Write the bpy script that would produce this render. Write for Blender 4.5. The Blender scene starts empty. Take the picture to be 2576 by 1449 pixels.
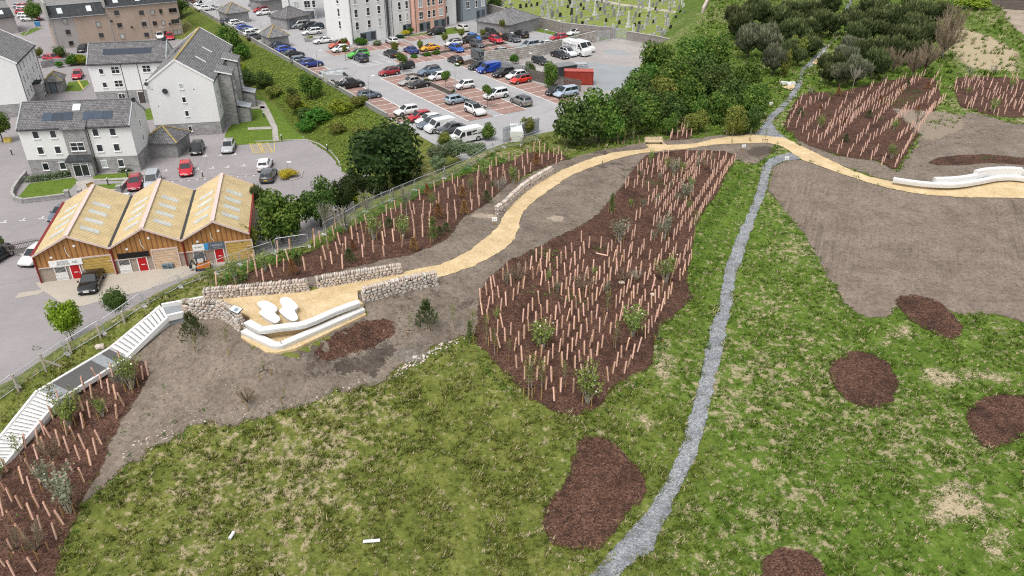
import bpy, bmesh, math, random
import numpy as np
from mathutils import Vector, Matrix, geometry, noise as mnoise
random.seed(7); rng=np.random.default_rng(7)
R=math.radians
scene=bpy.context.scene
COL=scene.collection
# ------------------------------------------------------------------ camera model used to survey the site
F=1900.; TH=R(29.7); H=40.
CT,ST=math.cos(TH),math.sin(TH)
def at(u,v,z=0.):
    dx=(u-1288)/F; dy=(724.5-v)/F
    r=(dx, CT+dy*ST, -ST+dy*CT); t=(z-H)/r[2]
    return np.array([r[0]*t,r[1]*t,z])
def proj(x,y,z):
    d=y*CT-(z-H)*ST; up=y*ST+(z-H)*CT
    return 1288+F*x/d, 724.5-F*up/d
def zat(p,v):
    lo,hi=-5.,60.
    for _ in range(50):
        m=(lo+hi)/2
        if proj(p[0],p[1],m)[1]>v: lo=m
        else: hi=m
    return lo
def T(i,j,x,y): return (644*i+x/4., 362.25*j+y/4.)
def S(ox,oy,k,x,y): return ((ox+x/k)/1.5652,(oy+y/k)/1.5652)
# ------------------------------------------------------------------ terrain
def pip(px,py,poly):
    poly=np.asarray(poly)[:,:2]; n=len(poly); ins=np.zeros(px.shape,bool)
    j=n-1
    for i in range(n):
        xi,yi=poly[i]; xj,yj=poly[j]
        if yi!=yj:
            c=((yi>py)!=(yj>py))&(px<(xj-xi)*(py-yi)/(yj-yi)+xi)
            ins^=c
        j=i
    return ins
def dist_pl(px,py,pl):
    pl=np.asarray(pl)[:,:2]; d=np.full(px.shape,1e9)
    for a,b in zip(pl[:-1],pl[1:]):
        ab=b-a; L=ab@ab
        t=np.clip(((px-a[0])*ab[0]+(py-a[1])*ab[1])/L,0,1)
        d=np.minimum(d,np.hypot(px-a[0]-t*ab[0],py-a[1]-t*ab[1]))
    return d
CTRL=[(-40,1180,4.2),(45,1086,5.0),(124,994,6.45),(294,889,6.95),(350,835,7.9),(416,785,9.0),
(-150,1100,5.2),(0,1005,6.0),(75,965,6.4),(170,893,7.0),(275,830,7.8),(365,772,8.6),(450,735,9.1),(520,690,9.2),(690,640,9.35),(780,622,9.35),(950,510,9),(1120,440,8.3),(1240,385,7.5),(1355,355,6.5),
(560,745,9.3),(700,780,9.3),(850,740,9.3),(1000,700,9.2),(1150,655,9),(1290,560,8.2),(1350,480,7.8),(1480,400,7.2),(1650,362,6.8),(1900,345,6.6),(2000,375,6.5),(2200,445,6.4),(2500,470,6.4),
(598,862,8.55),(640,885,8.6),(500,815,8.4),(690,900,8.6),(760,880,8.6),(850,840,8.6),(930,800,8.6),(1010,765,8.7),
(400,1000,6.2),(550,1000,6.4),(750,960,7.0),(950,880,7.5),(500,1080,5.6),(750,1030,6.1),
(1250,800,7.2),(1400,1000,5.9),(1500,700,7.0),(1650,850,5.8),(1700,500,6.6),(1800,400,6.5),
(1870,560,5.8),(1800,800,5.2),(1700,1150,4.5),(1550,1440,4.0),
(600,1200,4.7),(900,1250,4.6),(1200,1200,4.6),(300,1350,4.0),(900,1440,3.9),(200,1240,4.6),(20,1300,4.2),
(2100,700,5.6),(2400,650,6),(2200,950,5.2),(2550,900,5.6),(2200,1300,4.5),(2570,1440,4.5),(1950,1000,5),
(2170,330,6.6),(2400,350,6.8),(2570,300,7),(2200,200,6.8),(2450,100,7.5),(2570,30,8),(2050,140,6.6),(2140,5,7),(1980,240,6.4),(1850,310,6.0),(1700,320,5.8),(1560,330,6),(1900,100,7),(1840,10,7.5)]
_c=np.array([at(*c) for c in CTRL]+[(0,10,3.5),(60,10,3.5),(-60,10,3.5),(140,120,7),(140,260,8)])
def _U(r): return np.where(r>1e-9, r*r*np.log(np.maximum(r,1e-9)),0)
def _tps(c,lam=1.0):
    n=len(c); K=_U(np.hypot(c[:,None,0]-c[None,:,0],c[:,None,1]-c[None,:,1]))+lam*np.eye(n)
    P=np.c_[np.ones(n),c[:,:2]]; A=np.zeros((n+3,n+3)); A[:n,:n]=K; A[:n,n:]=P; A[n:,:n]=P.T
    return np.linalg.solve(A,np.r_[c[:,2],0,0,0])
_w=_tps(_c)
def zhill(x,y):
    o=_w[-3]+_w[-2]*x+_w[-1]*y
    for i in range(len(_c)): o=o+_w[i]*_U(np.hypot(x-_c[i,0],y-_c[i,1]))
    return np.clip(o,2.0,10.2)
BDPX=[(-700,1500,4.5),(-400,1250,5),(-150,1100,5.2),(0,1000,6.0),(75,960,6.4),(170,888,7.0),(275,825,7.8),(365,767,8.6),(520,685,9.2),(690,635,9.35),(780,617,9.35),(950,505,9),(1120,435,8.3),(1240,380,7.5),(1355,348,6.5),(1420,332,6),(1500,315,6),(1600,296,5),(1690,262,5),(1722,190,4.5),(1738,130,4),(1748,100,4),(1772,76,4),(1790,20,4),(1800,-20,4),(1815,-80,4)]
BD=np.array([at(*p) for p in BDPX])
LOWPOLY=np.vstack([BD,[[BD[-1,0],900,0],[-900,900,0],[-900,BD[0,1],0]]])
O0=np.array([-20.5466,121.8536]); D1=np.array([.55654,-.83082]); D2=np.array([.83082,.55654])
ZU=2.7
def AB(a,b,z=ZU): p=O0+a*D1+b*D2; return np.array([p[0],p[1],z])
def toab(x,y): return (x-O0[0])*D1[0]+(y-O0[1])*D1[1], (x-O0[0])*D2[0]+(y-O0[1])*D2[1]
def zlow(x,y):
    a,b=toab(x,y)
    return ZU*np.clip(1+b/10.5,0,1)
ZP=9.42
plat=[(461,771),(517,755),(640,744),(774,733),(802,726),(1009,689),(1044,681),(1101,700),(1010,712),(906,729),(899,731),(901,752),(914,763),(770,816),(664,833),(632,819),(628,798),(600,782),(562,771),(515,764),(470,778)]
terr=[(611,833),(606,848),(644,871),(669,885),(694,887),(744,876),(806,846),(869,816),(921,791),(908,765),(770,816),(664,833),(632,819)]
PLATW=np.array([at(u,v,ZP) for u,v in plat]); TERW=np.array([at(u,v,ZP-.62) for u,v in terr])
def gz(x,y):
    x=np.asarray(x,float); y=np.asarray(y,float)
    low=zlow(x,y); hill=zhill(x,y)
    s=dist_pl(x,y,BD); ins=pip(x,y,LOWPOLY)
    t=np.where(ins,np.clip(s/10.,0,1),0); t=t*t*(3-2*t)
    z=hill+(low-hill)*t
    z=np.where(pip(x,y,PLATW),np.minimum(z,ZP-.3),z); return np.where(pip(x,y,TERW),np.minimum(z,ZP-.62-.25),z)
def g1(x,y): return float(gz(np.array([x]),np.array([y]))[0])
def on(pts):
    """survey points: pixel list -> points on the terrain"""
    pts=np.asarray(pts,float); out=[]
    dx=(pts[:,0]-1288)/F; dy=(724.5-pts[:,1])/F
    rx=dx; ry=CT+dy*ST; rz=-ST+dy*CT
    zs=np.linspace(12,-1,261)
    t=(zs[:,None]-H)/rz[None,:]
    X=rx*t; Y=ry*t; G=gz(X.ravel(),Y.ravel()).reshape(X.shape)
    f=zs[:,None]-G
    for k in range(len(pts)):
        idx=np.nonzero(f[:,k]<=0)[0]; i=idx[0] if len(idx) else len(zs)-1; i=max(i,1)
        f0,f1=f[i-1,k],f[i,k]; w=f0/(f0-f1) if f0!=f1 else 0
        z=zs[i-1]+(zs[i]-zs[i-1])*w; tt=(z-H)/rz[k]
        out.append((rx[k]*tt,ry[k]*tt,z))
    return np.array(out)
# ------------------------------------------------------------------ object helpers
KIDS={}
def tag(o,label=None,cat=None,group=None,kind=None):
    if label: o['label']=label
    if cat: o['category']=cat
    if group: o['group']=group
    if kind: o['kind']=kind
    return o
def thing(name,label,cat,loc=(0,0,0),rz=0.,group=None):
    o=bpy.data.objects.new(name,None); COL.objects.link(o); o.empty_display_size=.2
    o.location=loc; o.rotation_euler=(0,0,rz); KIDS[o.name]=[]
    return tag(o,label,cat,group)
def link(name,me,parent=None):
    o=bpy.data.objects.new(name,me); COL.objects.link(o); KIDS[o.name]=[]
    if parent is not None:
        o.parent=parent; KIDS[parent.name].append(o)
    return o
def copy_tree(o,parent=None):
    c=o.copy(); COL.objects.link(c); KIDS[c.name]=[]
    if parent is not None: c.parent=parent; KIDS[parent.name].append(c)
    for k in KIDS[o.name]: copy_tree(k,c)
    return c
class MB:
    def __init__(s): s.v=[]; s.f=[]; s.m=[]; s.c=[]
    def face(s,pts,m=0,c=0.5):
        n=len(s.v); s.v.extend([tuple(p) for p in pts]); s.f.append(tuple(range(n,n+len(pts)))); s.m.append(m); s.c.append(c)
    def mesh(s,vs,fs,m=0,c=0.5):
        n=len(s.v); s.v.extend([tuple(p) for p in vs])
        for f in fs: s.f.append(tuple(n+i for i in f)); s.m.append(m); s.c.append(c)
    def box(s,x0,x1,y0,y1,z0,z1,m=0,c=.5):
        s.mesh([(x0,y0,z0),(x1,y0,z0),(x1,y1,z0),(x0,y1,z0),(x0,y0,z1),(x1,y0,z1),(x1,y1,z1),(x0,y1,z1)],
         [(3,2,1,0),(4,5,6,7),(0,1,5,4),(1,2,6,5),(2,3,7,6),(3,0,4,7)],m,c)
    def obox(s,o,ux,uy,uz,m=0,c=.5):
        o=Vector(o);ux=Vector(ux);uy=Vector(uy);uz=Vector(uz)
        s.mesh([o,o+ux,o+ux+uy,o+uy,o+uz,o+ux+uz,o+ux+uy+uz,o+uy+uz],
         [(3,2,1,0),(4,5,6,7),(0,1,5,4),(1,2,6,5),(2,3,7,6),(3,0,4,7)],m,c)
    def bar(s,p,q,w,h=None,m=0,up=(0,0,1),c=.5):
        p=Vector(p);q=Vector(q);d=q-p
        h=h or w
        upv=Vector(up)
        a=d.cross(upv)
        if a.length<1e-6: a=d.cross(Vector((1,0,0)))
        a.normalize(); b=a.cross(d).normalized()
        s.obox(p-a*w/2-b*h/2,d,a*w,b*h,m,c)
    def cyl(s,p,q,r0,r1=None,n=8,m=0,cap=True,c=.5):
        r1=r0 if r1 is None else r1
        p=Vector(p);q=Vector(q);d=q-p; a=d.orthogonal().normalized(); b=d.cross(a).normalized()
        vs=[]
        for (o,r) in((p,r0),(q,r1)):
            for k in range(n):
                t=2*math.pi*k/n; vs.append(o+a*r*math.cos(t)+b*r*math.sin(t))
        fs=[(k,(k+1)%n,n+(k+1)%n,n+k) for k in range(n)]
        if cap: fs+=[tuple(range(n-1,-1,-1)),tuple(range(n,2*n))]
        s.mesh(vs,fs,m,c)
    def tube(s,pts,r,n=5,m=0,c=.5):
        for a,b in zip(pts[:-1],pts[1:]):
            s.cyl(a,b,r,r,n,m,True,c)
    def prism(s,poly,z0,z1,m=0,c=.5,mtop=None):
        """vertical extrusion of a CCW polygon (x,y)"""
        n=len(poly)
        s.mesh([(p[0],p[1],z0) for p in poly]+[(p[0],p[1],z1) for p in poly],[(k,(k+1)%n,n+(k+1)%n,n+k) for k in range(n)],m,c)
        s.face([(p[0],p[1],z1) for p in poly],m if mtop is None else mtop,c)
        s.face([(p[0],p[1],z0) for p in poly[::-1]],m,c)
    def data(s,name,mats,smooth=False,attr=True):
        me=bpy.data.meshes.new(name); me.from_pydata(s.v,[],s.f)
        for m in (mats if isinstance(mats,(list,tuple)) else [mats]): me.materials.append(m)
        if len(me.materials)>1: me.polygons.foreach_set('material_index',s.m)
        if attr:
            a=me.attributes.new('tint','FLOAT','FACE'); a.data.foreach_set('value',s.c)
        if smooth: me.polygons.foreach_set('use_smooth',[True]*len(s.f))
        me.update(); return me
    def build(s,name,mats,parent=None,smooth=False,world=False):
        if world and parent is not None:
            l=parent.location; s.v=[(p[0]-l[0],p[1]-l[1],p[2]-l[2]) for p in s.v]
        return link(name,s.data(name,mats,smooth),parent)
def np_mesh(name,V,Fc,mat,tint=None,smooth=False):
    """V (n,3), Fc (m,k) constant k"""
    me=bpy.data.meshes.new(name); V=np.asarray(V,np.float32); Fc=np.asarray(Fc,np.int32); k=Fc.shape[1]
    me.vertices.add(len(V)); me.vertices.foreach_set('co',V.ravel())
    me.loops.add(Fc.size); me.loops.foreach_set('vertex_index',Fc.ravel())
    me.polygons.add(len(Fc)); me.polygons.foreach_set('loop_start',np.arange(0,Fc.size,k,dtype=np.int32))
    for m in (mat if isinstance(mat,(list,tuple)) else [mat]): me.materials.append(m)
    if tint is not None:
        a=me.attributes.new('tint','FLOAT','FACE'); a.data.foreach_set('value',np.asarray(tint,np.float32))
    if smooth: me.polygons.foreach_set('use_smooth',np.ones(len(Fc),bool))
    me.update(calc_edges=True); me.validate()
    return me
# ------------------------------------------------------------------ materials
MATS={}
def nt(name):
    m=bpy.data.materials.new(name); m.use_nodes=True; t=m.node_tree; t.nodes.clear()
    o=t.nodes.new('ShaderNodeOutputMaterial'); b=t.nodes.new('ShaderNodeBsdfPrincipled'); t.links.new(b.outputs[0],o.inputs[0])
    b.inputs['Specular IOR Level'].default_value=.25
    return m,t,b,o
def N(t,typ,**kw):
    n=t.nodes.new(typ)
    for k,v in kw.items():
        if k in n.inputs: n.inputs[k].default_value=v
        else: setattr(n,k,v)
    return n
def ramp(t,fac,stops,interp='LINEAR'):
    r=t.nodes.new('ShaderNodeValToRGB'); r.color_ramp.interpolation=interp
    e=r.color_ramp.elements
    while len(e)<len(stops): e.new(.5)
    for el,(p,c) in zip(e,stops): el.position=p; el.color=(c[0],c[1],c[2],1) if hasattr(c,'__len__') else (c,c,c,1)
    t.links.new(fac,r.inputs[0]); return r.outputs[0]
def coords(t,scale=(1,1,1),rot=(0,0,0),kind='Object'):
    c=t.nodes.new('ShaderNodeTexCoord'); mp=N(t,'ShaderNodeMapping'); mp.inputs['Scale'].default_value=scale; mp.inputs['Rotation'].default_value=rot
    t.links.new(c.outputs[kind],mp.inputs[0]); return mp.outputs[0]
def noi(t,vec,scale,detail=4,rough=.6,dist=0):
    n=N(t,'ShaderNodeTexNoise',Scale=scale,Detail=detail,Roughness=rough,Distortion=dist); t.links.new(vec,n.inputs['Vector']); return n.outputs['Fac']
def mix(t,f,a,b,mode='MIX'):
    m=t.nodes.new('ShaderNodeMix'); m.data_type='RGBA'; m.blend_type=mode; m.clamp_factor=True
    for v,i in((f,0),(a,6),(b,7)):
        if hasattr(v,'is_linked') : t.links.new(v,m.inputs[i])
        else:
            m.inputs[i].default_value=v if i==0 else (v[0],v[1],v[2],1)
    return m.outputs[2]
def math_(t,op,a,b=0.):
    m=t.nodes.new('ShaderNodeMath'); m.operation=op
    for v,i in((a,0),(b,1)):
        if hasattr(v,'is_linked'): t.links.new(v,m.inputs[i])
        else: m.inputs[i].default_value=v
    return m.outputs[0]
def bump(t,b,h,strength=.5,dist=.05):
    n=N(t,'ShaderNodeBump',Strength=strength,Distance=dist); t.links.new(h,n.inputs['Height']); t.links.new(n.outputs[0],b.inputs['Normal'])
def plain(name,col,rough=.6,var=.12,scale=3.,metal=0.,spec=.25,bmp=0.,tint=0.,rand=0.):
    m,t,b,o=nt(name); v=coords(t); f=noi(t,v,scale)
    d=[max(0,c*(1-var)) for c in col]; e=[min(1,c*(1+var)) for c in col]
    c=ramp(t,f,[(.3,d),(.7,e)])
    if tint:
        a=N(t,'ShaderNodeAttribute',attribute_name='tint'); k=math_(t,'ADD',math_(t,'MULTIPLY',a.outputs['Fac'],2*tint),1-tint)
        hs=N(t,'ShaderNodeHueSaturation'); t.links.new(k,hs.inputs['Value']); t.links.new(c,hs.inputs['Color']); c=hs.outputs[0]
    if rand:
        oi=t.nodes.new('ShaderNodeObjectInfo'); k=math_(t,'ADD',math_(t,'MULTIPLY',oi.outputs['Random'],2*rand),1-rand)
        hs=N(t,'ShaderNodeHueSaturation'); t.links.new(k,hs.inputs['Value']); t.links.new(c,hs.inputs['Color']); c=hs.outputs[0]
    t.links.new(c,b.inputs['Base Color']); b.inputs['Roughness'].default_value=rough; b.inputs['Metallic'].default_value=metal; b.inputs['Specular IOR Level'].default_value=spec
    if bmp: bump(t,b,noi(t,v,scale*6),bmp,.03)
    MATS[name]=m; return m
# ------------------------------------------------------------------ ground materials
def fade(m,t,b,o,top=1.,lo=.06,hi=.16,amp=1.):
    """loose ground thins out towards its border: the vertex value 'edge' is 0 on the border and 1 well inside"""
    a=N(t,'ShaderNodeAttribute',attribute_name='edge'); v=coords(t); k=math_(t,'ADD',math_(t,'MULTIPLY',noi(t,v,1.4,4,.7),.5),math_(t,'MULTIPLY',noi(t,v,7,3,.8),.5))
    k=math_(t,'ADD',a.outputs['Fac'],math_(t,'MULTIPLY',math_(t,'SUBTRACT',k,.5),amp*1.6)); tr=t.nodes.new('ShaderNodeBsdfTransparent'); mx=t.nodes.new('ShaderNodeMixShader')
    t.links.new(ramp(t,k,[(lo,0),(hi,top)]),mx.inputs[0]); t.links.new(tr.outputs[0],mx.inputs[1]); t.links.new(b.outputs[0],mx.inputs[2]); t.links.new(mx.outputs[0],o.inputs[0])
def grass_mat(name,dark,mid,light,straw,straw_amt,s=1.,region=False,blades=False):
    """clumpy grass; region: the greener half of the hill lies to the right of the gravel path"""
    m,t,b,o=nt(name); v=coords(t)
    n1=noi(t,v,.07*s,3); n2=noi(t,v,.8*s,6,.7); n3=noi(t,v,2.6*s,5,.75)
    k=math_(t,'ADD',math_(t,'MULTIPLY',n2,.5),math_(t,'MULTIPLY',n3,.5))
    if blades:
        a=N(t,'ShaderNodeAttribute',attribute_name='tint'); k=math_(t,'ADD',math_(t,'MULTIPLY',a.outputs['Fac'],.42),math_(t,'ADD',math_(t,'MULTIPLY',n2,.28),.12))
    lush=lambda c:(c[0]*.72,c[1]*1.0,c[2]*.66)
    c=ramp(t,k,[(.34,dark),(.5,mid),(.64,light)])
    if region:
        c2=ramp(t,k,[(.34,lush(dark)),(.5,lush(mid)),(.64,lush(light))])
        sx=t.nodes.new('ShaderNodeSeparateXYZ'); t.links.new(v,sx.inputs[0]); xx=math_(t,'ADD',math_(t,'MULTIPLY',sx.outputs[0],.03),math_(t,'MULTIPLY',n1,1.0)); c=mix(t,ramp(t,xx,[(.5,0),(1.15,1)]),c,c2)
    if blades: c=mix(t,ramp(t,a.outputs['Fac'],[(.86,0),(.92,1)]),c,straw)
    else:
        ns=math_(t,'ADD',math_(t,'MULTIPLY',noi(t,v,1.5*s,4,.75),.75),math_(t,'MULTIPLY',n1,.35))
        c=mix(t,ramp(t,ns,[(.67-straw_amt,0),(.76-straw_amt,.85)]),c,straw)
    t.links.new(c,b.inputs['Base Color']); b.inputs['Roughness'].default_value=.85; b.inputs['Specular IOR Level'].default_value=.1
    if not blades: bump(t,b,n3,.9,.12)
    MATS[name]=m; return m
GD=(.05,.068,.014); GM=(.118,.138,.028); GL=(.2,.21,.056); GS=(.38,.31,.2)
grass_mat('meadow',GD,GM,GL,GS,.085,region=True)
grass_mat('meadow_blades',(.058,.078,.014),(.142,.165,.03),(.245,.25,.075),(.46,.38,.24),0,region=True,blades=True)
grass_mat('lawn',(.075,.12,.018),(.105,.165,.024),(.15,.2,.035),(.3,.28,.1),-.06)
grass_mat('bank_grass',(.04,.07,.012),(.085,.115,.02),(.15,.18,.03),(.3,.27,.11),.0,.9)
grass_mat('graveyard_lawn',(.12,.16,.035),(.19,.235,.055),(.27,.29,.09),(.4,.36,.17),.03)
def soil_mat(name,a,b_,c_,speck=.0,furrow=False):
    m,t,b,o=nt(name); v=coords(t)
    n=noi(t,v,.35,6,.62); n2=noi(t,v,4.5,4,.75)
    k=math_(t,'ADD',math_(t,'MULTIPLY',n,.6),math_(t,'MULTIPLY',n2,.4))
    c=ramp(t,k,[(.33,b_),(.5,a),(.68,c_)])
    hgt=n2
    # damp dark clods
    nd=math_(t,'MULTIPLY',noi(t,v,.9,4,.7,.6),noi(t,v,.12,2))
    c=mix(t,ramp(t,nd,[(.33,0),(.4,.0 if furrow else .7)]),c,(.07,.055,.045)); c=mix(t,.8,c,ramp(t,noi(t,v,2.2,5,.8),[(.36,.62),(.56,1.08)]),'MULTIPLY')
    if furrow:
        mp=N(t,'ShaderNodeMapping'); mp.inputs['Rotation'].default_value=(0,0,R(24)); t.links.new(v,mp.inputs[0]); m2=N(t,'ShaderNodeMapping'); m2.inputs['Scale'].default_value=(4.5,.16,1); t.links.new(mp.outputs[0],m2.inputs[0])
        w=N(t,'ShaderNodeTexNoise',Scale=1.,Detail=3,Roughness=.7); t.links.new(m2.outputs[0],w.inputs['Vector'])
        fw=ramp(t,w.outputs['Fac'],[(.36,.66),(.52,1.)])
        msk=ramp(t,noi(t,v,.07,2),[(.42,.1),(.66,.9)])
        c=mix(t,msk,c,mix(t,1.0,c,fw,'MULTIPLY'))
        hgt=math_(t,'ADD',n2,math_(t,'MULTIPLY',w.outputs['Fac'],.15))
    if speck:
        vo=N(t,'ShaderNodeTexVoronoi',Scale=3.2); t.links.new(v,vo.inputs['Vector'])
        sp=math_(t,'MULTIPLY',ramp(t,vo.outputs['Distance'],[(.1,1),(.16,0)]),ramp(t,noi(t,v,.3,2),[(.5,0),(.62,speck)]))
        c=mix(t,sp,c,(.52,.48,.43))
    t.links.new(c,b.inputs['Base Color']); b.inputs['Roughness'].default_value=.95; b.inputs['Specular IOR Level'].default_value=.08
    bump(t,b,hgt,.7,.1); fade(m,t,b,o); MATS[name]=m; return m
soil_mat('topsoil',(.195,.16,.128),(.125,.1,.08),(.26,.218,.178),.5)
soil_mat('dark_soil',(.085,.068,.056),(.05,.04,.034),(.14,.112,.094),.2)
soil_mat('seeded_soil',(.21,.168,.135),(.145,.113,.09),(.265,.217,.178),.3,True)
soil_mat('dry_soil',(.33,.27,.21),(.22,.18,.14),(.42,.35,.27),.2)
soil_mat('rubble_soil',(.19,.165,.145),(.1,.082,.07),(.33,.3,.27),.9)
def chip_mat(name,a,b_,c_,sc=13):
    m,t,b,o=nt(name); v=coords(t,(1,1,.3))
    vo=N(t,'ShaderNodeTexVoronoi',Scale=sc); vo.inputs['Randomness'].default_value=1; t.links.new(mix(t,.12,v,N(t,'ShaderNodeTexNoise',Scale=3.).outputs['Color']),vo.inputs['Vector'])
    sep=t.nodes.new('ShaderNodeSeparateColor'); t.links.new(vo.outputs['Color'],sep.inputs[0])
    n=noi(t,v,.5,4); k=math_(t,'ADD',math_(t,'MULTIPLY',sep.outputs[0],.6),math_(t,'MULTIPLY',n,.4))
    c=ramp(t,k,[(.15,b_),(.5,a),(.85,c_)])
    n4=noi(t,v,1.8,5,.75); c=mix(t,ramp(t,n4,[(.36,.6),(.52,0)]),c,b_); c=mix(t,ramp(t,noi(t,v,.35,4,.7),[(.36,.55),(.5,0)]),c,[x*.75 for x in b_])
    t.links.new(c,b.inputs['Base Color']); b.inputs['Roughness'].default_value=.9; b.inputs['Specular IOR Level'].default_value=.1
    bump(t,b,math_(t,'ADD',vo.outputs['Distance'],n4),1.,.08); fade(m,t,b,o); MATS[name]=m; return m
chip_mat('bark_mulch',(.104,.054,.038),(.044,.025,.019),(.2,.115,.085))
chip_mat('bark_mulch_red',(.108,.054,.037),(.038,.023,.018),(.21,.12,.085))
chip_mat('gravel',(.28,.292,.305),(.17,.18,.19),(.42,.43,.44),12)
def sand_mat():
    m,t,b,o=nt('sand_path'); v=coords(t)
    n=noi(t,v,.6,6,.75); n2=noi(t,v,5,4,.8)
    k=math_(t,'ADD',math_(t,'MULTIPLY',n,.5),math_(t,'MULTIPLY',n2,.5))
    c=ramp(t,k,[(.36,(.4,.285,.145)),(.48,(.53,.4,.225)),(.62,(.66,.525,.33))])
    t.links.new(c,b.inputs['Base Color']); b.inputs['Roughness'].default_value=.9; b.inputs['Specular IOR Level'].default_value=.1; bump(t,b,n2,.35,.03); MATS['sand_path']=m
sand_mat()
def asphalt_mat(name,a,var=.16):
    m,t,b,o=nt(name); v=coords(t)
    n=noi(t,v,.11,5,.6,.4); n2=noi(t,v,9,3,.8); n3=noi(t,v,.9,4,.7)
    k=math_(t,'ADD',math_(t,'MULTIPLY',n,.55),math_(t,'ADD',math_(t,'MULTIPLY',n2,.15),math_(t,'MULTIPLY',n3,.3)))
    c=ramp(t,k,[(.33,[x*(1-var) for x in a]),(.52,a),(.7,[x*(1+var) for x in a])])
    vo=N(t,'ShaderNodeTexVoronoi',Scale=.13,feature='DISTANCE_TO_EDGE'); t.links.new(coords(t),vo.inputs['Vector'])
    cr=ramp(t,vo.outputs['Distance'],[(.0,.72),(.006,1.)]); c=mix(t,.7,c,mix(t,1.,c,cr,'MULTIPLY'))
    t.links.new(c,b.inputs['Base Color']); b.inputs['Roughness'].default_value=.85; b.inputs['Specular IOR Level'].default_value=.2; bump(t,b,n2,.2,.02); MATS[name]=m
asphalt_mat('asphalt_lower',(.285,.262,.262)); asphalt_mat('asphalt_upper',(.34,.334,.334)); asphalt_mat('asphalt_yard',(.34,.315,.298),.28); asphalt_mat('asphalt_patch',(.29,.305,.315)); asphalt_mat('asphalt_new',(.1,.095,.095))
asphalt_mat('concrete_apron',(.42,.375,.315),.12)
def brick_mat(name,c1,c2,mortar,scale,bw=.5,rh=.25,axis='xy',ms=.015,rot=0,bmp=.3,rough=.8):
    m,t,b,o=nt(name)
    c=t.nodes.new('ShaderNodeTexCoord'); s=t.nodes.new('ShaderNodeSeparateXYZ'); t.links.new(c.outputs['Object'],s.inputs[0]); cb=t.nodes.new('ShaderNodeCombineXYZ')
    if axis=='xy': t.links.new(s.outputs[0],cb.inputs[0]); t.links.new(s.outputs[1],cb.inputs[1])
    else:
        a=math_(t,'ADD',s.outputs[0],s.outputs[1]); t.links.new(a,cb.inputs[0]); t.links.new(s.outputs[2],cb.inputs[1])
    mp=N(t,'ShaderNodeMapping'); mp.inputs['Rotation'].default_value=(0,0,rot); t.links.new(cb.outputs[0],mp.inputs[0])
    br=N(t,'ShaderNodeTexBrick',Scale=scale); br.inputs['Color1'].default_value=(*c1,1); br.inputs['Color2'].default_value=(*c2,1); br.inputs['Mortar'].default_value=(*mortar,1)
    br.inputs['Brick Width'].default_value=bw; br.inputs['Row Height'].default_value=rh; br.inputs['Mortar Size'].default_value=ms
    t.links.new(mp.outputs[0],br.inputs['Vector'])
    n=noi(t,c.outputs['Object'],.8,5,.7); cc=mix(t,.8,br.outputs['Color'],ramp(t,n,[(.3,.62),(.7,1.1)]),'MULTIPLY')
    t.links.new(cc,b.inputs['Base Color']); b.inputs['Roughness'].default_value=rough
    if bmp: bump(t,b,br.outputs['Fac'],-bmp,.02)
    MATS[name]=m; return m
brick_mat('brick_paving',(.31,.185,.15),(.38,.24,.2),(.25,.18,.155),3.,.6,.3,'xy',.02)
brick_mat('slab_paving',(.4,.37,.34),(.46,.43,.39),(.3,.28,.26),1.,.6,.6,'xy',.02)
plain('white_paint',(.74,.74,.72),.7,.1,6); plain('yellow_paint',(.62,.47,.12),.7,.15,5)
plain('white_concrete',(.66,.655,.64),.6,.04,2.5,bmp=.05); plain('concrete',(.4,.385,.36),.8,.15,2.,bmp=.1)
plain('kerb_stone',(.36,.345,.32),.85,.18,1.5)
def worn_mat(name,col,thr,top=.9):
    m,t,b,o=nt(name); v=coords(t); n=noi(t,v,1.6,5,.75); n2=noi(t,v,7,4,.75)
    c=ramp(t,n2,[(.3,[x*.7 for x in col]),(.7,[min(1,x*1.25) for x in col])]); t.links.new(c,b.inputs['Base Color']); b.inputs['Roughness'].default_value=.95
    fade(m,t,b,o,top,thr,thr+.25,1.5); MATS[name]=m
worn_mat('straw_patch',(.42,.345,.225),.3); worn_mat('bare_patch',(.27,.22,.17),.33); worn_mat('loam_patch',(.1,.078,.064),.4,.62); worn_mat('herb_patch',(.085,.15,.02),.35); worn_mat('lime_patch',(.12,.18,.025),.4)
# ------------------------------------------------------------------ terrain sheet
def axis(lo,hi,step,far): 
    c=np.arange(lo,hi+1e-6,step); e=step*np.cumsum(1.35**np.arange(1,26)); e=e[e<far]
    return np.r_[lo-e[::-1],c,hi+e]
xs=axis(-125,125,.62,1800); ys=axis(12,250,.62,2500)
X,Y=np.meshgrid(xs,ys); Z=gz(X.ravel(),Y.ravel())
nx=len(xs); ny=len(ys); i=np.arange((ny-1)*nx).reshape(ny-1,nx)[:,:-1].ravel()
_me=np_mesh('ground',np.c_[X.ravel(),Y.ravel(),Z],np.c_[i,i+1,i+nx+1,i+nx],MATS['meadow'],smooth=True)
ground=link('ground',_me); tag(ground,kind='structure')
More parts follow.
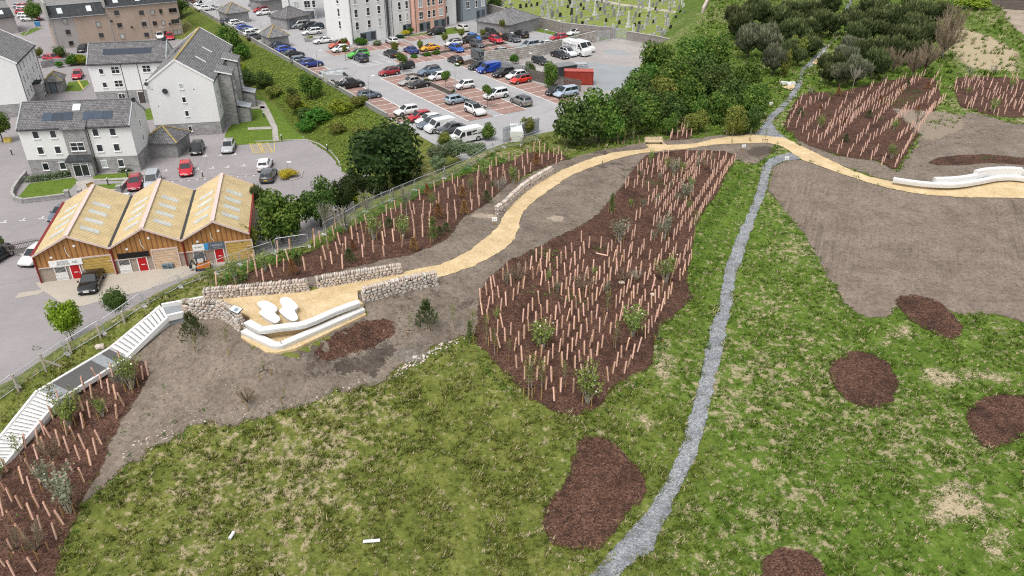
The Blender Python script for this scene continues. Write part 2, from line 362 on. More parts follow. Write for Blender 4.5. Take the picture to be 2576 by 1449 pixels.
# ------------------------------------------------------------------ sheets laid over the terrain
def resample(P,step,amp,seed):
    P=np.asarray(P,float)[:,:2]; out=[]; r=np.random.default_rng(seed)
    n=len(P)
    for k in range(n):
        a,b=P[k],P[(k+1)%n]; L=np.hypot(*(b-a)); m=max(1,int(L/step)); nrm=np.array([-(b-a)[1],(b-a)[0]])/max(L,1e-6)
        for q in range(m):
            p=a+(b-a)*q/m; off=0
            if amp: off=amp*(mnoise.noise((p[0]*.9,p[1]*.9,seed))*1.3+mnoise.noise((p[0]*3.1,p[1]*3.1,seed+5))*.8+r.normal()*.18)
            out.append(p+nrm*off)
    return np.array(out)
def sheet(name,P,mat,off,step=.8,amp=.0,zc=None,bstep=None,seed=1,kind='structure',label=None,cat=None,ew=1.):
    B=resample(P,bstep or step*.6,amp,seed); n=len(B)
    if zc is None:
        lo=B.min(0); hi=B.max(0); gx,gy=np.meshgrid(np.arange(lo[0],hi[0],step),np.arange(lo[1],hi[1],step)); gx=gx.ravel()+.001; gy=gy.ravel()
        ok=pip(gx,gy,B); gx=gx[ok]; gy=gy[ok]
        d=dist_pl(gx,gy,np.vstack([B,B[:1]])); ok=d>step*.35
        I=np.c_[gx[ok],gy[ok]]
    else: I=np.zeros((0,2))
    pts=[Vector(p) for p in np.vstack([B,I])]
    vo,eo,fo,*_=geometry.delaunay_2d_cdt(pts,[(k,(k+1)%n) for k in range(n)],[],1,1e-5)
    V=np.array([(p[0],p[1]) for p in vo]); Z=(gz(V[:,0],V[:,1])+off) if zc is None else np.full(len(V),zc+off)
    fs=[]
    for f in fo:
        a,b,c=f[:3]; cr=(V[b]-V[a])[0]*(V[c]-V[a])[1]-(V[b]-V[a])[1]*(V[c]-V[a])[0]
        fs.append((a,b,c) if cr>0 else (a,c,b))
    me=np_mesh(name,np.c_[V,Z],np.array(fs),MATS[mat],smooth=True)
    ed=np.ones(len(V)) if zc is not None else np.clip(dist_pl(V[:,0],V[:,1],np.vstack([B,B[:1]]))/ew,0,1); ea_=me.attributes.new('edge','FLOAT','POINT'); ea_.data.foreach_set('value',ed.astype(np.float32))
    o=link(name,me); tag(o,label,cat,kind=kind); return o,B
MASK=[]   # polygons the meadow grass keeps out of
def gsheet(name,px,mat,off,step=.8,amp=.15,mask=True,**k):
    o,B=sheet(name,on(px),mat,off,step,amp,**k)
    if mask: MASK.append(B)
    return o,B
SOIL=[(262,1087),(240,1165),(215,1225),(205,1265),(235,1250),(312,1185),(355,1152),(375,1137),(425,1112),(457,1094),(475,1074),(537,1067),(587,1072),(644,1057),(669,1047),(719,1037),(764,1027),(794,1007),(844,989),(894,982),(944,969),(976,957),(994,929),(1034,919),(1074,899),(1114,864),(1144,857),(1169,852),(1196,850),(1240,780),(1300,680),(1438,590),(1530,530),(1620,420),(1700,390),(1852,405),(1905,415),(1935,392),(1960,352),(1900,334),(1800,341),(1740,350),(1700,352),(1650,353),(1560,370),(1500,380),(1440,398),(1390,410),(1300,455),(1201,480),(1031,560),(894,610),(744,690),(600,722),(530,745),(460,768),(430,795),(325,893),(335,950),(300,1020)]
gsheet('soil',SOIL,'topsoil',.05,.62,.3,seed=3)
RSOIL=[(1932,482),(1945,495),(1962,517),(1994,557),(2019,587),(2044,627),(2062,662),(2082,700),(2102,724),(2114,762),(2147,782),(2182,802),(2232,800),(2254,776),(2300,760),(2380,780),(2407,789),(2444,792),(2507,792),(2557,807),(2576,817),(2680,840),(2680,495),(2576,496),(2432,494),(2332,488),(2257,476),(2182,456),(2107,431),(2044,408),(2019,402),(1982,403),(1957,411),(1940,424),(1934,460)]
gsheet('soil',RSOIL,'seeded_soil',.03,.9,.2,seed=4)
TSOIL=[(1990,340),(2007,350),(2107,392),(2207,405),(2254,430),(2290,380),(2320,332),(2332,325),(2357,322),(2394,320),(2402,303),(2430,284),(2457,285),(2507,298),(2544,310),(2576,313),(2680,320),(2680,490),(2576,485),(2400,470),(2250,462),(2150,430),(2050,392),(2007,366)]
gsheet('soil',TSOIL,'topsoil',.03,.9,.25,seed=5)
gsheet('soil',[(2489,-40),(2492,12),(2520,22),(2576,27),(2700,35),(2700,-40)],'dark_soil',.03,1.2,.3,seed=6)
gsheet('dry_ground',[(2520,22),(2576,27),(2700,35),(2700,110),(2576,88),(2545,66),(2530,45)],'dry_soil',.03,1.2,.5,seed=7)
for k,(p,m) in enumerate([([(884,790),(920,786),(960,788),(994,809),(960,800),(894,812),(844,840),(806,862),(770,880),(700,895),(650,885),(640,878),(700,884),(760,870),(830,835)],'loam_patch'),
  ([(1300,560),(1312,575),(1330,555),(1320,600),(1306,640),(1288,660),(1240,680),(1200,690),(1260,655),(1295,620)],'loam_patch'),
  ([(1320,530),(1345,510),(1400,470),(1440,445),(1500,420),(1560,400),(1620,392),(1600,405),(1540,425),(1470,450),(1410,480),(1360,520),(1330,550),(1312,560)],'loam_patch'),
  ([(1130,600),(1260,500),(1300,462),(1390,420),(1400,410),(1330,445),(1290,470),(1262,500),(1255,540),(1240,545)],'loam_patch'),
  ([(1880,365),(1935,362),(1975,378),(1950,392),(1915,405),(1890,400),(1860,385)],'loam_patch'),
  ([(2330,497),(2350,530),(2345,560),(2360,590),(2385,620),(2400,660),(2388,700),(2400,720),(2420,735),(2395,722),(2376,690),(2385,650),(2368,615),(2345,580),(2335,540)],'loam_patch'),
  ([(2230,270),(2380,280),(2440,290),(2440,330),(2400,345),(2330,370),(2290,440),(2250,445),(2270,400),(2310,350)],'bare_patch')]):
    gsheet('bare_earth',p,m,.17 if k==0 else .065,.7,.15,mask=False,seed=20+k,ew=1.6)
# mulch beds
BED_MAIN=[(1633,386),(1713,378),(1775,378),(1825,381),(1852,390),(1848,412),(1830,440),(1815,470),(1808,487),(1785,517),(1765,548),(1750,577),(1748,590),(1745,612),(1740,650),(1730,680),(1735,724),(1748,747),(1728,770),(1698,792),(1685,812),(1663,824),(1648,864),(1648,914),(1628,932),(1598,942),(1578,957),(1545,972),(1528,999),(1508,1024),(1488,1042),(1438,1050),(1400,1044),(1370,1022),(1333,1007),(1313,984),(1288,960),(1264,942),(1244,914),(1219,884),(1194,867),(1191,844),(1196,812),(1201,774),(1206,735),(1216,712),(1239,690),(1288,650),(1338,627),(1388,602),(1438,577),(1475,560),(1503,537),(1523,512),(1538,497),(1553,480),(1568,462),(1583,437),(1598,417),(1610,402)]
BED_LEFT=[(530,740),(556,722),(600,720),(640,715),(700,712),(794,697),(894,675),(969,657),(1044,640),(1094,620),(1131,600),(1149,577),(1164,552),(1194,532),(1226,515),(1250,492),(1279,466),(1316,446),(1351,429),(1381,418),(1428,402),(1425,390),(1381,384),(1322,384),(1292,402),(1201,430),(1119,457),(1081,470),(1031,507),(961,537),(894,565),(856,582),(844,600),(794,627),(744,645),(694,665),(644,677),(578,704)]
BED_STEPS=[(332,906),(385,912),(378,950),(352,994),(334,1024),(312,1057),(297,1087),(277,1119),(272,1149),(255,1192),(225,1237),(205,1269),(200,1302),(180,1327),(170,1357),(157,1387),(155,1417),(140,1449),(135,1500),(-130,1560),(-130,1310),(5,1155),(75,1090),(147,1006),(175,991),(237,954),(300,914)]
BED_RIGHT=[(1969,322),(1982,282),(2007,242),(2044,232),(2107,232),(2157,220),(2207,207),(2269,197),(2307,192),(2354,200),(2362,225),(2372,247),(2357,272),(2344,297),(2327,325),(2307,350),(2294,372),(2277,400),(2254,430),(2232,422),(2207,405),(2157,401),(2107,392),(2070,380),(2032,367),(2000,348)]
BED_FAR=[(2397,215),(2407,197),(2457,192),(2532,195),(2576,200),(2660,212),(2660,305),(2576,297),(2507,295),(2457,282),(2414,270),(2402,240)]
for k,(p,m) in enumerate([(BED_MAIN,'bark_mulch'),(BED_LEFT,'bark_mulch'),(BED_STEPS,'bark_mulch'),(BED_RIGHT,'bark_mulch'),(BED_FAR,'bark_mulch'),
 ([(1678,355),(1688,332),(1708,310),(1738,322),(1745,345),(1728,352)],'bark_mulch'),
 ([(1448,1109),(1488,1092),(1525,1097),(1553,1114),(1575,1142),(1605,1169),(1623,1192),(1630,1237),(1620,1259),(1593,1287),(1563,1324),(1538,1357),(1520,1379),(1488,1384),(1450,1389),(1388,1374),(1373,1349),(1360,1317),(1370,1277),(1385,1247),(1408,1227),(1435,1187),(1433,1154),(1450,1134)],'bark_mulch_red'),
 ([(784,909),(804,862),(844,837),(894,812),(956,799),(994,809),(1001,837),(981,854),(944,877),(881,897),(831,914),(794,917)],'bark_mulch_red'),
 ([(2084,909),(2119,900),(2122,882),(2157,884),(2194,889),(2232,909),(2247,937),(2264,964),(2252,994),(2242,1024),(2202,1029),(2152,1024),(2117,999),(2092,969),(2084,939)],'bark_mulch_red'),
 ([(2429,1027),(2457,1007),(2507,989),(2576,994),(2650,1020),(2650,1090),(2576,1099),(2544,1117),(2494,1137),(2469,1124),(2452,1097),(2434,1074),(2427,1050)],'bark_mulch_red'),
 ([(2247,757),(2264,744),(2307,742),(2352,752),(2382,772),(2404,797),(2427,822),(2419,849),(2389,859),(2357,847),(2319,827),(2282,802)],'bark_mulch_red'),
 ([(1954,1379),(1994,1377),(2042,1389),(2072,1419),(2079,1449),(2085,1510),(1900,1510),(1908,1437),(1923,1394)],'bark_mulch_red'),
 ([(2329,410),(2357,397),(2407,390),(2482,388),(2576,397),(2660,412),(2660,425),(2576,416),(2482,411),(2407,418),(2357,417)],'bark_mulch')]):
    gsheet('mulch_bed',p,m,.06,.8,.12,seed=40+k)
gsheet('bare_earth',[(769,932),(820,915),(879,899),(944,877),(981,854),(1004,864),(1006,884),(989,917),(956,944),(881,952),(819,960),(764,952)],'dark_soil',.07,.7,.5,mask=False,seed=60,ew=2.2)
gsheet('bare_earth',[(800,990),(900,965),(980,930),(1000,890),(1060,850),(1110,862),(1060,895),(1000,930),(960,960),(880,985),(800,1010),(700,1040),(640,1050),(700,1010)],'rubble_soil',.07,.7,.5,mask=False,seed=61,ew=2.2)
gsheet('bare_earth',[(1175,545),(1200,536),(1240,538),(1252,546),(1240,552),(1200,551)],'dry_soil',.06,.6,.15,mask=False,seed=62)
gsheet('bare_earth',[(1368,548),(1390,540),(1415,545),(1420,555),(1390,560)],'dry_soil',.06,.6,.2,mask=False,seed=63)
# worn and straw-coloured places in the meadow
WORN=[([(1800,745),(1770,835),(1748,905),(1725,990),(1702,1075),(1640,1230),(1625,1255),(1618,1225),(1650,1170),(1688,1080),(1712,990),(1735,900),(1755,830),(1785,742),(1850,590),(1880,480),(1893,482),(1866,590)],'straw_patch'),
 ([(2210,890),(2260,905),(2290,960),(2300,1020),(2330,1060),(2350,1120),(2345,1180),(2310,1160),(2270,1090),(2255,1000),(2262,960),(2240,905)],'straw_patch'),
 ([(2270,930),(2330,900),(2400,920),(2480,915),(2576,935),(2576,985),(2480,975),(2410,990),(2350,985),(2300,965)],'straw_patch'),
 ([(2310,1230),(2370,1180),(2450,1200),(2520,1270),(2560,1330),(2500,1350),(2420,1330),(2380,1380),(2330,1420),(2290,1400),(2330,1330),(2250,1300)],'straw_patch'),
 ([(2420,1330),(2480,1290),(2540,1300),(2576,1340),(2576,1440),(2500,1440),(2430,1400)],'straw_patch'),
 ([(2400,1150),(2440,1200),(2480,1260),(2470,1300),(2430,1260),(2395,1200)],'bare_patch'),
 ([(1500,1400),(1470,1449),(1420,1470),(1380,1449),(1400,1420),(1450,1400)],'straw_patch'),
 ([(1580,1440),(1600,1420),(1650,1430),(1670,1449),(1660,1480),(1590,1480)],'bare_patch'),
 ([(1550,1020),(1600,1010),(1660,1030),(1680,1080),(1650,1110),(1600,1090),(1560,1060)],'straw_patch'),
 ([(1610,880),(1700,850),(1720,930),(1690,1010),(1640,980),(1620,940)],'straw_patch'),
 ([(1870,860),(1840,960),(1800,1080),(1770,1180),(1740,1260),(1760,1260),(1790,1180),(1822,1080),(1860,960),(1885,870)],'bare_patch'),
 ([(830,1449),(845,1425),(870,1430),(885,1449),(880,1480),(830,1480)],'bare_patch'),
 ([(2280,780),(2200,830),(2170,870),(2230,890),(2300,860),(2330,845)],'straw_patch'),
 ([(2510,25),(2480,60),(2440,90),(2400,130),(2405,140),(2450,100),(2500,62),(2530,40)],'straw_patch'),
 ([(2380,60),(2500,90),(2576,130),(2576,185),(2480,180),(2420,170),(2370,120)],'straw_patch')]
WORNB=[]
for k,(p,m) in enumerate(WORN): _o,_B=gsheet('worn_grass',p,m,.02,.8,.3,mask=False,seed=80+k,ew=2.6 if k not in(0,5,10) else 1.); WORNB.append(_B)
for k,(p,m) in enumerate([([(1900,415),(1885,470),(1860,520),(1830,580),(1800,660),(1760,720),(1745,700),(1760,610),(1790,530),(1830,460),(1855,425)],'lime_patch'),([(1960,520),(2040,640),(2100,740),(2130,800),(2090,800),(2040,720),(1980,600),(1940,560)],'herb_patch'),
 ([(2060,1060),(2200,1080),(2260,1140),(2200,1230),(2080,1180)],'lime_patch'),([(2420,1290),(2460,1240),(2480,1280),(2440,1340)],'lime_patch'),([(2400,850),(2500,800),(2570,840),(2576,900),(2480,890)],'lime_patch')]):
    gsheet('lush_grass',p,m,.015,.9,.3,mask=False,seed=110+k,ew=3.)
# paths
SANDP=[(1009,688),(1044,680),(1106,667),(1144,652),(1181,632),(1214,607),(1244,582),(1259,562),(1266,545),(1275,532),(1292,511),(1322,485),(1351,464),(1393,440),(1425,425),(1463,408.5),(1500,396),(1538,386),(1575,381),(1613,378),(1633,372),(1620,363),(1622,358),(1660,356),(1670,360),(1678,366),(1750,362),(1788,352),(1838,344),(1888,340),(1932,344),(1969,347),(1994,357),(2007,365),(2044,382),(2082,401),(2132,425),(2182,445),(2244,458),(2307,466),(2369,470),(2419,467),(2469,460),(2507,453),(2544,452),(2576,454),(2680,460),(2680,502),(2576,500),(2432,498),(2332,492),(2257,480),(2182,460),(2107,435),(2044,412),(2019,404),(1990,384),(1960,367),(1932,361),(1863,362),(1813,363.5),(1775,368),(1725,376),(1675,380),(1613,387),(1563,397),(1513,413.5),(1475,427),(1438,442),(1413,458),(1388,475),(1358,497),(1333,517),(1315,535),(1308,552),(1307,575),(1300,592),(1288,610),(1269,627),(1244,645),(1194,670),(1144,687),(1101,700),(1060,712),(1000,725),(1000,700)]
gsheet('sand_path',SANDP,'sand_path',.085,.6,.11,seed=130)
GRAVU=[(2142,-10),(2122,27),(2104,67),(2094,100),(2072,117),(2042,147),(2012,177),(2002,207),(1992,227),(1969,260),(1932,292),(1913,320),(1896,341),(1932,346),(1965,350),(1996,360),(1982,349),(1957,332),(1942,307),(1969,280),(2004,240),(2017,217),(2022,180),(2052,160),(2082,120),(2104,100),(2107,75),(2117,50),(2137,22),(2150,-10)]
gsheet('gravel_path',GRAVU,'gravel',.07,.8,.1,seed=131,ew=.45)
GRAVL=[(1992,384),(1957,391),(1932,402),(1920,412),(1913,437),(1905,475),(1888,517),(1868,562),(1853,595),(1838,632),(1823,675),(1815,712),(1813,737),(1803,787),(1785,829),(1773,879),(1760,949),(1750,994),(1735,1044),(1723,1087),(1713,1124),(1693,1169),(1670,1217),(1645,1259),(1613,1304),(1575,1347),(1533,1392),(1483,1449),(1430,1520),(1500,1540),(1563,1449),(1588,1419),(1648,1389),(1653,1357),(1670,1319),(1688,1292),(1703,1249),(1725,1204),(1753,1144),(1768,1099),(1785,1024),(1803,949),(1818,879),(1835,799),(1845,744),(1855,687),(1870,650),(1885,600),(1898,562),(1913,517),(1928,482),(1932,468),(1942,421),(1957,413),(1982,406),(2019,403)]
gsheet('gravel_path',GRAVL,'gravel',.07,.5,.14,seed=132,ew=.45)
# ------------------------------------------------------------------ town: roads, car parks, lawns
def wpoly(px,z=0.): return np.array([at(u,v,z) for u,v in px])
def abpoly(l,z=ZU): return np.array([AB(a,b,z) for a,b in l])
sheet('car_park',np.array([(-330,20,0),(-2,20,0),(-2,420,0),(-330,420,0)]),'asphalt_lower',.03,zc=0)
sheet('car_park',abpoly([(-190,.1),(30,.1),(30,30),(9,33.5),(-23,33.5),(-27,67),(-30,70),(-50,64.5),(-110,64)]),'asphalt_upper',.03,zc=ZU)
sheet('yard',abpoly([(-22,33.6),(30,30),(30,80),(-17,76),(-27.5,73),(-27,67)]),'asphalt_yard',.032,zc=ZU)
sheet('yard_patch',wpoly([(1450,165),(1490,158),(1620,172),(1600,215),(1500,235),(1480,200)],ZU),'asphalt_patch',.037,zc=ZU,amp=.4,bstep=.8)
sheet('yard_patch',wpoly([(1515,125),(1570,128),(1590,138),(1530,138)],ZU),'asphalt_patch',.037,zc=ZU,amp=.3,bstep=.8)
gsheet('lawn',[(540,85),(610,150),(644,232),(676,242),(704,276),(726,312),(769,350),(830,388),(858,430),(900,450),(960,400),(985,330),(974,300),(900,256),(816,205),(700,142),(612,100)],'bank_grass',.06,1.2,.2,mask=False,seed=140)
for k,(p,z) in enumerate([([(45,498),(75,462),(185,447),(197,457),(160,492),(168,497)],.05),([(229,456),(237,440),(350,434),(345,455)],.05),([(210,488),(237,465),(310,462),(297,485)],.05),
  ([(590,225),(644,232),(676,242),(704,276),(726,312),(769,350),(700,358),(575,367),(565,340),(590,300)],.05),
  ([(378,50),(445,62),(490,78),(545,85),(600,118),(560,105),(500,80),(470,100),(395,95)],.05),([(172,207),(220,202),(226,212),(205,230),(163,230)],.05),([(50,85),(85,72),(110,70),(60,92)],.05),([(357,275),(385,272),(392,300),(362,304)],.05)]):
    sheet('lawn',wpoly(p),'lawn',z,zc=0,amp=.08,bstep=.6,seed=150+k)
gsheet('lawn',[(455,5),(612,102),(600,128),(520,88),(470,50),(440,20)],'bank_grass',.06,1.5,.1,mask=False,seed=170)
for p in [[(644,251),(666,257),(681,284),(698,321),(702,356),(687,357),(684,322),(666,287),(652,268),(640,262)],[(621,270),(665,268),(667,273),(622,276)],[(623,322),(684,319),(686,325),(624,328)],[(190,458),(238,450),(236,464),(226,489),(190,495),(196,470)],[(237,456),(345,452),(375,432),(366,428),(344,446),(238,452)]]:
    sheet('footpath',wpoly(p),'slab_paving',.08,zc=0)
sheet('forecourt',wpoly([(90,712),(100,725),(150,760),(205,772),(262,755),(350,735),(460,700),(520,675),(660,640),(640,628),(480,660),(300,685),(110,708)]),'concrete_apron',.045,zc=0)
sheet('forecourt',wpoly([(36,752),(50,737),(120,728),(97,741)]),'concrete_apron',.046,zc=0)
# brick bays and painted lines
BAYS=[(-58,3.5,.5,4.6),(-24,9,10.2,15),(-20,9,16.9,21.8),(-24,9,28,33),(-52.5,-46.8,10,29.5),(-56,-51.4,30.5,37.5),(-36,-31.2,18.5,47),(-43,-38.6,22,50)]
lines=MB()
def aline(a0,b0,a1,b1,w=.12,z=ZU+.05): lines.bar(AB(a0,b0,z),AB(a1,b1,z),w,.008)
for a0,a1,b0,b1 in BAYS:
    sheet('parking_bays',abpoly([(a0,b0),(a1,b0),(a1,b1),(a0,b1)]),'brick_paving',.036,zc=ZU)
for (a0,a1,b0,b1) in BAYS[:4]:
    n=int((a1-a0)/2.65)
    for k in range(n+1): aline(a0+k*(a1-a0)/n,b0+.1,a0+k*(a1-a0)/n,b1)
for a0,a1,b in [(-58,3.5,4.6),(-24,9,10.2),(-20,9,21.8),(-24,9,28)]: aline(a0,b,a1,b,.16)
aline(9,10.2,9,21.8,.16); aline(-46.8,10,-46.8,29.5,.16); aline(-31.2,18.5,-31.2,47,.16); aline(-43,25,-43,50,.12)
for b in np.arange(12.6,29,2.65): aline(-52.3,b,-46.8,b)
for b in np.arange(18.5,47.5,2.65): aline(-36,b,-31.2,b); aline(-43,b,-38.6,b)
for b in np.arange(33,37,2.65): aline(-55.8,b,-51.6,b)
for p,q in [((914,153),(940,165)),((935,150),(961,161)),((957,147),(985,157)),((914,167),(985,157)),((880,154),(912,167))]:
    lines.bar(at(*p,ZU+.05),at(*q,ZU+.05),.13,.008)
ln=lines.build('road_markings',MATS['white_paint']); tag(ln,kind='structure')
ml=MB()
for (x,y) in [(35,790),(225,770),(418,748),(1425,510),(1600,495),(1775,485),(1945,470),(2115,458),(2285,445),(2455,432),(1665,272),(1990,255),(2137,245),(2290,235),(2450,222),(2065,125),(2215,118),(2360,108)]:
    p=at(x/4,362.25+y/4,.05); e=Vector((.99,.13,0)); f=Vector((-.13,.99,0)); p=Vector(p)
    ml.bar(p-e*.42,p+e*.42,.13,.008); ml.bar(p,p+f*.75,.13,.008)
for x in np.linspace(1650,2550,12):
    p=at(x/4,362.25+(388-(x-1650)*.075)/4,.05); ml.bar(p,p+np.array([.02,.3,0]),.16,.008)
tag(ml.build('road_markings',MATS['white_paint']),kind='structure')
my=MB()
for (u0,v0,u1,v1) in [(628,360,638,386),(647,359,660,385)]:
    p,q=at(u0,v0,.05),at(u1,v1,.05); d=np.array([1.6,.2,0]); my.bar(p,q,.09,.008); my.bar(p+d,q+d,.09,.008)
    for k in range(5):
        a=p+(q-p)*k/5; b=p+(q-p)*(k+1)/5; my.bar(a,b+d,.07,.008); my.bar(a+d,b,.07,.009)
for u,v,w,x in [(628,386,690,381),(690,358,690,381)]: my.bar(at(u,v,.05),at(w,x,.05),.09,.008)
for p in [[(182,182),(209,225)],[(184,181),(211,224)]]: my.bar(at(*p[0],.05),at(*p[1],.05),.12,.008)
tag(my.build('road_markings',MATS['yellow_paint']),kind='structure')
# kerbs, islands and the cemetery ground
kb=MB()
def kerb(pts,w=.2,h=.12):
    for a,b in zip(pts[:-1],pts[1:]): kb.bar(np.array(a)+[0,0,h/2+.03],np.array(b)+[0,0,h/2+.03],w,h)
isl=[AB(-24,15.05),AB(5,15.05),AB(5,16.85),AB(-19,16.85),AB(-20,21),AB(-24,16.9),AB(-24,15.05)]; kerb(isl)
kerb([at(u,v) for u,v in [(769,352),(800,362),(833,383),(852,406),(858,432)]]); kerb([at(u,v) for u,v in [(642,357),(770,352)]]); kerb([at(*T(0,1,*p)) for p in [(1640,380),(2100,345),(2576,310)]])
kerb([at(u,v) for u,v in [(699,428),(735,455),(758,447),(762,432)]]); kerb([at(u,v) for u,v in [(60,92),(75,75),(105,66)]]); kerb([at(u,v) for u,v in [(205,231),(227,212),(222,203)]])
tag(kb.build('kerb',MATS['kerb_stone']),kind='structure')
sheet('planting_island',np.array(isl[:-1]),'dark_soil',.1,zc=ZU)
sheet('planting_island',abpoly([(-38.4,26),(-38.4,48),(-36.3,48),(-36.3,26)]),'dark_soil',.06,zc=ZU)
sheet('planting_island',abpoly([(-24,27.6),(-24,33),(-28,33),(-26.5,28)]),'dark_soil',.06,zc=ZU)
sheet('graveyard_ground',np.vstack([abpoly([(-110,65),(-52,65.2),(-38,65.8),(-30,70.6),(-27,73.6),(-17,75.6)]),wpoly([(1690,100),(1716,97),(1765,78),(1792,20),(1805,-60),(1200,-60)],ZU)]),'graveyard_lawn',.05,zc=ZU)
sheet('graveyard_path',wpoly([(1440,-20),(1488,0),(1560,14),(1640,25),(1725,37),(1742,44),(1740,56),(1700,98),(1716,98),(1757,55),(1758,44),(1745,36),(1720,31),(1640,20),(1560,9),(1500,-3),(1460,-25)],ZU),'concrete_apron',.06,zc=ZU)
sheet('lawn',abpoly([(-50,60.5),(-34,63.5),(-31,69.5),(-38,64.9),(-51,64.2)]),'lawn',.05,zc=ZU)
sheet('lawn',abpoly([(-57.5,33),(-56.2,33),(-56.5,37),(-57,45),(-55,46),(-53,38),(-54,50),(-63,49),(-62,46),(-58.3,36)]) if False else abpoly([(-57.3,33.5),(-54.2,30.3),(-56.2,30.3),(-56.3,38),(-53.2,39.5),(-53.2,46.5),(-60,48),(-59.5,44)]),'lawn',.045,zc=ZU)
# ------------------------------------------------------------------ overlook: terraces, steps, stone walls, seats
def ccw(P):
    P=[(p[0],p[1]) for p in P]; a=sum(P[k][0]*P[(k+1)%len(P)][1]-P[(k+1)%len(P)][0]*P[k][1] for k in range(len(P)))
    return P if a>0 else P[::-1]
def slab(name,px,z,thick,mat):
    P=[at(u,v,z) for u,v in px]; MASK.append(np.array(P)); m=MB(); m.prism(ccw(P),z-thick,z); o=m.build(name,MATS[mat]); tag(o,kind='structure'); return o
slab('terrace',plat,ZP,1.6,'sand_path')
slab('terrace',terr,ZP-.62,1.2,'sand_path')
# ribbons: a seat or wall of constant width along a polyline
def ribbon(mb,pts,w,h,bev=.03,m=0,sub=4):
    P=[Vector(p) for p in pts]
    # smooth by subdividing (Catmull)
    Q=[]
    for k in range(len(P)-1):
        p0=P[max(k-1,0)];p1=P[k];p2=P[k+1];p3=P[min(k+2,len(P)-1)]
        for s in range(sub):
            t=s/sub; Q.append(.5*((2*p1)+(p2-p0)*t+(2*p0-5*p1+4*p2-p3)*t*t+(3*p1-p0-3*p2+p3)*t**3))
    Q.append(P[-1])
    sec=[(-w/2+.05,0),(-w/2,h*.6),(-w/2,h-bev),(-w/2+bev,h),(w/2-bev,h),(w/2,h-bev),(w/2,h*.6),(w/2-.05,0)]
    n=len(sec); vs=[]
    for k,q in enumerate(Q):
        d=(Q[min(k+1,len(Q)-1)]-Q[max(k-1,0)]); d.z=0; d.normalize(); nr=Vector((-d.y,d.x,0))
        for a,b in sec: vs.append(q+nr*a+Vector((0,0,b)))
    fs=[]
    for k in range(len(Q)-1):
        for j in range(n): fs.append((k*n+j,k*n+(j+1)%n,(k+1)*n+(j+1)%n,(k+1)*n+j))
    fs.append(tuple(range(n))); fs.append(tuple(range((len(Q)-1)*n+n-1,(len(Q)-1)*n-1,-1)))
    mb.mesh(vs,fs,m)
def seat(label,px,z,w,h,name='concrete_bench',cat='bench',group=None,sub=4):
    P=[at(u,v,z+h)-np.array([0,0,h]) for u,v in px]; m=MB(); c=P[len(P)//2]
    o=thing(name,label,cat,(c[0],c[1],z),0,group); ribbon(m,P,w,h,sub=sub); m.build('seat',MATS['white_concrete'],o,world=True)
    return o
WB='white concrete seats of the overlook terraces'
seat('long angular white concrete bench along the upper terrace edge beside the two lounger slabs',[(902,757),(840,780),(769,810),(715,818),(664,825),(652,823),(638,816),(622,807)],ZP,.6,.38,group=WB,sub=3)
seat('long white concrete bench on the lower terrace, the front one with a blunt bend',[(913,774),(820,815),(720,858),(706,864),(690,864),(676,858),(644,843),(613,829)],ZP-.62,.6,.38,group=WB,sub=3)
def lounger(label,pts):
    z=ZP+.5; P=[at(*T(1,2,*p),z) for p in pts]; n=len(P)
    Q=[]
    for k in range(n):
        p0,p1,p2,p3=[P[(k+d)%n][:2] for d in(-1,0,1,2)]
        for s in range(4):
            t=s/4; Q.append(.5*((2*p1)+(p2-p0)*t+(2*p0-5*p1+4*p2-p3)*t*t+(3*p1-p0-3*p2+p3)*t**3))
    Q=np.array(Q); c=Q.mean(0); Q=np.array(ccw(Q)); o=thing('lounger',label,'lounger',(c[0],c[1],ZP),0,'hourglass concrete loungers')
    m=MB(); k=len(Q); lev=[(.0,.8),(.2,.84),(.4,.97),(.47,1.0),(.5,.985)]; vs=[]
    for (hh,sc) in lev: vs+=[(c[0]+(q[0]-c[0])*sc,c[1]+(q[1]-c[1])*sc,ZP+hh) for q in Q]
    fs=[(r*k+j,r*k+(j+1)%k,(r+1)*k+(j+1)%k,(r+1)*k+j) for r in range(len(lev)-1) for j in range(k)]
    fs.append(tuple(range((len(lev)-1)*k,len(lev)*k))); m.mesh(vs,fs); m.build('slab',MATS['white_concrete'],o,world=True)
lounger('white hourglass concrete lounger on the sand terrace, the left one nearer the information panel',[(10,150),(60,125),(130,135),(200,180),(215,220),(190,245),(235,290),(240,320),(190,348),(110,310),(40,260),(30,240),(60,215),(20,170)])
lounger('white hourglass concrete lounger on the sand terrace, the right one nearer the wall gap',[(240,110),(280,88),(340,100),(400,150),(425,190),(390,225),(420,280),(420,310),(370,328),(300,295),(240,240),(235,215),(265,190),(245,150)])
# long curved seats on the right
zr=6.75
seat('lowest and longest of the curved white concrete tiers beside the sand path',[(2248,447),(2310,456),(2372,461),(2420,459),(2470,451),(2507,444),(2544,442),(2580,445),(2660,452)],zr,.6,.5,group='curved white tiers',sub=4)
seat('middle curved white concrete tier stepping up behind the lowest tier',[(2352,447),(2395,446),(2440,441),(2480,432),(2520,425),(2580,428),(2660,436)],zr,.6,.98,group='curved white tiers',sub=4)
seat('highest and shortest curved white concrete tier at the back beside the dark bed',[(2457,429),(2480,424),(2515,421),(2550,421),(2573,423)],zr,.6,1.4,group='curved white tiers',sub=4)
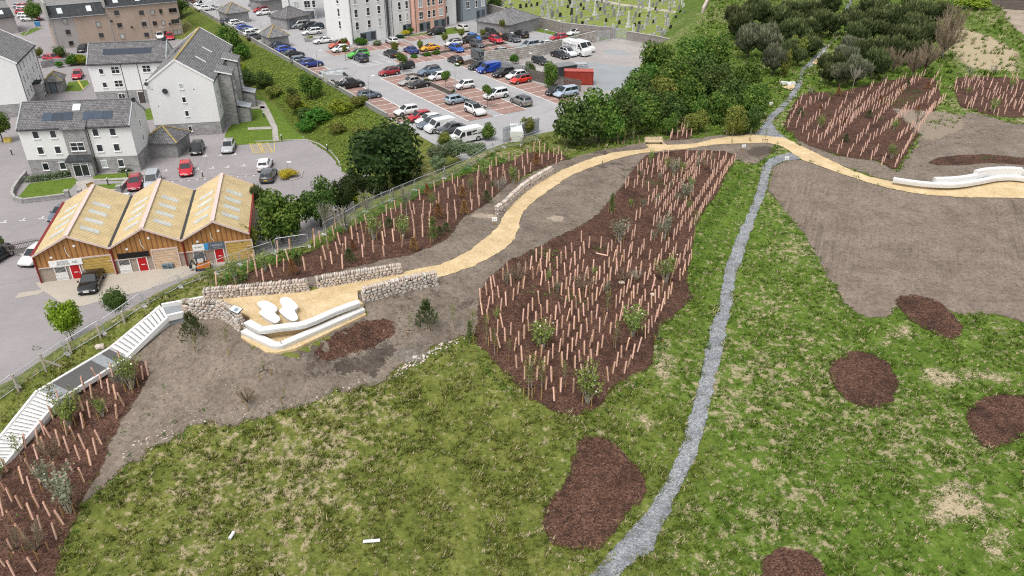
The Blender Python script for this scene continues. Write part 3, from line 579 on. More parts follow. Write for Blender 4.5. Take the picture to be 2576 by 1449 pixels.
# dry-stone walls
m,t,b,o=nt('field_stone'); a=N(t,'ShaderNodeAttribute',attribute_name='tint'); v=coords(t)
c=ramp(t,a.outputs['Fac'],[(0.,(.24,.2,.175)),(.2,(.36,.31,.265)),(.4,(.5,.435,.37)),(.6,(.56,.46,.385)),(.8,(.48,.45,.415)),(1.,(.66,.6,.53))]); n=noi(t,v,7,4,.7); c=mix(t,.7,c,ramp(t,n,[(.3,.7),(.7,1.12)]),'MULTIPLY')
t.links.new(c,b.inputs['Base Color']); b.inputs['Roughness'].default_value=.85; bump(t,b,n,.3,.03); MATS['field_stone']=m
plain('wall_core',(.06,.05,.045),.95,.2,4)
_ico=bmesh.new(); bmesh.ops.create_icosphere(_ico,subdivisions=1,radius=1.); ICO_V=np.array([v.co[:] for v in _ico.verts]); ICO_F=[tuple(v.index for v in f.verts) for f in _ico.faces]; _ico.free()
def stone(mb,c,ax,ay,az,r,flat=.25):
    """rounded block with half axes along given vectors"""
    P=np.sign(ICO_V)*np.abs(ICO_V)**.62*(1+r.normal(0,.09,ICO_V.shape)); th=r.normal(0,.12)
    V=c+P[:,:1]*ax+P[:,1:2]*ay+P[:,2:3]*az
    mb.mesh(V,ICO_F,0,float(np.clip(r.beta(2.2,1.8)+r.normal(0,.08),0,1)))
def stone_wall(label,base,heights,th=.5,seed=1,sz=.24,group='dry-stone walls'):
    """base: world points along the outer (camera-side) foot, ends included; heights: wall height at each point"""
    r=np.random.default_rng(seed); P=np.array(base,float); L=np.r_[0,np.cumsum(np.hypot(*np.diff(P[:,:2],axis=0).T))]; tot=L[-1]
    def pos(s): return np.array([np.interp(s,L,P[:,k]) for k in range(3)])
    def dirn(s):
        d=pos(min(s+.3,tot))-pos(max(s-.3,0)); d[2]=0; return d/np.linalg.norm(d)
    hh=lambda s: np.interp(s,L,heights)
    c0=pos(tot/2); o=thing('stone_wall',label,'stone wall',tuple(c0),0,group)
    core=MB(); fm=MB(); cp=MB()
    ss=np.linspace(0,tot,max(3,int(tot/.5))); vs=[]
    for s in ss:
        p=pos(s); d=dirn(s); nn=np.array([-d[1],d[0],0]); e=.08
        for q,zz in((e,-.5),(e,hh(s)-.08),(th-e,hh(s)-.08),(th-e,-.5)): vs.append(p+nn*q+np.array([0,0,zz]))
    fs=[(4*k+j,4*k+4+j,4*k+4+(j+1)%4,4*k+(j+1)%4) for k in range(len(ss)-1) for j in range(4)]+[(0,1,2,3),tuple(4*(len(ss)-1)+j for j in(3,2,1,0))]
    core.mesh(vs,fs); core.build('wall_core',MATS['wall_core'],o,world=True)
    up=np.array([0,0,1.])
    for side in (0,1):
        z=-.25
        while z<max(heights)-.02:
            h=sz*r.uniform(.7,1.1); s=r.uniform(0,.2)
            while s<tot:
                w=sz*r.uniform(.8,2.0)
                if z+h*.6<hh(s):
                    sm=min(s+w/2,tot); p=pos(sm); d=dirn(sm); nn=np.array([-d[1],d[0],0])
                    c=p+nn*(.07 if side==0 else th-.07)+up*(z+h/2+r.normal(0,.015))
                    stone(fm,c,d*w*.52,nn*.14,up*h*.54,r)
                s+=w*.98
            z+=h*.93
    for s in (0.,tot):
        p=pos(s); d=dirn(s); nn=np.array([-d[1],d[0],0]); z=-.2
        while z<hh(s)-.05:
            h=sz*r.uniform(.8,1.2)
            for q in (.14,.36): stone(fm,p+nn*(q+r.normal(0,.02))+up*(z+h/2),d*.13,nn*.15,up*h*.52,r)
            z+=h*.95
    fm.build('stonework',MATS['field_stone'],o,smooth=False,world=True)
    s=0.
    while s<tot:
        w=r.uniform(.13,.26); p=pos(min(s+w/2,tot)); d=dirn(min(s+w/2,tot)); nn=np.array([-d[1],d[0],0]); hz=hh(s)
        k=r.uniform(.85,1.25); stone(cp,p+nn*th/2+up*(hz+.1*k),d*w*.56+up*.03,nn*th*.5,up*.18*k,r); s+=w
    cp.build('coping',MATS['field_stone'],o,world=True)
    return o
def top_h(px_top,base,z_extra=.2): return [max(.3,zat(b,v)-b[2]-z_extra) for (u,v),b in zip(px_top,base)]
b1=[at(u,v,ZP) for u,v in[(516,755),(640,744),(774,733)]]; stone_wall('straight dry-stone wall at the stair head behind the two loungers',b1,[.72,.72,.78],.5,11)
b2=[at(u,v,ZP) for u,v in[(802,726),(900,709),(1009,690)]]; stone_wall('dry-stone wall along the back of the sand path beyond the gap',b2,[.78,.74,.66],.5,12)
zb=8.45
b3=[at(u,v,z) for u,v,z in[(921,780,8.35),(958,768,8.4),(1003,751,8.5),(1050,734,8.7),(1099,714,8.95)]]; stone_wall('tall rough dry-stone retaining wall at the end of the white benches',b3,[1.72,1.6,1.45,1.2,.75],.6,13,.27)
b4=[at(u,v,z) for u,v,z in[(462,792,9.0),(490,797,8.9),(530,799,8.75),(560,807,8.65),(584,825,8.5),(603,846,8.35)]]; stone_wall('curved dry-stone wall bulging round the stair head with the information panel',b4,[1.05,1.1,1.25,1.4,1.5,1.55],.55,14,.27)
b5=on([(1256,542),(1275,531),(1293,511),(1322,484),(1352,464),(1391,441)]); stone_wall('pale curving dry-stone wall beside the far bend of the sand path',b5,[.85]*6,.5,15)
# information panel on the curved wall
def info_panel():
    p=at(594,778,ZP+.95); o=thing('information_sign','tilted information panel with a pale picture on the curved stone wall','information panel',(p[0],p[1],ZP))
    m=MB(); m.box(-.06,.06,-.06,.06,0,.85); m.build('post',MATS['dark_metal'],o)
    m=MB(); m.obox((-.55,-.3,.82),(1.1,0,0),(0,.55,.2),(0,-.01,.04)); m.build('frame',MATS['dark_metal'],o)
    m=MB(); m.obox((-.5,-.27,.885),(1.,0,0),(0,.48,.175),(0,-.002,.006),0); m.obox((-.1,-.2,.92),(.35,0,0),(0,.3,.109),(0,-.002,.008),1); m.build('display',[MATS['pale_print'],MATS['slate_print']],o); o.rotation_euler=(0,0,R(-35))
plain('dark_metal',(.05,.055,.06),.5); plain('pale_print',(.62,.66,.68),.4,.2,8); plain('slate_print',(.2,.26,.3),.4,.3,9)
info_panel()
# ------------------------------------------------------------------ steps
plain('step_grip',(.2,.2,.2),.8,.15,3); plain('step_concrete',(.62,.615,.6),.65,.07,3.); plain('tactile_slab',(.25,.265,.275),.8,.15,3)
def flight(label,L0,L1,R0,R1,z0,z1,n):
    """L/R: left and right edge pixels, 0=bottom 1=top"""
    o=thing('staircase',label,'stairs',tuple(at(*L0,z0)),0,'white concrete flights down the slope')
    l0,l1,r0,r1=[np.array(at(*p,z)) for p,z in((L0,z0),(L1,z1),(R0,z0),(R1,z1))]
    m=MB()
    for k in range(n):
        a=k/n; b_=(k+1)/n; z=z0+(z1-z0)*(k+1)/n
        p=[l0+(l1-l0)*a,r0+(r1-r0)*a,r0+(r1-r0)*b_,l0+(l1-l0)*b_]
        q=[(x[0],x[1]) for x in p]; m.prism(ccw(q),z-1.2,z-.0)
        # nosing
    m.build('steps',MATS['step_concrete'],o,world=True)
    m=MB()
    for k in range(n):
        a=k/n; z=z0+(z1-z0)*(k+1)/n; d=(l1-l0)/n; d[2]=0
        p=l0+(l1-l0)*a; q=r0+(r1-r0)*a; e=(q-p)*.04
        P=[p+e+d*.04,q-e+d*.04,q-e+d*.3,p+e+d*.3]
        m.face([(x[0],x[1],z+.004) for x in ccw3(P)])
    m.build('grip_strip',MATS['step_grip'],o,world=True)
    for s,(p0,p1) in enumerate(((l0,l1),(r0,r1))):
        m=MB(); w=(r0-l0); w[2]=0; w/=np.linalg.norm(w); w=w*(.1 if s else -.1)
        m.bar(p0+w+np.array([0,0,-.12]),p1+w+np.array([0,0,-.02]),.2,.34); m.build('string_edge',MATS['white_concrete'],o,world=True)
    MASK.append(np.array([l0,r0,r1,l1]))
    return o
def ccw3(P):
    a=sum(P[k][0]*P[(k+1)%4][1]-P[(k+1)%4][0]*P[k][1] for k in range(4)); return P if a>0 else P[::-1]
zt,zm,zl=9.2,7.2,6.85
flight('upper white concrete flight rising to the stone walls',T(0,2,1105,615),T(0,2,1632,190),T(0,2,1262,700),T(0,2,1690,295),zm,zt,13)
flight('lower white concrete flight beside the planted bed at the edge of the photo',T(0,2,-330,1930),T(0,2,400,1035),T(0,2,-70,1890),T(0,2,590,1120),4.1,zl,24)
def landing():
    o=thing('landing','dark asphalt landing with pale tactile slabs between the two white flights','landing',tuple(at(210,940,zl)))
    c=[np.array(at(*T(0,2,*p),z)) for p,z in(((400,1035),zl),((590,1120),zl),((1262,700),zm),((1105,615),zm))]
    def strip(a,b,mat,nm,dz):
        m=MB(); P=[c[0]+(c[3]-c[0])*a,c[1]+(c[2]-c[1])*a,c[1]+(c[2]-c[1])*b,c[0]+(c[3]-c[0])*b]
        m.mesh(P+[p-np.array([0,0,1.]) for p in P],[(0,1,2,3),(0,4,5,1),(1,5,6,2),(2,6,7,3),(3,7,4,0)]); m.v=[(v[0],v[1],v[2]+dz) for v in m.v]; m.build(nm,MATS[mat],o,world=True)
    strip(0,.17,'tactile_slab','tactile_paving',0); strip(.17,.72,'asphalt_new','surface',0); strip(.72,.87,'tactile_slab','tactile_paving',0); strip(.87,1,'asphalt_new','surface',0)
    for s,(p,q) in enumerate(((c[0],c[3]),(c[1],c[2]))):
        w=(c[1]-c[0]); w[2]=0; w/=np.linalg.norm(w); w=w*(.1 if s else -.1); m=MB(); m.bar(p+w+np.array([0,0,-.1]),q+w+np.array([0,0,-.1]),.2,.34); m.build('string_edge',MATS['white_concrete'],o,world=True)
    MASK.append(np.array(c))
landing()
def stairhead():
    o=thing('landing','grey slab landing with white kerbs at the head of the stairs','landing',tuple(at(430,780,zt)))
    m=MB(); P=ccw([at(*T(0,2,*p),zt+.02) for p in((1632,190),(1690,295),(1850,265),(1850,165))]); m.prism(P,zt-1,zt+.02); m.build('surface',MATS['tactile_slab'],o,world=True)
    m=MB(); m.bar(at(*T(0,2,1632,188),zt+.05),at(516,752,ZP-.1),.24,.5); m.build('kerb',MATS['white_concrete'],o,world=True)
    m=MB(); m.bar(at(*T(0,2,1690,300),zt+.0),at(463,790,zt),.24,.5); m.build('kerb',MATS['white_concrete'],o,world=True)
    MASK.append(np.array(P))
stairhead()
# ------------------------------------------------------------------ temporary mesh fence
plain('galvanised',(.5,.53,.55),.45,.1,4,metal=.5); plain('old_concrete_post',(.4,.36,.3),.9,.2,5)
m,t,b,o=nt('fence_mesh'); v=coords(t); 
s=t.nodes.new('ShaderNodeSeparateXYZ'); t.links.new(v,s.inputs[0])
MATS['fence_mesh']=m; b.inputs['Base Color'].default_value=(.4,.43,.43,1); b.inputs['Metallic'].default_value=.4
FP=[(-30,1030),(47,976),(170,893),(262,840),(364,772),(455,724),(545,690),(605,668),(690,640)]
FP2=[(694,635),(779,622)]
FP3=[(815,592),(868,567),(920,534),(983,507),(1044,480),(1118,450),(1180,424),(1240,383),(1268,372),(1310,366),(1352,352)]
PANTXT=['at the foot of the stairs','beside the lower landing','beside the staircase','under the round yellow tree','beside the dark shrub','near the stair head','beside the young pine','in front of the orange digger','in front of the red shed door']
def fence_panel(p,q,h,label,mesh=True):
    p=np.array(p);q=np.array(q); d=q-p; L=np.linalg.norm(d[:2]); rz=math.atan2(d[1],d[0])
    o=thing('temporary_fence',label,'fence panel',tuple(p),rz,'temporary mesh fence panels'); sl=d[2]/L
    f=MB(); r=.028; z0=.12
    P=[(.06,0,z0),(.06,0,h-.12),(.18,0,h),(L-.18,0,h+sl*L),(L-.06,0,h-.12+sl*L),(L-.06,0,z0+sl*L)]
    f.tube(P,r,6); f.cyl((.06,0,z0+.05),(L-.06,0,z0+.05+sl*L),r*.8,None,6); f.build('frame',MATS['galvanised'],o)
    w=MB(); n=int(L/.11)
    for k in range(1,n): x=.06+(L-.12)*k/n; w.bar((x,0,z0+sl*x),(x,0,h-.02+sl*x),.007,.007,up=(0,1,0))
    for z in (.3,.6,.9): w.bar((.06,0,z),(L-.06,0,z+sl*L),.009,.009)
    w.build('wire_mesh',MATS['fence_mesh'],o)
    for x in(.02,L-.02):
        b=MB(); b.box(x-.12,x+.12,-.3,.3,sl*x-.05,sl*x+.13); b.build('foot_block',MATS['concrete'],o)
def fence_run(px,hs,labels):
    W=on(px)
    for k in range(len(W)-1): fence_panel(W[k],W[k+1],hs,labels[k])
fence_run(FP,1.3,['galvanised mesh fence panel '+x for x in ['leaning at the left edge below the concrete posts','beside the lower landing of the steps','beside the raking concrete strut post','behind the round yellow-green tree','beside the dark bush under the black saloon','above the stair head kerb','in front of the shed forecourt','behind the tall herbs by the digger']])
fence_run(FP2,1.35,['short mesh fence panel turned across the line below the big sycamore'])
fence_run(FP3,1.3,['galvanised mesh fence panel '+x for x in ['behind the pale bare willow sapling','right of the bare willow beside the lime bush','in front of the lime green bush','below the big dark sycamore','behind the second bare willow','with a doubled rail above the dark pine','below the grey willow bushes','rising at the corner by the minibus','at the bend beside the orange conifer','standing across the corner beside the tree shelters']])
def posts():
    for k,(x,y,x2,y2) in enumerate([(400,660,465,840),(110,870,190,1045),(665,525,722,660),(965,370,1012,500),(1208,235,1255,355),(1475,100,1500,165)]):
        p=on([T(0,2,x2,y2)])[0]; h=max(.7,zat(p,T(0,2,x,y)[1])-p[2]); o=thing('fence_post',['weathered concrete fence post with a raking strut','weathered concrete fence post nearest the left edge','weathered concrete fence post behind the panel joint above the landing','weathered concrete fence post right of the yellow tree','weathered concrete fence post below the dark bush','weathered concrete fence post nearest the stair head'][k],'fence post',tuple(p),.4,'concrete posts of the old wire fence')
        m=MB(); m.box(-.07,.07,-.07,.07,-.2,h); m.build('post',MATS['old_concrete_post'],o)
        if k==0: m=MB(); m.bar((.05,0,h*.65),(1.1,.1,.05),.12); m.build('strut',MATS['old_concrete_post'],o)
    for k,(x,y,lab) in enumerate([(850,750,'behind the pale bare willow'),(990,700,'left of the second pale willow'),(1270,600,'right of the second pale willow'),(1385,560,'at the doubled fence rail'),(1900,330,'beside the grey willow bush'),(190,1040,'behind the white flowering shrub'),(1130,650,'between the two pale willows')]):
        p=on([T(1,1,x,y)])[0]; o=thing('fence_post','grey timber fence post '+lab,'fence post',tuple(p),.3,'timber posts of the old wire fence'); m=MB(); m.box(-.07,.07,-.07,.07,-.2,1.25); m.build('post',MATS['grey_timber'],o)
        m=MB(); m.box(-.08,.08,-.08,.08,1.25,1.29); m.build('cap',MATS['grey_timber'],o)
plain('grey_timber',(.2,.185,.165),.9,.25,4)
posts()
wf=MB()
for line in ([(-20,1000),(47,980),(110,905),(180,860),(255,815),(312,800),(375,765)],[(840,590),(892,567),(961,536),(1030,508),(1075,478),(1119,452)]):
    W=on(line)
    for z in (.35,.7,1.05): wf.tube([w+np.array([0,0,z]) for w in W],.008,4)
o=wf.build('wire_strands',MATS['galvanised']); tag(o,'thin wire strands of the old fence between concrete posts','fence wire')
# ------------------------------------------------------------------ building materials
def render_mat(name,col,stain=.07):
    m,t,b,o=nt(name); v=coords(t,(1,1,.5)); n=noi(t,v,.4,4,.6); n2=noi(t,coords(t),14,2)
    c=ramp(t,n,[(.3,[x*(1-stain) for x in col]),(.6,col)]); t.links.new(c,b.inputs['Base Color']); b.inputs['Roughness'].default_value=.9; bump(t,b,n2,.15,.02); MATS[name]=m
render_mat('white_render',(.72,.72,.705)); render_mat('pink_render',(.72,.44,.35)); render_mat('grey_render',(.27,.31,.34)); render_mat('dark_render',(.16,.17,.18)); render_mat('tan_harl',(.4,.315,.255),.16); render_mat('grey_harl',(.36,.335,.32),.16)
brick_mat('granite_block',(.24,.235,.235),(.37,.36,.355),(.42,.41,.4),1.,.62,.24,'z',.022)
brick_mat('grey_block',(.27,.265,.265),(.33,.325,.32),(.24,.235,.23),1.,.45,.2,'z',.012)
brick_mat('old_brick_wall',(.23,.2,.185),(.3,.27,.25),(.27,.25,.23),1.,.5,.22,'z',.02)
brick_mat('limewashed_stone',(.62,.6,.57),(.4,.36,.32),(.3,.27,.24),.9,.75,.36,'z',.06,bmp=.6)
def tile_mat(name,c1,c2,row=.3,bw=.33,lichen=.0,moss=(.36,.25,.06)):
    m,t,b,o=nt(name); c=t.nodes.new('ShaderNodeUVMap'); 
    br=N(t,'ShaderNodeTexBrick',Scale=1.); br.inputs['Color1'].default_value=(*c1,1); br.inputs['Color2'].default_value=(*c2,1); br.inputs['Mortar'].default_value=(c1[0]*.3,c1[1]*.3,c1[2]*.3,1); br.inputs['Brick Width'].default_value=bw; br.inputs['Row Height'].default_value=row; br.inputs['Mortar Size'].default_value=.028
    t.links.new(c.outputs[0],br.inputs['Vector']); v=coords(t); n=noi(t,v,.9,5,.7)
    cc=mix(t,.8,br.outputs['Color'],ramp(t,n,[(.3,.65),(.7,1.2)]),'MULTIPLY')
    if lichen: cc=mix(t,ramp(t,noi(t,v,1.3,5,.7),[(.62-lichen*.1,0),(.72-lichen*.1,lichen)]),cc,moss)
    t.links.new(cc,b.inputs['Base Color']); b.inputs['Roughness'].default_value=.75; bump(t,b,br.outputs['Fac'],-.5,.03); MATS[name]=m
tile_mat('roof_tiles',(.135,.132,.134),(.22,.215,.216)); tile_mat('roof_tiles_old',(.175,.172,.174),(.28,.275,.275),.34,.36,.25); tile_mat('slates',(.045,.048,.053),(.085,.088,.092),.22,.25,.15); tile_mat('grey_slates',(.27,.27,.26),(.36,.355,.34),.2,.25,.2)
plain('lichen_ridge',(.36,.27,.1),.9,.35,2.5); plain('ridge_tile',(.19,.185,.185),.8,.2,2)
plain('white_pvc',(.8,.8,.79),.4,.05); plain('dark_frame',(.07,.06,.055),.5); plain('black_pipe',(.04,.04,.042),.5); plain('grey_panel',(.15,.18,.205),.5); plain('lead_grey',(.36,.38,.4),.6,.12,2)
def glass_mat(name,col,spec=.6,var=.5):
    m,t,b,o=nt(name); oi=t.nodes.new('ShaderNodeObjectInfo'); v=coords(t); n=noi(t,v,.9,2)
    k=math_(t,'ADD',math_(t,'MULTIPLY',n,.5),math_(t,'MULTIPLY',oi.outputs['Random'],.5))
    t.links.new(ramp(t,k,[(.35,[x*(1-var) for x in col]),(.75,[x*(1+var) for x in col])]),b.inputs['Base Color']); b.inputs['Roughness'].default_value=.08; b.inputs['Specular IOR Level'].default_value=spec; MATS[name]=m
glass_mat('window_glass',(.03,.035,.04)); glass_mat('pale_blind_glass',(.42,.44,.44),.5,.15); glass_mat('skylight_glass',(.62,.66,.68),.6,.1); glass_mat('solar_glass',(.035,.05,.075),.5,.25); glass_mat('car_glass',(.022,.028,.032),.55,.4)
def uvroof(me):
    uv=me.uv_layers.new(name='UVMap')
    for p in me.polygons:
        n=p.normal; h=Vector((-n.y,n.x,0))
        if h.length<1e-4: h=Vector((1,0,0))
        h.normalize(); s=n.cross(h)
        for li in p.loop_indices:
            v=me.vertices[me.loops[li].vertex_index].co; uv.data[li].uv=(v.dot(h),v.dot(s))
def roofpart(mb,name,mats,parent):
    o=mb.build(name,mats,parent); uvroof(o.data); return o
_wc={}
def window_data(w,h,style,frame,glass,mul):
    key=(round(w,2),round(h,2),style,frame,glass,mul)
    if key in _wc: return _wc[key]
    f=MB(); t=.07 if frame=='white_pvc' else .06
    d0=-.085
    f.box(-w/2,-w/2+t,d0,.02,0,h); f.box(w/2-t,w/2,d0,.02,0,h); f.box(-w/2+t,w/2-t,d0,.02,h-t,h); f.box(-w/2+t,w/2-t,d0,.02,0,t)
    for a in mul[0]: f.box(-w/2+w*a-.035,-w/2+w*a+.035,d0+.005,.02,t,h-t)
    for a in mul[1]: f.box(-w/2+t,w/2-t,d0+.01,.02,h*a-.03,h*a+.03)
    g=MB(); g.face([(-w/2+.03,-.05,.03),(w/2-.03,-.05,.03),(w/2-.03,-.05,h-.03),(-w/2+.03,-.05,h-.03)])
    s=MB(); s.box(-w/2-.06,w/2+.06,-.15,.02,-.09,-.002)
    _wc[key]=(f.data('window_frame',MATS[frame]),g.data('window_pane',MATS[glass]),s.data('window_sill',MATS['white_pvc' if frame=='white_pvc' else 'tan_harl'])); return _wc[key]
def window(root,x,y,z,rz,w,h,frame='white_pvc',glass='window_glass',mul=((),()),sill=True):
    f,g,s=window_data(w,h,0,frame,glass,mul)
    o=link('window',f,root); o.location=(x,y,z); o.rotation_euler=(0,0,rz); link('pane',g,o)
    if sill: link('sill',s,o)
    return o
def face_pos(face,W,D,u):
    return {'front':(u,0,0),'right':(W,u,R(90)),'back':(u,D,R(180)),'left':(0,u,R(-90))}[face]
def win(root,W,D,face,u,z,w,h,**k):
    x,y,rz=face_pos(face,W,D,u); return window(root,x,y,z,rz,w,h,**k)
def door(root,x,y,rz,w,h,mat,glass=False,frame='white_pvc'):
    m=MB(); m.box(-w/2,w/2,-.05,.02,.02,h); d=m.build('door',[MATS[mat]],root); d.location=(x,y,0); d.rotation_euler=(0,0,rz)
    m=MB(); t=.09; m.box(-w/2-t,-w/2,-.06,.02,0,h+t); m.box(w/2,w/2+t,-.06,.02,0,h+t); m.box(-w/2,w/2,-.06,.02,h,h+t); m.build('frame',MATS[frame],d)
    m=MB(); m.box(w*.32,w*.32+.05,-.1,-.05,h*.42,h*.5); m.build('handle',MATS['galvanised'],d); return d
def gable(root,W,D,eave,ridge,axis,wallm,basem,bh,roofm,oh=.25,vergem='white_pvc',ridge_m='ridge_tile',ext=0.):
    m=MB()
    if bh>0:
        m.box(0,W,0,D,-.6,bh,0); m.build('stone_base',MATS[basem],root)
    m=MB(); i=-.03 if bh>0 else 0
    a0,a1,b0,b1=i,W-i,i,D-i
    m.box(a0,a1,b0,b1,bh+(.001 if bh else -.6),eave,0)
    if axis=='x':
        for x in(a0,a1): m.face([(x,b0,eave),(x,D/2,ridge),(x,b1,eave)] if x==a0 else [(x,b0,eave),(x,b1,eave),(x,D/2,ridge)],0)
    else:
        for y in(b0,b1): m.face([(a0,y,eave),(a1,y,eave),(W/2,y,ridge)] if y==b0 else [(a0,y,eave),(W/2,y,ridge),(a1,y,eave)],0)
    m.build('wall',MATS[wallm],root)
    r=MB(); th=.16
    half=(D if axis=='x' else W)/2; sl=(ridge-eave)/half
    ln0,ln1=-.06,(W if axis=='x' else D)+.06
    for sgn in(-1,1):
        e=half+oh
        P=[(e*sgn,eave-sl*oh),(0,ridge)]
        q=[]
        for l in(ln0,ln1):
            for (c,z) in P:
                for dz in(.03,.03+th): q.append((l,half+c,z+dz) if axis=='x' else (half+c,l,z+dz))
        # idx: l0:(eave b,t),(ridge b,t), l1: same
        r.mesh(q,[(1,5,7,3) if (sgn<0)==(axis=='x') else (1,3,7,5),(0,2,6,4),(0,4,5,1),(0,1,3,2),(4,6,7,5)],0)
    rf=roofpart(r,'roof',MATS[roofm],root)
    m=MB(); hz=ridge+.03+th
    m.bar((ln0,half,hz),(ln1,half,hz),.3,.12) if axis=='x' else m.bar((half,ln0,hz),(half,ln1,hz),.3,.12)
    m.build('ridge',MATS[ridge_m],rf)
    if vergem:
        for l in (ln0,ln1):
            m=MB()
            for sgn in(-1,1):
                e=half+oh
                p=(l,half+e*sgn,eave-sl*oh+.14); q=(l,half,ridge+.16)
                if axis=='y': p=(p[1],p[0],p[2]); q=(q[1],q[0],q[2])
                m.bar(p,q,.16,.24)
            m.build('verge',MATS[vergem],rf)
    m=MB()
    for sgn in(-1,1):
        e=half+oh+.04; z=eave-sl*oh
        m.bar((ln0,half+e*sgn,z),(ln1,half+e*sgn,z),.12,.11) if axis=='x' else m.bar((half+e*sgn,ln0,z),(half+e*sgn,ln1,z),.12,.11)
    m.build('gutter',MATS['black_pipe'],rf)
    return rf,sl,half
def roofquad(rf,name,mat,axis,half,sl,ridge,side,l,d,lw,dw,raise_=.24,frame=None):
    """panel lying on a roof slope: l along the ridge, d horizontal distance from ridge"""
    m=MB(); z=lambda dd: ridge-sl*dd+raise_
    q=[(l-lw/2,half+side*(d-dw/2),z(d-dw/2)),(l+lw/2,half+side*(d-dw/2),z(d-dw/2)),(l+lw/2,half+side*(d+dw/2),z(d+dw/2)),(l-lw/2,half+side*(d+dw/2),z(d+dw/2))]
    if axis=='y': q=[(p[1],p[0],p[2]) for p in q]
    nrm=(Vector(q[1])-Vector(q[0])).cross(Vector(q[2])-Vector(q[0]))
    if nrm.z<0: q=q[::-1]
    b=[(p[0],p[1],p[2]-.1) for p in q]
    m.mesh(q+b,[(0,1,2,3),(0,4,5,1),(1,5,6,2),(2,6,7,3),(3,7,4,0)]); o=m.build(name,MATS[mat],rf)
    return o
def pipe(root,x,y,z0,z1,mat='black_pipe'):
    m=MB(); m.cyl((x,y,z0),(x,y,z1),.055,None,6); m.build('downpipe',MATS[mat],root)
def dish(root,x,y,z,rz=0,s=.35):
    m=MB(); n=10
    m.mesh([(s*math.cos(2*math.pi*k/n),-.25,s*math.sin(2*math.pi*k/n)) for k in range(n)]+[(0,-.14,0)],[(k,(k+1)%n,n) for k in range(n)]+[tuple(range(n-1,-1,-1))]); m.cyl((0,-.16,0),(0,0,-.1),.03,None,5)
    o=m.build('satellite_dish',MATS['dark_metal'],root); o.location=(x,y,z); o.rotation_euler=(0,0,rz)
def frame_AB(A,B):
    A=np.array(A[:2]);B=np.array(B[:2]); return np.linalg.norm(B-A),math.atan2(*(B-A)[::-1])
# ------------------------------------------------------------------ the three white blocks and their neighbours
def block_front():
    A=at(82.5,442);B=at(355,429.5); W,rz=frame_AB(A,B); D=7.4; ev=6.95; rd=9.5
    o=thing('flats_block','white and grey stone block with glazed entrance and white flower border, nearest the striped sheds','flats',tuple(A),rz,'white gabled blocks of flats')
    rf,sl,half=gable(o,W,D,ev,rd,'x','white_render','granite_block',2.35,'roof_tiles',.3,'lead_grey')
    for u in (.145*W,.30*W,.68*W,.835*W):
        for k,(z,g) in enumerate(((.75,'pale_blind_glass' if u>.6*W and u<.75*W else 'window_glass'),(3.15,'window_glass'),(5.45,'window_glass'))):
            win(o,W,D,'front',u,z,.86,1.12,mul=((),()),glass=g)
    m=MB(); m.box(.40*W,.6*W,-.55,-.002,2.6,ev+.05); m.build('bay',MATS['granite_block'],o)
    r=MB(); q=[(.385*W,-.85,ev-.22),(.615*W,-.85,ev-.22),(.615*W,half-.3,rd-.0),(.385*W,half-.3,rd)]; q=[(.385*W,-.85,ev-.1),(.615*W,-.85,ev-.1),(.615*W,.6,ev+.75),(.385*W,.6,ev+.75)]; r.mesh(q+[(a,b,c-.15) for a,b,c in q],[(0,1,2,3),(0,4,5,1),(1,5,6,2),(3,7,4,0),(4,7,6,5)]); roofpart(r,'bay_roof',MATS['roof_tiles'],rf)
    window(o,.5*W,-.55,3.6,0,1.9,1.25,mul=((.5,),(.55,))); 
    m=MB(); m.box(.395*W,.605*W,-1.5,-.555,-.3,2.45); p=m.build('porch',MATS['granite_block'],o)
    r=MB(); q=[(.375*W,-1.75,2.42),(.625*W,-1.75,2.42),(.61*W,-.552,3.0),(.39*W,-.552,3.0)]; r.mesh(q+[(a,b,c-.12) for a,b,c in q],[(0,1,2,3),(0,4,5,1),(1,5,6,2),(3,7,4,0),(4,7,6,5)]); roofpart(r,'porch_roof',MATS['slates'],p)
    window(o,.5*W,-1.5,.12,0,2.1,2.0,mul=((.52,),(.86,)),sill=False)
    roofquad(rf,'roof_window','skylight_glass','x',half,sl,rd,-1,W*.5,1.05,1.05,.95)
    for k in range(7):
        if k==3: continue
        roofquad(rf,'solar_panel','solar_glass','x',half,sl,rd,-1,W*(.255+.0905*k),2.35-.0*k,W*.088,1.15)
    pipe(o,.392*W,-.06,0,ev-.1); pipe(o,.612*W,-.06,0,ev-.1); dish(o,W+.2,D*.42,rd+.2,R(40)); 
    for z in (3.2,5.4): win(o,W,D,'right',D*.55,z,.5,1.0)
    m=MB(); m.cyl((W+.12,D*.4,rd-2.4),(W+.3,D*.4,rd+.1),.03,None,5); m.build('mast',MATS['galvanised'],o)
    return o
block_front()
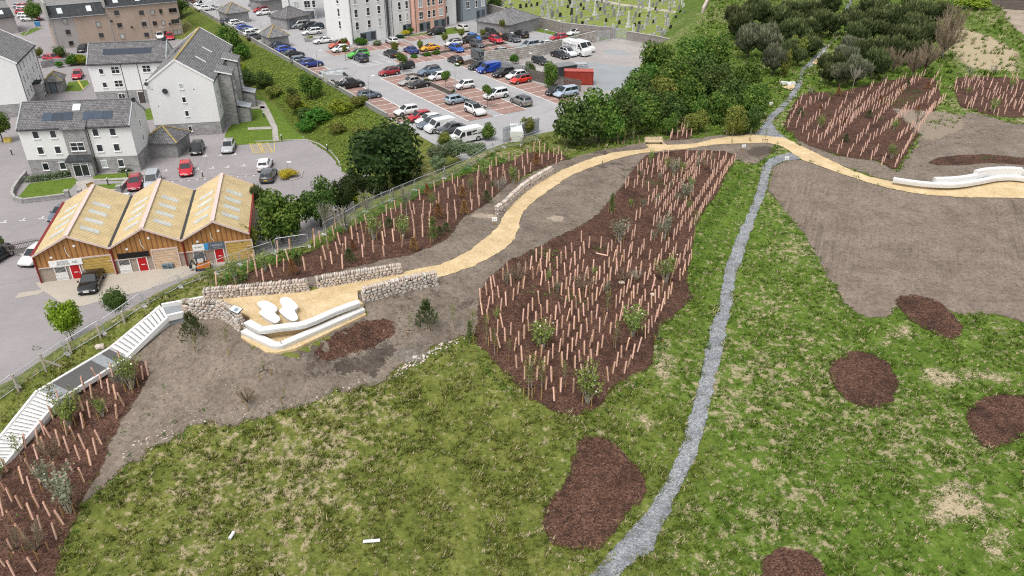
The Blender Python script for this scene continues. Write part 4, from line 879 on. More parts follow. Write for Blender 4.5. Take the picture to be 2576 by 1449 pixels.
def block_tall():
    A=at(398,347);B=at(560,337); W,rz=frame_AB(A,B); D=26.5; ev=8.8; rd=12.2
    o=thing('flats_block','tall white gabled block with orange lichen on its ridge and grey stone stair towers','flats',tuple(A),rz,'white gabled blocks of flats')
    rf,sl,half=gable(o,W,D,ev,rd,'y','white_render','granite_block',2.15,'roof_tiles_old',.25,'white_pvc','lichen_ridge')
    for z in (.75,3.3,5.55,7.75): win(o,W,D,'front',W*.52,z,.62,.95,glass='window_glass' if z<7 else 'pale_blind_glass')
    for y0 in (5.,14.5):
        m=MB(); m.box(W-.01,W+2.2,y0,y0+4.2,-.4,8.55); t=m.build('stair_tower',MATS['granite_block'],o)
        r=MB(); q=[(W+2.45,y0-.2,8.6),(W+2.45,y0+4.4,8.6),(W-.4,y0+4.4,9.35),(W-.4,y0-.2,9.35)]; r.mesh(q+[(a,b,c-.14) for a,b,c in q],[(0,1,2,3),(0,4,5,1),(1,5,6,2),(3,7,4,0),(4,7,6,5)]); roofpart(r,'tower_roof',MATS['roof_tiles_old'],t)
        m=MB(); m.bar((W+2.45,y0-.22,8.52),(W-.3,y0-.22,9.2),.08,.2); m.build('verge',MATS['white_pvc'],t)
        m=MB(); m.box(W+2.2,W+4.1,y0+.9,y0+3.3,-.4,2.6); pch=m.build('porch',MATS['granite_block'],t)
        r=MB(); q=[(W+4.35,y0+.7,2.62),(W+4.35,y0+3.5,2.62),(W+2.21,y0+3.5,3.15),(W+2.21,y0+.7,3.15)]; r.mesh(q+[(a,b,c-.12) for a,b,c in q],[(0,1,2,3),(0,4,5,1),(1,5,6,2),(3,7,4,0),(4,7,6,5)]); roofpart(r,'porch_roof',MATS['lead_grey'],pch)
        for z in (3.4,5.8): window(t,W+2.2,y0+2.1,z,R(90),.9,1.2)
        pipe(o,W+2.24,y0-.06,0,8.4)
    for y in (2.5,11.6,21.,24.5):
        for z in (3.3,5.6): win(o,W,D,'right',y,z,.85,1.2)
    for l in (7.5,15.): roofquad(rf,'roof_window','skylight_glass','y',half,sl,rd,1,l,2.6,.55,1.5)
    roofquad(rf,'solar_panel','solar_glass','y',half,sl,rd,-1,15,2.6,7.5,1.6)
    dish(o,W*.27,-.05,7.6,0,.45); dish(o,W*.02,-.1,8.9,0,.3)
    for (u,z) in ((.08,7.9),(.12,5.2),(.3,7.4),(.7,7.6)):
        m=MB(); m.cyl((W*u,-.04,z),(W*u,.02,z),.1,None,8); m.build('vent',MATS['dark_metal'],o)
block_tall()
def block_back():
    A=at(248,265);e=at(417,152,7.6); B=np.array([e[0],e[1],0]); W,rz=frame_AB(A,B); D=7.6; ev=7.55; rd=10.3
    o=thing('flats_block','white block behind with a long solar strip and cross-barred windows','flats',tuple(A),rz,'white gabled blocks of flats')
    rf,sl,half=gable(o,W,D,ev,rd,'x','white_render','granite_block',2.5,'roof_tiles',.3,'lead_grey')
    for u,w in((.15,.8),(.33,1.45),(.73,1.45),(.89,.85)):
        for z in (3.2,5.65): win(o,W,D,'front',W*u,z,w,1.25 if w>1 else 1.0,mul=((.5,),(.55,)) if w>1 else ((),()))
    for u in (.33,.79): win(o,W,D,'front',W*u,.5,1.2,1.5,mul=((.5,),()))
    door(o,W*.58,0,0,1.1,2.1,'dark_frame'); 
    for u in(.41,.62): pipe(o,W*u,-.06,0,ev)
    roofquad(rf,'solar_panel','solar_glass','x',half,sl,rd,-1,W*.5,1.9,W*.62,1.1)
    dish(o,W-.3,D*.4,rd+.5,R(30),.4)
    m=MB(); m.cyl((W-.3,D*.5,rd),(W-.3,D*.5,rd+2.6),.03,None,5); 
    for k in range(5): m.bar((W-.9,D*.5+.25*(k-2),rd+2.5),(W+.3,D*.5+.25*(k-2),rd+2.5),.02)
    m.bar((W-.3,D*.5-.7,rd+2.5),(W-.3,D*.5+.7,rd+2.5),.02); m.build('aerial',MATS['galvanised'],o)
block_back()
def block_left():
    Fc=at(80,291);Rk=at(120,236); d=(Rk-Fc)[:2]; d/=np.linalg.norm(d); W=11.; fx=np.array([d[1],-d[0]]); A=Fc[:2]-fx*W
    D=15.5; ev=9.2; rd=12.6
    o=thing('flats_block','white end block cut by the left edge, its long side full of tall windows','flats',(A[0],A[1],0),math.atan2(fx[1],fx[0]),'white gabled blocks of flats')
    rf,sl,half=gable(o,W,D,ev,rd,'y','white_render','granite_block',2.3,'roof_tiles_old',.3,'white_pvc','lichen_ridge')
    for y in (2.2,4.7,7.2,10.,13.):
        for z in (2.9,5.2,7.35): win(o,W,D,'right',y,z,.85 if y not in(7.2,) else .5,1.35,mul=((),(.5,)))
    for y in (2.2,13.): win(o,W,D,'right',y,.6,.85,1.3)
    m=MB(); m.box(W,W+.9,6.4,8.6,-.3,4.); p=m.build('porch',MATS['granite_block'],o); m=MB(); m.box(W,W+1.2,6.1,8.9,4.01,4.2); m.build('porch_roof',MATS['slates'],p)
    win(o,W,D,'front',W*.3,.6,.9,1.2,glass='pale_blind_glass')
    pipe(o,W+.06,.4,0,ev); pipe(o,W+.06,D-.4,0,ev)
block_left()
def hip_hut(label,name,cat,A,B,D,ev,rise,wallm,roofm,group=None,doorside=None,lich=False,z=0,oh=.35):
    W,rz=frame_AB(A,B); o=thing(name,label,cat,(A[0],A[1],z),rz,group)
    m=MB(); m.box(0,W,0,D,-.6,ev); m.build('wall',MATS[wallm],o)
    r=MB(); a=min(W,D)/2
    x0,x1,y0,y1=-oh,W+oh,-oh,D+oh; zt=ev+rise
    if W>=D: R0,R1=(a,D/2,zt),(W-a,D/2,zt)
    else: R0,R1=(W/2,a,zt),(W/2,D-a,zt)
    v=[(x0,y0,ev),(x1,y0,ev),(x1,y1,ev),(x0,y1,ev),R0,R1]
    f=[(0,1,5,4),(1,2,5),(2,3,4,5),(3,0,4)] if W>=D else [(0,1,4),(1,2,5,4),(2,3,5),(3,0,4,5)]
    r.mesh(v,f); r.mesh([(p[0],p[1],p[2]-.12) for p in v[:4]]+v[:4],[(3,2,1,0),(0,1,5,4),(1,2,6,5),(2,3,7,6),(3,0,4,7)])
    rf=roofpart(r,'roof',MATS[roofm],o)
    m=MB()
    for p,q in [(v[0],R0),(v[3],R0 if W>=D else R1),(v[1],R1 if W>=D else R0),(v[2],R1),(R0,R1)]:
        if (Vector(p)-Vector(q)).length>.05: m.bar(Vector(p)+Vector((0,0,.05)),Vector(q)+Vector((0,0,.05)),.2,.1)
    m.build('ridge',MATS['lichen_ridge' if lich else 'ridge_tile'],rf)
    if doorside is not None:
        x,y,r_=face_pos(doorside[0],W,D,doorside[1]); door(o,x,y,r_,doorside[2],2.05,'grey_panel',frame='black_pipe')
    return o
# hut between front and tall block, hut behind
A=at(363,397);B=at(466,396); hip_hut('grey stone lean-to store with a hipped lichen-edged roof between the two white blocks','bin_store','store',A,at(450,397),5.2,2.4,1.75,'grey_block','roof_tiles',lich=True)
A=at(121,236);B=at(160,233); hip_hut('small square grey store with tiled roof beside the small lawn and red car','bin_store','store',A,B,4.4,2.3,1.3,'grey_block','roof_tiles_old',lich=True,doorside=('front',1.2,1.))
def tan_block():
    A=at(146,124);C=at(401,96); B=A.copy(); W,rz=frame_AB(A,C); W=29; D=9
    o=thing('flats_block','brown harled four storey block with dark mansard roof and rows of skylights','flats',tuple(A),rz)
    ev=7.0
    for k,(x0,x1,e,wm) in enumerate(((0,12.3,ev,'tan_harl'),(12.3,W,ev+1.35,'tan_harl'))):
        m=MB(); m.box(x0,x1,0,D,-.5,e); m.build('wall',MATS[wm],o)
        r=MB(); q=[(x0,-.3,e),(x1,-.3,e),(x1,2.1,e+2.5),(x0,2.1,e+2.5)]; r.mesh(q,[(0,1,2,3)]); r.mesh([(x0,2.1,e+2.5),(x1,2.1,e+2.5),(x1,D,e+3.4),(x0,D,e+3.4)],[(0,1,2,3)],1); r.mesh([(x0,-.3,e),(x0,2.1,e+2.5),(x0,D,e+3.4),(x0,D,e-.1)],[(0,1,2,3)]); r.mesh([(x1,-.3,e),(x1,2.1,e+2.5),(x1,D,e+3.4),(x1,D,e-.1)],[(3,2,1,0)])
        rf=roofpart(r,'roof',[MATS['slates'],MATS['grey_slates']],o)
        m=MB(); m.bar((x0,2.1,e+2.55),(x1,2.1,e+2.55),.25,.12); m.bar((x0,-.36,e-.02),(x1,-.36,e-.02),.14,.12,up=(0,0,1)); m.build('gutter',MATS['lead_grey'],rf)
        for x in ((2.6,8.9) if k==0 else (15.,20.,23.,27.,28.6)):
            z=e+1.3; mm=MB(); qq=[(x-.55,.48,e+.9),(x+.55,.48,e+.9),(x+.55,1.5,e+1.95),(x-.55,1.5,e+1.95)]; mm.mesh(qq+[(a,b,c-.15) for a,b,c in qq],[(0,1,2,3),(0,4,5,1),(1,5,6,2),(2,6,7,3),(3,7,4,0)]); mm.build('roof_window',MATS['skylight_glass'],rf)
    m=MB(); m.box(-.05,5.,-.012,-.002,-.4,ev-.02); m.build('wall_panel',MATS['grey_harl'],o)
    m=MB(); m.box(-.45,-.0,-.1,D,ev-1.2,ev+3.6); m.box(12.05,12.5,-.1,D,ev+1.36,ev+4.6); m.build('parapet',MATS['kerb_stone'],o)
    cols=[(3.1,.95,(0.5,3.1,5.7)),(10.,1.0,(1.6,4.2)),(14.6,1.05,(.9,3.5,6.4)),(20.2,1.05,(.6,3.2,5.9)),(22.7,.95,(.5,3.1,5.8)),(24.7,.7,(.5,3.1,5.8)),(27.6,1.9,(.5,3.1,5.8))]
    for kx,(x,w,zs) in enumerate(cols):
        for kz,z in enumerate(zs):
            window(o,x,-.012,z,0,w,1.05,frame='dark_frame',glass='pale_blind_glass' if (kx+kz)%4==2 else 'window_glass',mul=((.5,),()) if w>1.5 else ((),()))
    for x in (.3,12.6,21.4,W-.4): pipe(o,x,-.08,0,ev,'lead_grey')
    for x,z in((13.,5.2),(17.2,3.3),(26.2,3.2),(28.7,4.3)): dish(o,x,-.05,z,0,.3)
tan_block()
def old_block():
    A=at(-60,95);B=at(48,82); W,rz=frame_AB(A,B)
    o=thing('flats_block','dark slated old block at the top left corner with one skylight','flats',tuple(A),rz)
    rf,sl,half=gable(o,W,9,4.2,7.4,'x','grey_harl','granite_block',0,'grey_slates',.3,'kerb_stone')
    r=MB(); q=[(0,-.45,4.15),(W,-.45,4.15),(W,2.2,6.05),(0,2.2,6.05)]; r.mesh(q,[(0,1,2,3)]); roofpart(r,'lower_roof',MATS['slates'],rf); 
    mm=MB(); x=W*.72; qq=[(x-.7,.4,4.95),(x+.7,.4,4.95),(x+.7,1.4,5.7),(x-.7,1.4,5.7)]; mm.mesh(qq+[(a,b,c-.15) for a,b,c in qq],[(0,1,2,3),(0,4,5,1),(1,5,6,2),(2,6,7,3),(3,7,4,0)]); mm.build('roof_window',MATS['skylight_glass'],rf)
old_block()
# ------------------------------------------------------------------ flats by the upper car park
def flats(label,A,B,D,hh,wallm,rows,cols,ground=None,sidecols=(),side_m=None,group='rendered flats beside the upper car park'):
    W,rz=frame_AB(A,B); o=thing('flats_tower',label,'flats',(A[0],A[1],ZU),rz,group)
    m=MB(); m.box(0,W,0,D,-.6,hh); m.build('wall',MATS[wallm],o)
    m=MB(); m.box(-.3,W+.3,-.3,D+.3,hh+.01,hh+.35); m.build('roof',MATS['lead_grey'],o)
    if side_m: m=MB(); m.box(-.02,-.002,0,D,-.6,hh); m.build('side_wall',MATS[side_m],o)
    for u,w in cols:
        for k in range(rows): win(o,W,D,'front',W*u,3.0+2.75*k,w,1.75,mul=((.5,),(.4,)) if w>1.1 else ((),(.42,)),glass='pale_blind_glass' if (k+int(u*10))%5==3 else 'window_glass')
    for u,w in sidecols:
        for k in range(rows): win(o,W,D,'left',D*u,3.0+2.75*k,w,1.75,mul=((),(.42,)))
    if ground:
        for u,w in ground:
            m=MB(); m.box(W*u-w/2,W*u+w/2,-.05,.02,.1,2.2); p=m.build('ground_panel',MATS['grey_panel'],o)
            win(o,W,D,'front',W*u-w*.3,.35,w*.3,1.6,frame='dark_frame',sill=False); win(o,W,D,'front',W*u+w*.3,.35,w*.28,1.6,frame='dark_frame',sill=False)
    for u in (.03,.97): pipe(o,W*u,-.07,0,hh)
    return o
E1=np.array(AB(-66,61))[:2]-np.array(AB(-55.4,17.9))[:2]; E1/=np.linalg.norm(E1)
P0=np.array(AB(-55.4,17.9))[:2]
def fl(s,off=0): n=np.array([-E1[1],E1[0]]); q=P0+E1*s+n*off; return (q[0],q[1])
flats('big white rendered flats nearest the car park with a blank left gable',fl(0),fl(10.4),9.5,15,'white_render',5,((.17,.95),(.5,.95),(.8,.95)),((.45,4.6),),((.42,.85),))
flats('narrow white rendered flats between the big white one and the pink one',fl(12.3,.4),fl(18.3,.4),9,15,'white_render',5,((.42,.9),(.8,.9)),((.75,2.6),))
flats('black recessed stair tower between two white flats',fl(10.45,1.5),fl(12.25,1.5),8,14.5,'dark_render',0,())
flats('salmon pink rendered flats in the middle of the row',fl(18.35,-.8),fl(28.8,-.8),10,15,'pink_render',5,((.2,1.35),(.45,.9),(.6,.9),(.83,1.35)),((.3,3.6),(.78,3.8)))
flats('slim white rendered flats right of the pink one',fl(28.85,.6),fl(33.8,.6),9,15,'white_render',5,((.25,.9),),((.25,1.8),))
flats('blue grey rendered flats at the right end of the row',fl(36,1.2),fl(45.5,1.2),9,15,'grey_render',5,((.25,1.35),(.58,.8),(.85,1.2)),((.75,3.2),),side_m='dark_render')
A=at(731,53,ZU);B=at(797,48,ZU); flats('white rendered flats at the back left behind the pyramid roofed store',A,B,11,14,'white_render',5,((.3,1.2),(.7,1.6),(.95,.9)),((.3,2.5),(.75,2.5)),((.3,.9),(.7,.8)))
A=at(840,4,ZU);B=at(870,2,ZU)
# pyramid stores
hip_hut('small grey block store with a pyramid tile roof against the boundary wall','bin_store','store',AB(-61.3,.9),AB(-65.2,6.2) if False else AB(-61.6,5.3),5.2,2.5,2.,'grey_block','roof_tiles_old',group='pyramid roofed stores',lich=True,z=ZU)
hip_hut('grey block store with hipped tile roof and grey door beside the flats','bin_store','store',AB(-80,11.3),AB(-82.5,18.2),6.2,2.7,2.1,'grey_block','roof_tiles',group='pyramid roofed stores',doorside=('front',1.6,1.3),z=ZU)
hip_hut('small grey block store with a pyramid roof beside the white van','bin_store','store',AB(-95.5,1.2),AB(-96,6.8),6,2.7,2.1,'grey_block','roof_tiles_old',group='pyramid roofed stores',lich=True,z=ZU)
hip_hut('long grey block store with hipped roof in front of the cemetery wall','bin_store','store',AB(-50.5,48.3),AB(-41.5,51.6),12.5,3.,2.4,'grey_block','roof_tiles_old',group='pyramid roofed stores',z=ZU)
hip_hut('grey garage block at the top edge behind the stores','bin_store','store',AB(-108,14),AB(-110,22),6,2.9,1.8,'grey_block','roof_tiles',z=ZU)
# ------------------------------------------------------------------ striped sheds
def ribbed(name,c1,c2,scale,axis=0,rough=.55):
    m,t,b,o=nt(name); v=coords(t); s=t.nodes.new('ShaderNodeSeparateXYZ'); t.links.new(v,s.inputs[0])
    w=math_(t,'FRACT',math_(t,'MULTIPLY',s.outputs[axis],scale)); n=noi(t,v,.6,5,.65)
    c=mix(t,.75,ramp(t,w,[(.0,c2),(.1,c2),(.2,c1),(.85,c1),(1.,c2)]),ramp(t,n,[(.3,.72),(.65,1.08)]),'MULTIPLY'); t.links.new(c,b.inputs['Base Color']); b.inputs['Roughness'].default_value=rough
    bump(t,b,ramp(t,w,[(0,0),(.15,1),(.85,1),(1,0)]),.5,.05); MATS[name]=m
ribbed('orange_cladding',(.41,.2,.07),(.2,.095,.035),1.9); ribbed('yellow_roof_sheet',(.6,.47,.26),(.44,.33,.16),2.8,1); ribbed('roller_door_yellow',(.5,.34,.1),(.4,.26,.07),3.3,2); ribbed('roller_door_cream',(.6,.44,.31),(.5,.36,.24),3.3,2); ribbed('roof_light',(.55,.57,.53),(.42,.43,.4),2.8,1)
plain('red_paint',(.42,.012,.016),.45,.08); plain('oxblood',(.2,.02,.018),.5,.15); plain('trim_pink',(.6,.48,.44),.6,.12,3); plain('sign_white',(.8,.8,.79),.4,.05); plain('sign_grey',(.11,.13,.16),.4,.05); plain('sign_blue',(.06,.28,.55),.4); plain('sign_black',(.012,.012,.013),.4); plain('ink',(.03,.035,.045),.5); plain('pale_ink',(.65,.66,.67),.5); plain('white_door_panel',(.72,.72,.71),.5,.05); plain('rough_cast',(.33,.27,.225),.9,.15,5)
def text(body,size,parent,loc,rot,mat,name='lettering',shear=0,align='CENTER'):
    c=bpy.data.curves.new(name,'FONT'); c.body=body; c.size=size; c.align_x=align; c.align_y='CENTER'; c.extrude=.004; c.shear=shear; c.space_line=.85
    tmp=bpy.data.objects.new('tmp',c); COL.objects.link(tmp); dg=bpy.context.evaluated_depsgraph_get(); me=bpy.data.meshes.new_from_object(tmp.evaluated_get(dg)); bpy.data.objects.remove(tmp); 
    me.materials.clear(); me.materials.append(MATS[mat]); o=link(name,me,parent); o.location=loc; o.rotation_euler=rot; return o
SH=[at(106,711),at(296,688.6),at(472.5,668.5),at(640,650)]
LAB=['left striped orange unit with a yellow roof, white sign and one red door','middle striped orange unit with a yellow roof, cream roller door and blank black sign','right striped orange unit with a yellow roof, grey and white sign behind the fence']
for k in range(3):
    A,B=SH[k],SH[k+1]; W,rz=frame_AB(A,B); D=14.2
    o=thing('industrial_unit',LAB[k],'industrial unit',tuple(A),rz,'row of three striped units'); ev,rd=3.25,5.15; bs=1.72
    m=MB(); m.box(.0,W-.004,0,D,-.4,bs); m.build('base_wall',MATS['rough_cast'],o)
    m=MB(); m.box(-.03,W-.03,-.05,D+.05,bs+.001,ev); m.face([(-.03,-.05,ev),(W-.03,-.05,ev),(W/2,-.05,rd)]); m.face([(-.03,D+.05,ev),(W/2,D+.05,rd),(W-.03,D+.05,ev)]); m.build('cladding',MATS['orange_cladding'],o)
    r=MB()
    for s in(-1,1):
        q=[(W/2,-.35,rd+.1),(W/2,D+.3,rd+.1),(W/2+s*(W/2-.02),D+.3,ev+.1),(W/2+s*(W/2-.02),-.35,ev+.1)]
        if s>0: q=q[::-1]
        r.mesh(q+[(a,b_,c-.1) for a,b_,c in q],[(0,1,2,3),(0,4,5,1),(1,5,6,2),(2,6,7,3),(3,7,4,0)])
    rf=r.build('roof',MATS['yellow_roof_sheet'],o)
    m=MB(); m.bar((W/2,-.38,rd+.15),(W/2,D+.32,rd+.15),.42,.08); m.build('ridge_cap',MATS['trim_pink'],rf)
    m=MB()
    for y in(-.4,D+.34):
        for s in(-1,1): m.bar((W/2,y,rd+.06),(W/2+s*W/2,y,ev+.06),.08,.2)
    m.build('barge_board',MATS['trim_pink'],rf)
    sl=(rd-ev)/(W/2)
    for s in(-1,1):
        for j in range(4):
            y=2.6+j*2.35; x0,x1=.75,2.45; dz=.13
            q=[(W/2+s*x0,y-.45,rd-sl*x0+dz),(W/2+s*x1,y-.45,rd-sl*x1+dz),(W/2+s*x1,y+.45,rd-sl*x1+dz),(W/2+s*x0,y+.45,rd-sl*x0+dz)]
            if s<0: q=q[::-1]
            m=MB(); m.mesh(q+[(a,b_,c-.03) for a,b_,c in q],[(0,1,2,3),(0,4,5,1),(1,5,6,2),(2,6,7,3),(3,7,4,0)]); m.build('roof_light',MATS['roof_light'],rf)
    m=MB(); m.bar((.0,-.3,ev+.12),(.0,D+.3,ev+.12),.3,.16); m.build('valley_gutter',MATS['black_pipe' if k else 'oxblood'],rf)
    m=MB(); m.cyl((.02,-.18,-.1),(.02,-.18,ev),.09,None,7); m.build('downpipe',MATS['oxblood'],o)
    m=MB(); m.bar((.1,-.1,bs),(W*.4,-.1,bs),.08,.1); m.bar((W*.93,-.1,bs),(W,-.1,bs),.08,.1); m.build('trim',MATS['trim_pink'],o)
    # roller door, red door, window, sign
    rd0,rd1=((.585,.975),(.55,.9),(.62,1.0))[k]
    m=MB(); m.box(W*rd0,W*rd1,-.08,.03,.22 if k==0 else .0,2.35); d=m.build('roller_door',MATS['roller_door_cream' if k==1 else 'roller_door_yellow'],o)
    m=MB(); m.box(W*rd0-.12,W*rd0,-.12,.03,0,2.5); m.box(W*rd1,W*rd1+.12,-.12,.03,0,2.5); m.box(W*rd0,W*rd1,-.12,.03,2.35,2.5); 
    m.build('frame',MATS['trim_pink'],d)
    if k==0: m=MB(); m.box(W*rd0,W*rd1,-.085,.03,0,.215); m.build('threshold',MATS['concrete'],d)
    dx=(.475,.385,.5)[k]; door(o,W*dx,-.01,0,.88,1.68,'red_paint')
    m=MB(); m.box(W*dx-.16,W*dx+.16,-.075,-.055,.78,.86); m.build('letter_plate',MATS['sign_white'],o)
    wx=(.285,.135,.2)[k]; wn=window(o,W*wx,.0,.05,0,1.2,1.62,mul=((),(.55,)),sill=False)
    m=MB()
    for j in range(11): m.box(-.58+j*.115,-.565+j*.115,-.12,-.105,.1 if k==0 else .95,1.6)
    m.box(-.64,.64,-.13,-.115,.35,.39); m.build('bars',MATS['white_pvc'],wn)
    m=MB(); m.box(-.54,.54,-.07,-.06,.1,.9); m.build('panel',MATS['white_door_panel'],wn)
    if k==0:
        m=MB(); m.box(W*.17,W*.6,-.16,-.06,1.72,2.45); s=m.build('sign',MATS['sign_white'],o)
        text('JOHNSTON\nELECTRICAL\nSERVICES LTD',.21,s,(W*.345,-.165,2.09),(R(90),0,0),'ink',shear=.2); text('Tel 01224\nelectrical\ncontractors',.11,s,(W*.5,-.165,2.1),(R(90),0,0),'ink')
    elif k==1:
        m=MB(); m.box(W*.07,W*.5,-.16,-.06,1.78,2.4); m.build('sign',MATS['sign_black'],o)
    else:
        m=MB(); m.box(W*.13,W*.6,-.18,-.06,1.78,2.6); s=m.build('sign',MATS['sign_grey'],o)
        m=MB(); m.box(W*.13,W*.3,-.186,-.18,1.79,2.59,0); m.face([(W*.3,-.187,1.79),(W*.345,-.187,1.79),(W*.375,-.187,2.59),(W*.3,-.187,2.59)],1); m.build('sign_panel',[MATS['sign_white'],MATS['sign_blue']],s)
        text('ECLEAN',.22,s,(W*.215,-.192,2.2),(R(90),0,0),'ink'); text('VANCYCLE',.24,s,(W*.48,-.186,2.25),(R(90),0,0),'pale_ink'); text('electric motorcycles',.08,s,(W*.48,-.186,1.98),(R(90),0,0),'pale_ink')
    for (u,z) in ((.22,2.85),(.55,3.9)) :
        m=MB(); m.cyl((W*u,-.1,z),(W*u,-.02,z),.14,None,9); m.build('lamp',MATS['sign_white'],o)
    m=MB(); m.tube([(W*.43,-.1,3.9),(W*.43,-.1,3.2),(W*.46,-.1,2.7)],.035,5); m.build('flue',MATS['white_pvc'],o)
    if k==2:
        m=MB(); m.bar((W,-.3,ev+.1),(W,D+.3,ev+.1),.2,.2); m.build('gutter',MATS['oxblood'],rf)
# ------------------------------------------------------------------ boundary walls
def long_wall(name,label,pts,h,th,mat,cope=None,cat='wall',group=None):
    c=pts[len(pts)//2]; o=thing(name,label,cat,tuple(c),0,group); m=MB(); q=MB()
    for a,b in zip(pts[:-1],pts[1:]):
        a=np.array(a);b=np.array(b); d=(b-a)/np.linalg.norm(b-a)
        m.bar(a+[0,0,h/2-.3],b+d*.002+[0,0,h/2-.3],th,h+.6)
        if cope: q.bar(a-d*.03+[0,0,h+.06],b+d*.03+[0,0,h+.06],th+.1,.12)
    m.build('wall',MATS[mat],o,world=True)
    if cope: q.build('coping',MATS[cope],o,world=True)
    return o
long_wall('boundary_wall','long low grey block wall along the top of the green bank beside the car park',[AB(a,0) for a in np.linspace(-190,0,20)],.75,.25,'grey_block','kerb_stone')
long_wall('boundary_wall','high old brick wall between the long store and the cemetery',[AB(-110,64.2),AB(-52.5,64.8),AB(-38.5,65.4),AB(-29.7,70),AB(-27,72)],2.5,.4,'old_brick_wall','kerb_stone')
long_wall('boundary_wall','lower old brick wall of the yard beside the iron gate and the gravestones',[AB(-24.5,73.6),AB(-17,75.4),AB(-8,76.5)],1.9,.4,'old_brick_wall','kerb_stone')
long_wall('boundary_wall','patchy limewashed stone wall dividing the yard from the car park',[AB(-23,33.3),AB(-22,40),AB(-22.4,47.8),AB(-25.6,61),AB(-26.8,66)],2.5,.45,'limewashed_stone',None)
def spikes():
    o=thing('wall_railing','thin dark spiked rail along the top of the limewashed wall','railing',tuple(AB(-22.4,47.8,ZU+2.5)))
    P=[AB(-23,33.3,ZU+2.5),AB(-22,40,ZU+2.5),AB(-22.4,47.8,ZU+2.5),AB(-25.6,61,ZU+2.5),AB(-26.8,66,ZU+2.5)]; m=MB(); m.tube([p+np.array([0,0,.3]) for p in P],.03,4)
    for a,b in zip(P[:-1],P[1:]):
        n=max(2,int(np.linalg.norm(b-a)/1.6))
        for k in range(n): p=a+(b-a)*k/n; m.bar(p,p+np.array([0,0,.55]),.04)
    m.build('rail',MATS['dark_metal'],o,world=True)
spikes()
def gate(label,a,b,h):
    a=np.array(a);b=np.array(b); o=thing('steel_gate',label,'gate',tuple(a),math.atan2(*(b-a)[:2][::-1])); L=np.linalg.norm(b-a); m=MB(); m.box(0,L,-.03,.03,.1,.2); m.box(0,L,-.03,.03,h-.1,h); m.box(0,.08,-.04,.04,0,h); m.box(L-.08,L,-.04,.04,0,h); m.build('frame',MATS['galvanised'],o)
    m=MB(); n=int(L/.16)
    for k in range(1,n): m.box(L*k/n-.03,L*k/n+.03,-.015,.015,.2,h-.1)
    m.build('bars',MATS['galvanised'],o)
gate('grey palisade gate leaf closing the limewashed wall end',AB(-26.8,66.2),AB(-25.6,69.3),2.4); gate('open grey iron gate before the cemetery corner',AB(-27,71.5),AB(-24.6,73.4),2.5)
long_wall('garden_wall','low curved granite garden wall with pillars round the front lawn',[at(u,v) for u,v in[(68,441),(50,462),(36,484),(33,496),(40,507),(60,512),(115,506),(168,499)]],.6,.25,'granite_block','kerb_stone')
long_wall('garden_wall','low granite garden wall between the gate pillars and the dark red car',[at(u,v) for u,v in[(209,496),(298,488),(308,478),(322,462)]],.6,.25,'granite_block','kerb_stone')
for k,(u,v,s) in enumerate([(173,500,'left of the garden path opening'),(205,498,'right of the garden path opening'),(303,488,'at the corner by the dark red car')]):
    p=at(u,v); o=thing('gate_pillar','granite gate pillar with a flat cap '+s,'pillar',tuple(p),.13,'gate pillars'); m=MB(); m.box(-.25,.25,-.25,.25,-.2,1.15); m.build('shaft',MATS['granite_block'],o); m=MB(); m.box(-.32,.32,-.32,.32,1.151,1.27); m.build('cap',MATS['kerb_stone'],o)
long_wall('garden_wall','grey retaining wall under the bright hedge behind the small lawn',[at(u,v) for u,v in[(106,172),(140,165),(215,160)]],1.5,.3,'granite_block')
long_wall('garden_wall','low stone wall under the clipped dark bush',[at(u,v) for u,v in[(134,146),(178,141)]],.9,.3,'tan_harl')
long_wall('garden_wall','brown retaining wall on the lawn behind the lichen ridge',[at(u,v) for u,v in[(467,57),(495,80)]],.8,.3,'tan_harl')
def timber_fence(label,px,z,h,mat='grey_timber',group=None,gap=.16,name='timber_fence'):
    P=[at(u,v,z) for u,v in px]; o=thing(name,label,'fence',tuple(P[0]),0,group); m=MB(); q=MB()
    for a,b in zip(P[:-1],P[1:]):
        L=np.linalg.norm(b-a); n=max(1,int(L/gap)); d=(b-a)/L
        for k in range(n): p=a+d*(k+.5)*gap; hh=h+random.uniform(-.04,.04); m.bar(p,p+np.array([0,0,hh]),gap*.86,.03,up=tuple(d))
        for zz in(.35,h-.35): q.bar(a+[0,0,zz],b+[0,0,zz],.06,.1)
    m.build('boards',MATS[mat],o,world=True); q.build('rail',MATS['galvanised' if mat=='galvanised' else 'grey_timber'],o,world=True)
timber_fence('weathered grey board fence on a low wall left of the striped units',[(-40,640),(30,637),(105,622)],.55,1.3); long_wall('garden_wall','low rendered wall under the grey board fence',[at(u,v) for u,v in[(-40,645),(30,641),(106,626)]],.55,.3,'concrete')
timber_fence('tall grey timber fence screening the red container from the bays',[T(2,0,170,800),T(2,0,430,870),T(2,0,700,925)],ZU,2.1)
timber_fence('galvanised palisade fence by the blue van',[T(1,0,2300,700),T(1,0,2430,690),T(2,0,20,740),T(2,0,170,770)],ZU,1.9,'galvanised',gap=.22)
timber_fence('tall palisade fence behind the trees at the end of the car park',[T(1,0,2480,1440),T(2,0,60,1400),T(2,0,280,1330)],ZU,2.4,'galvanised',gap=.22)
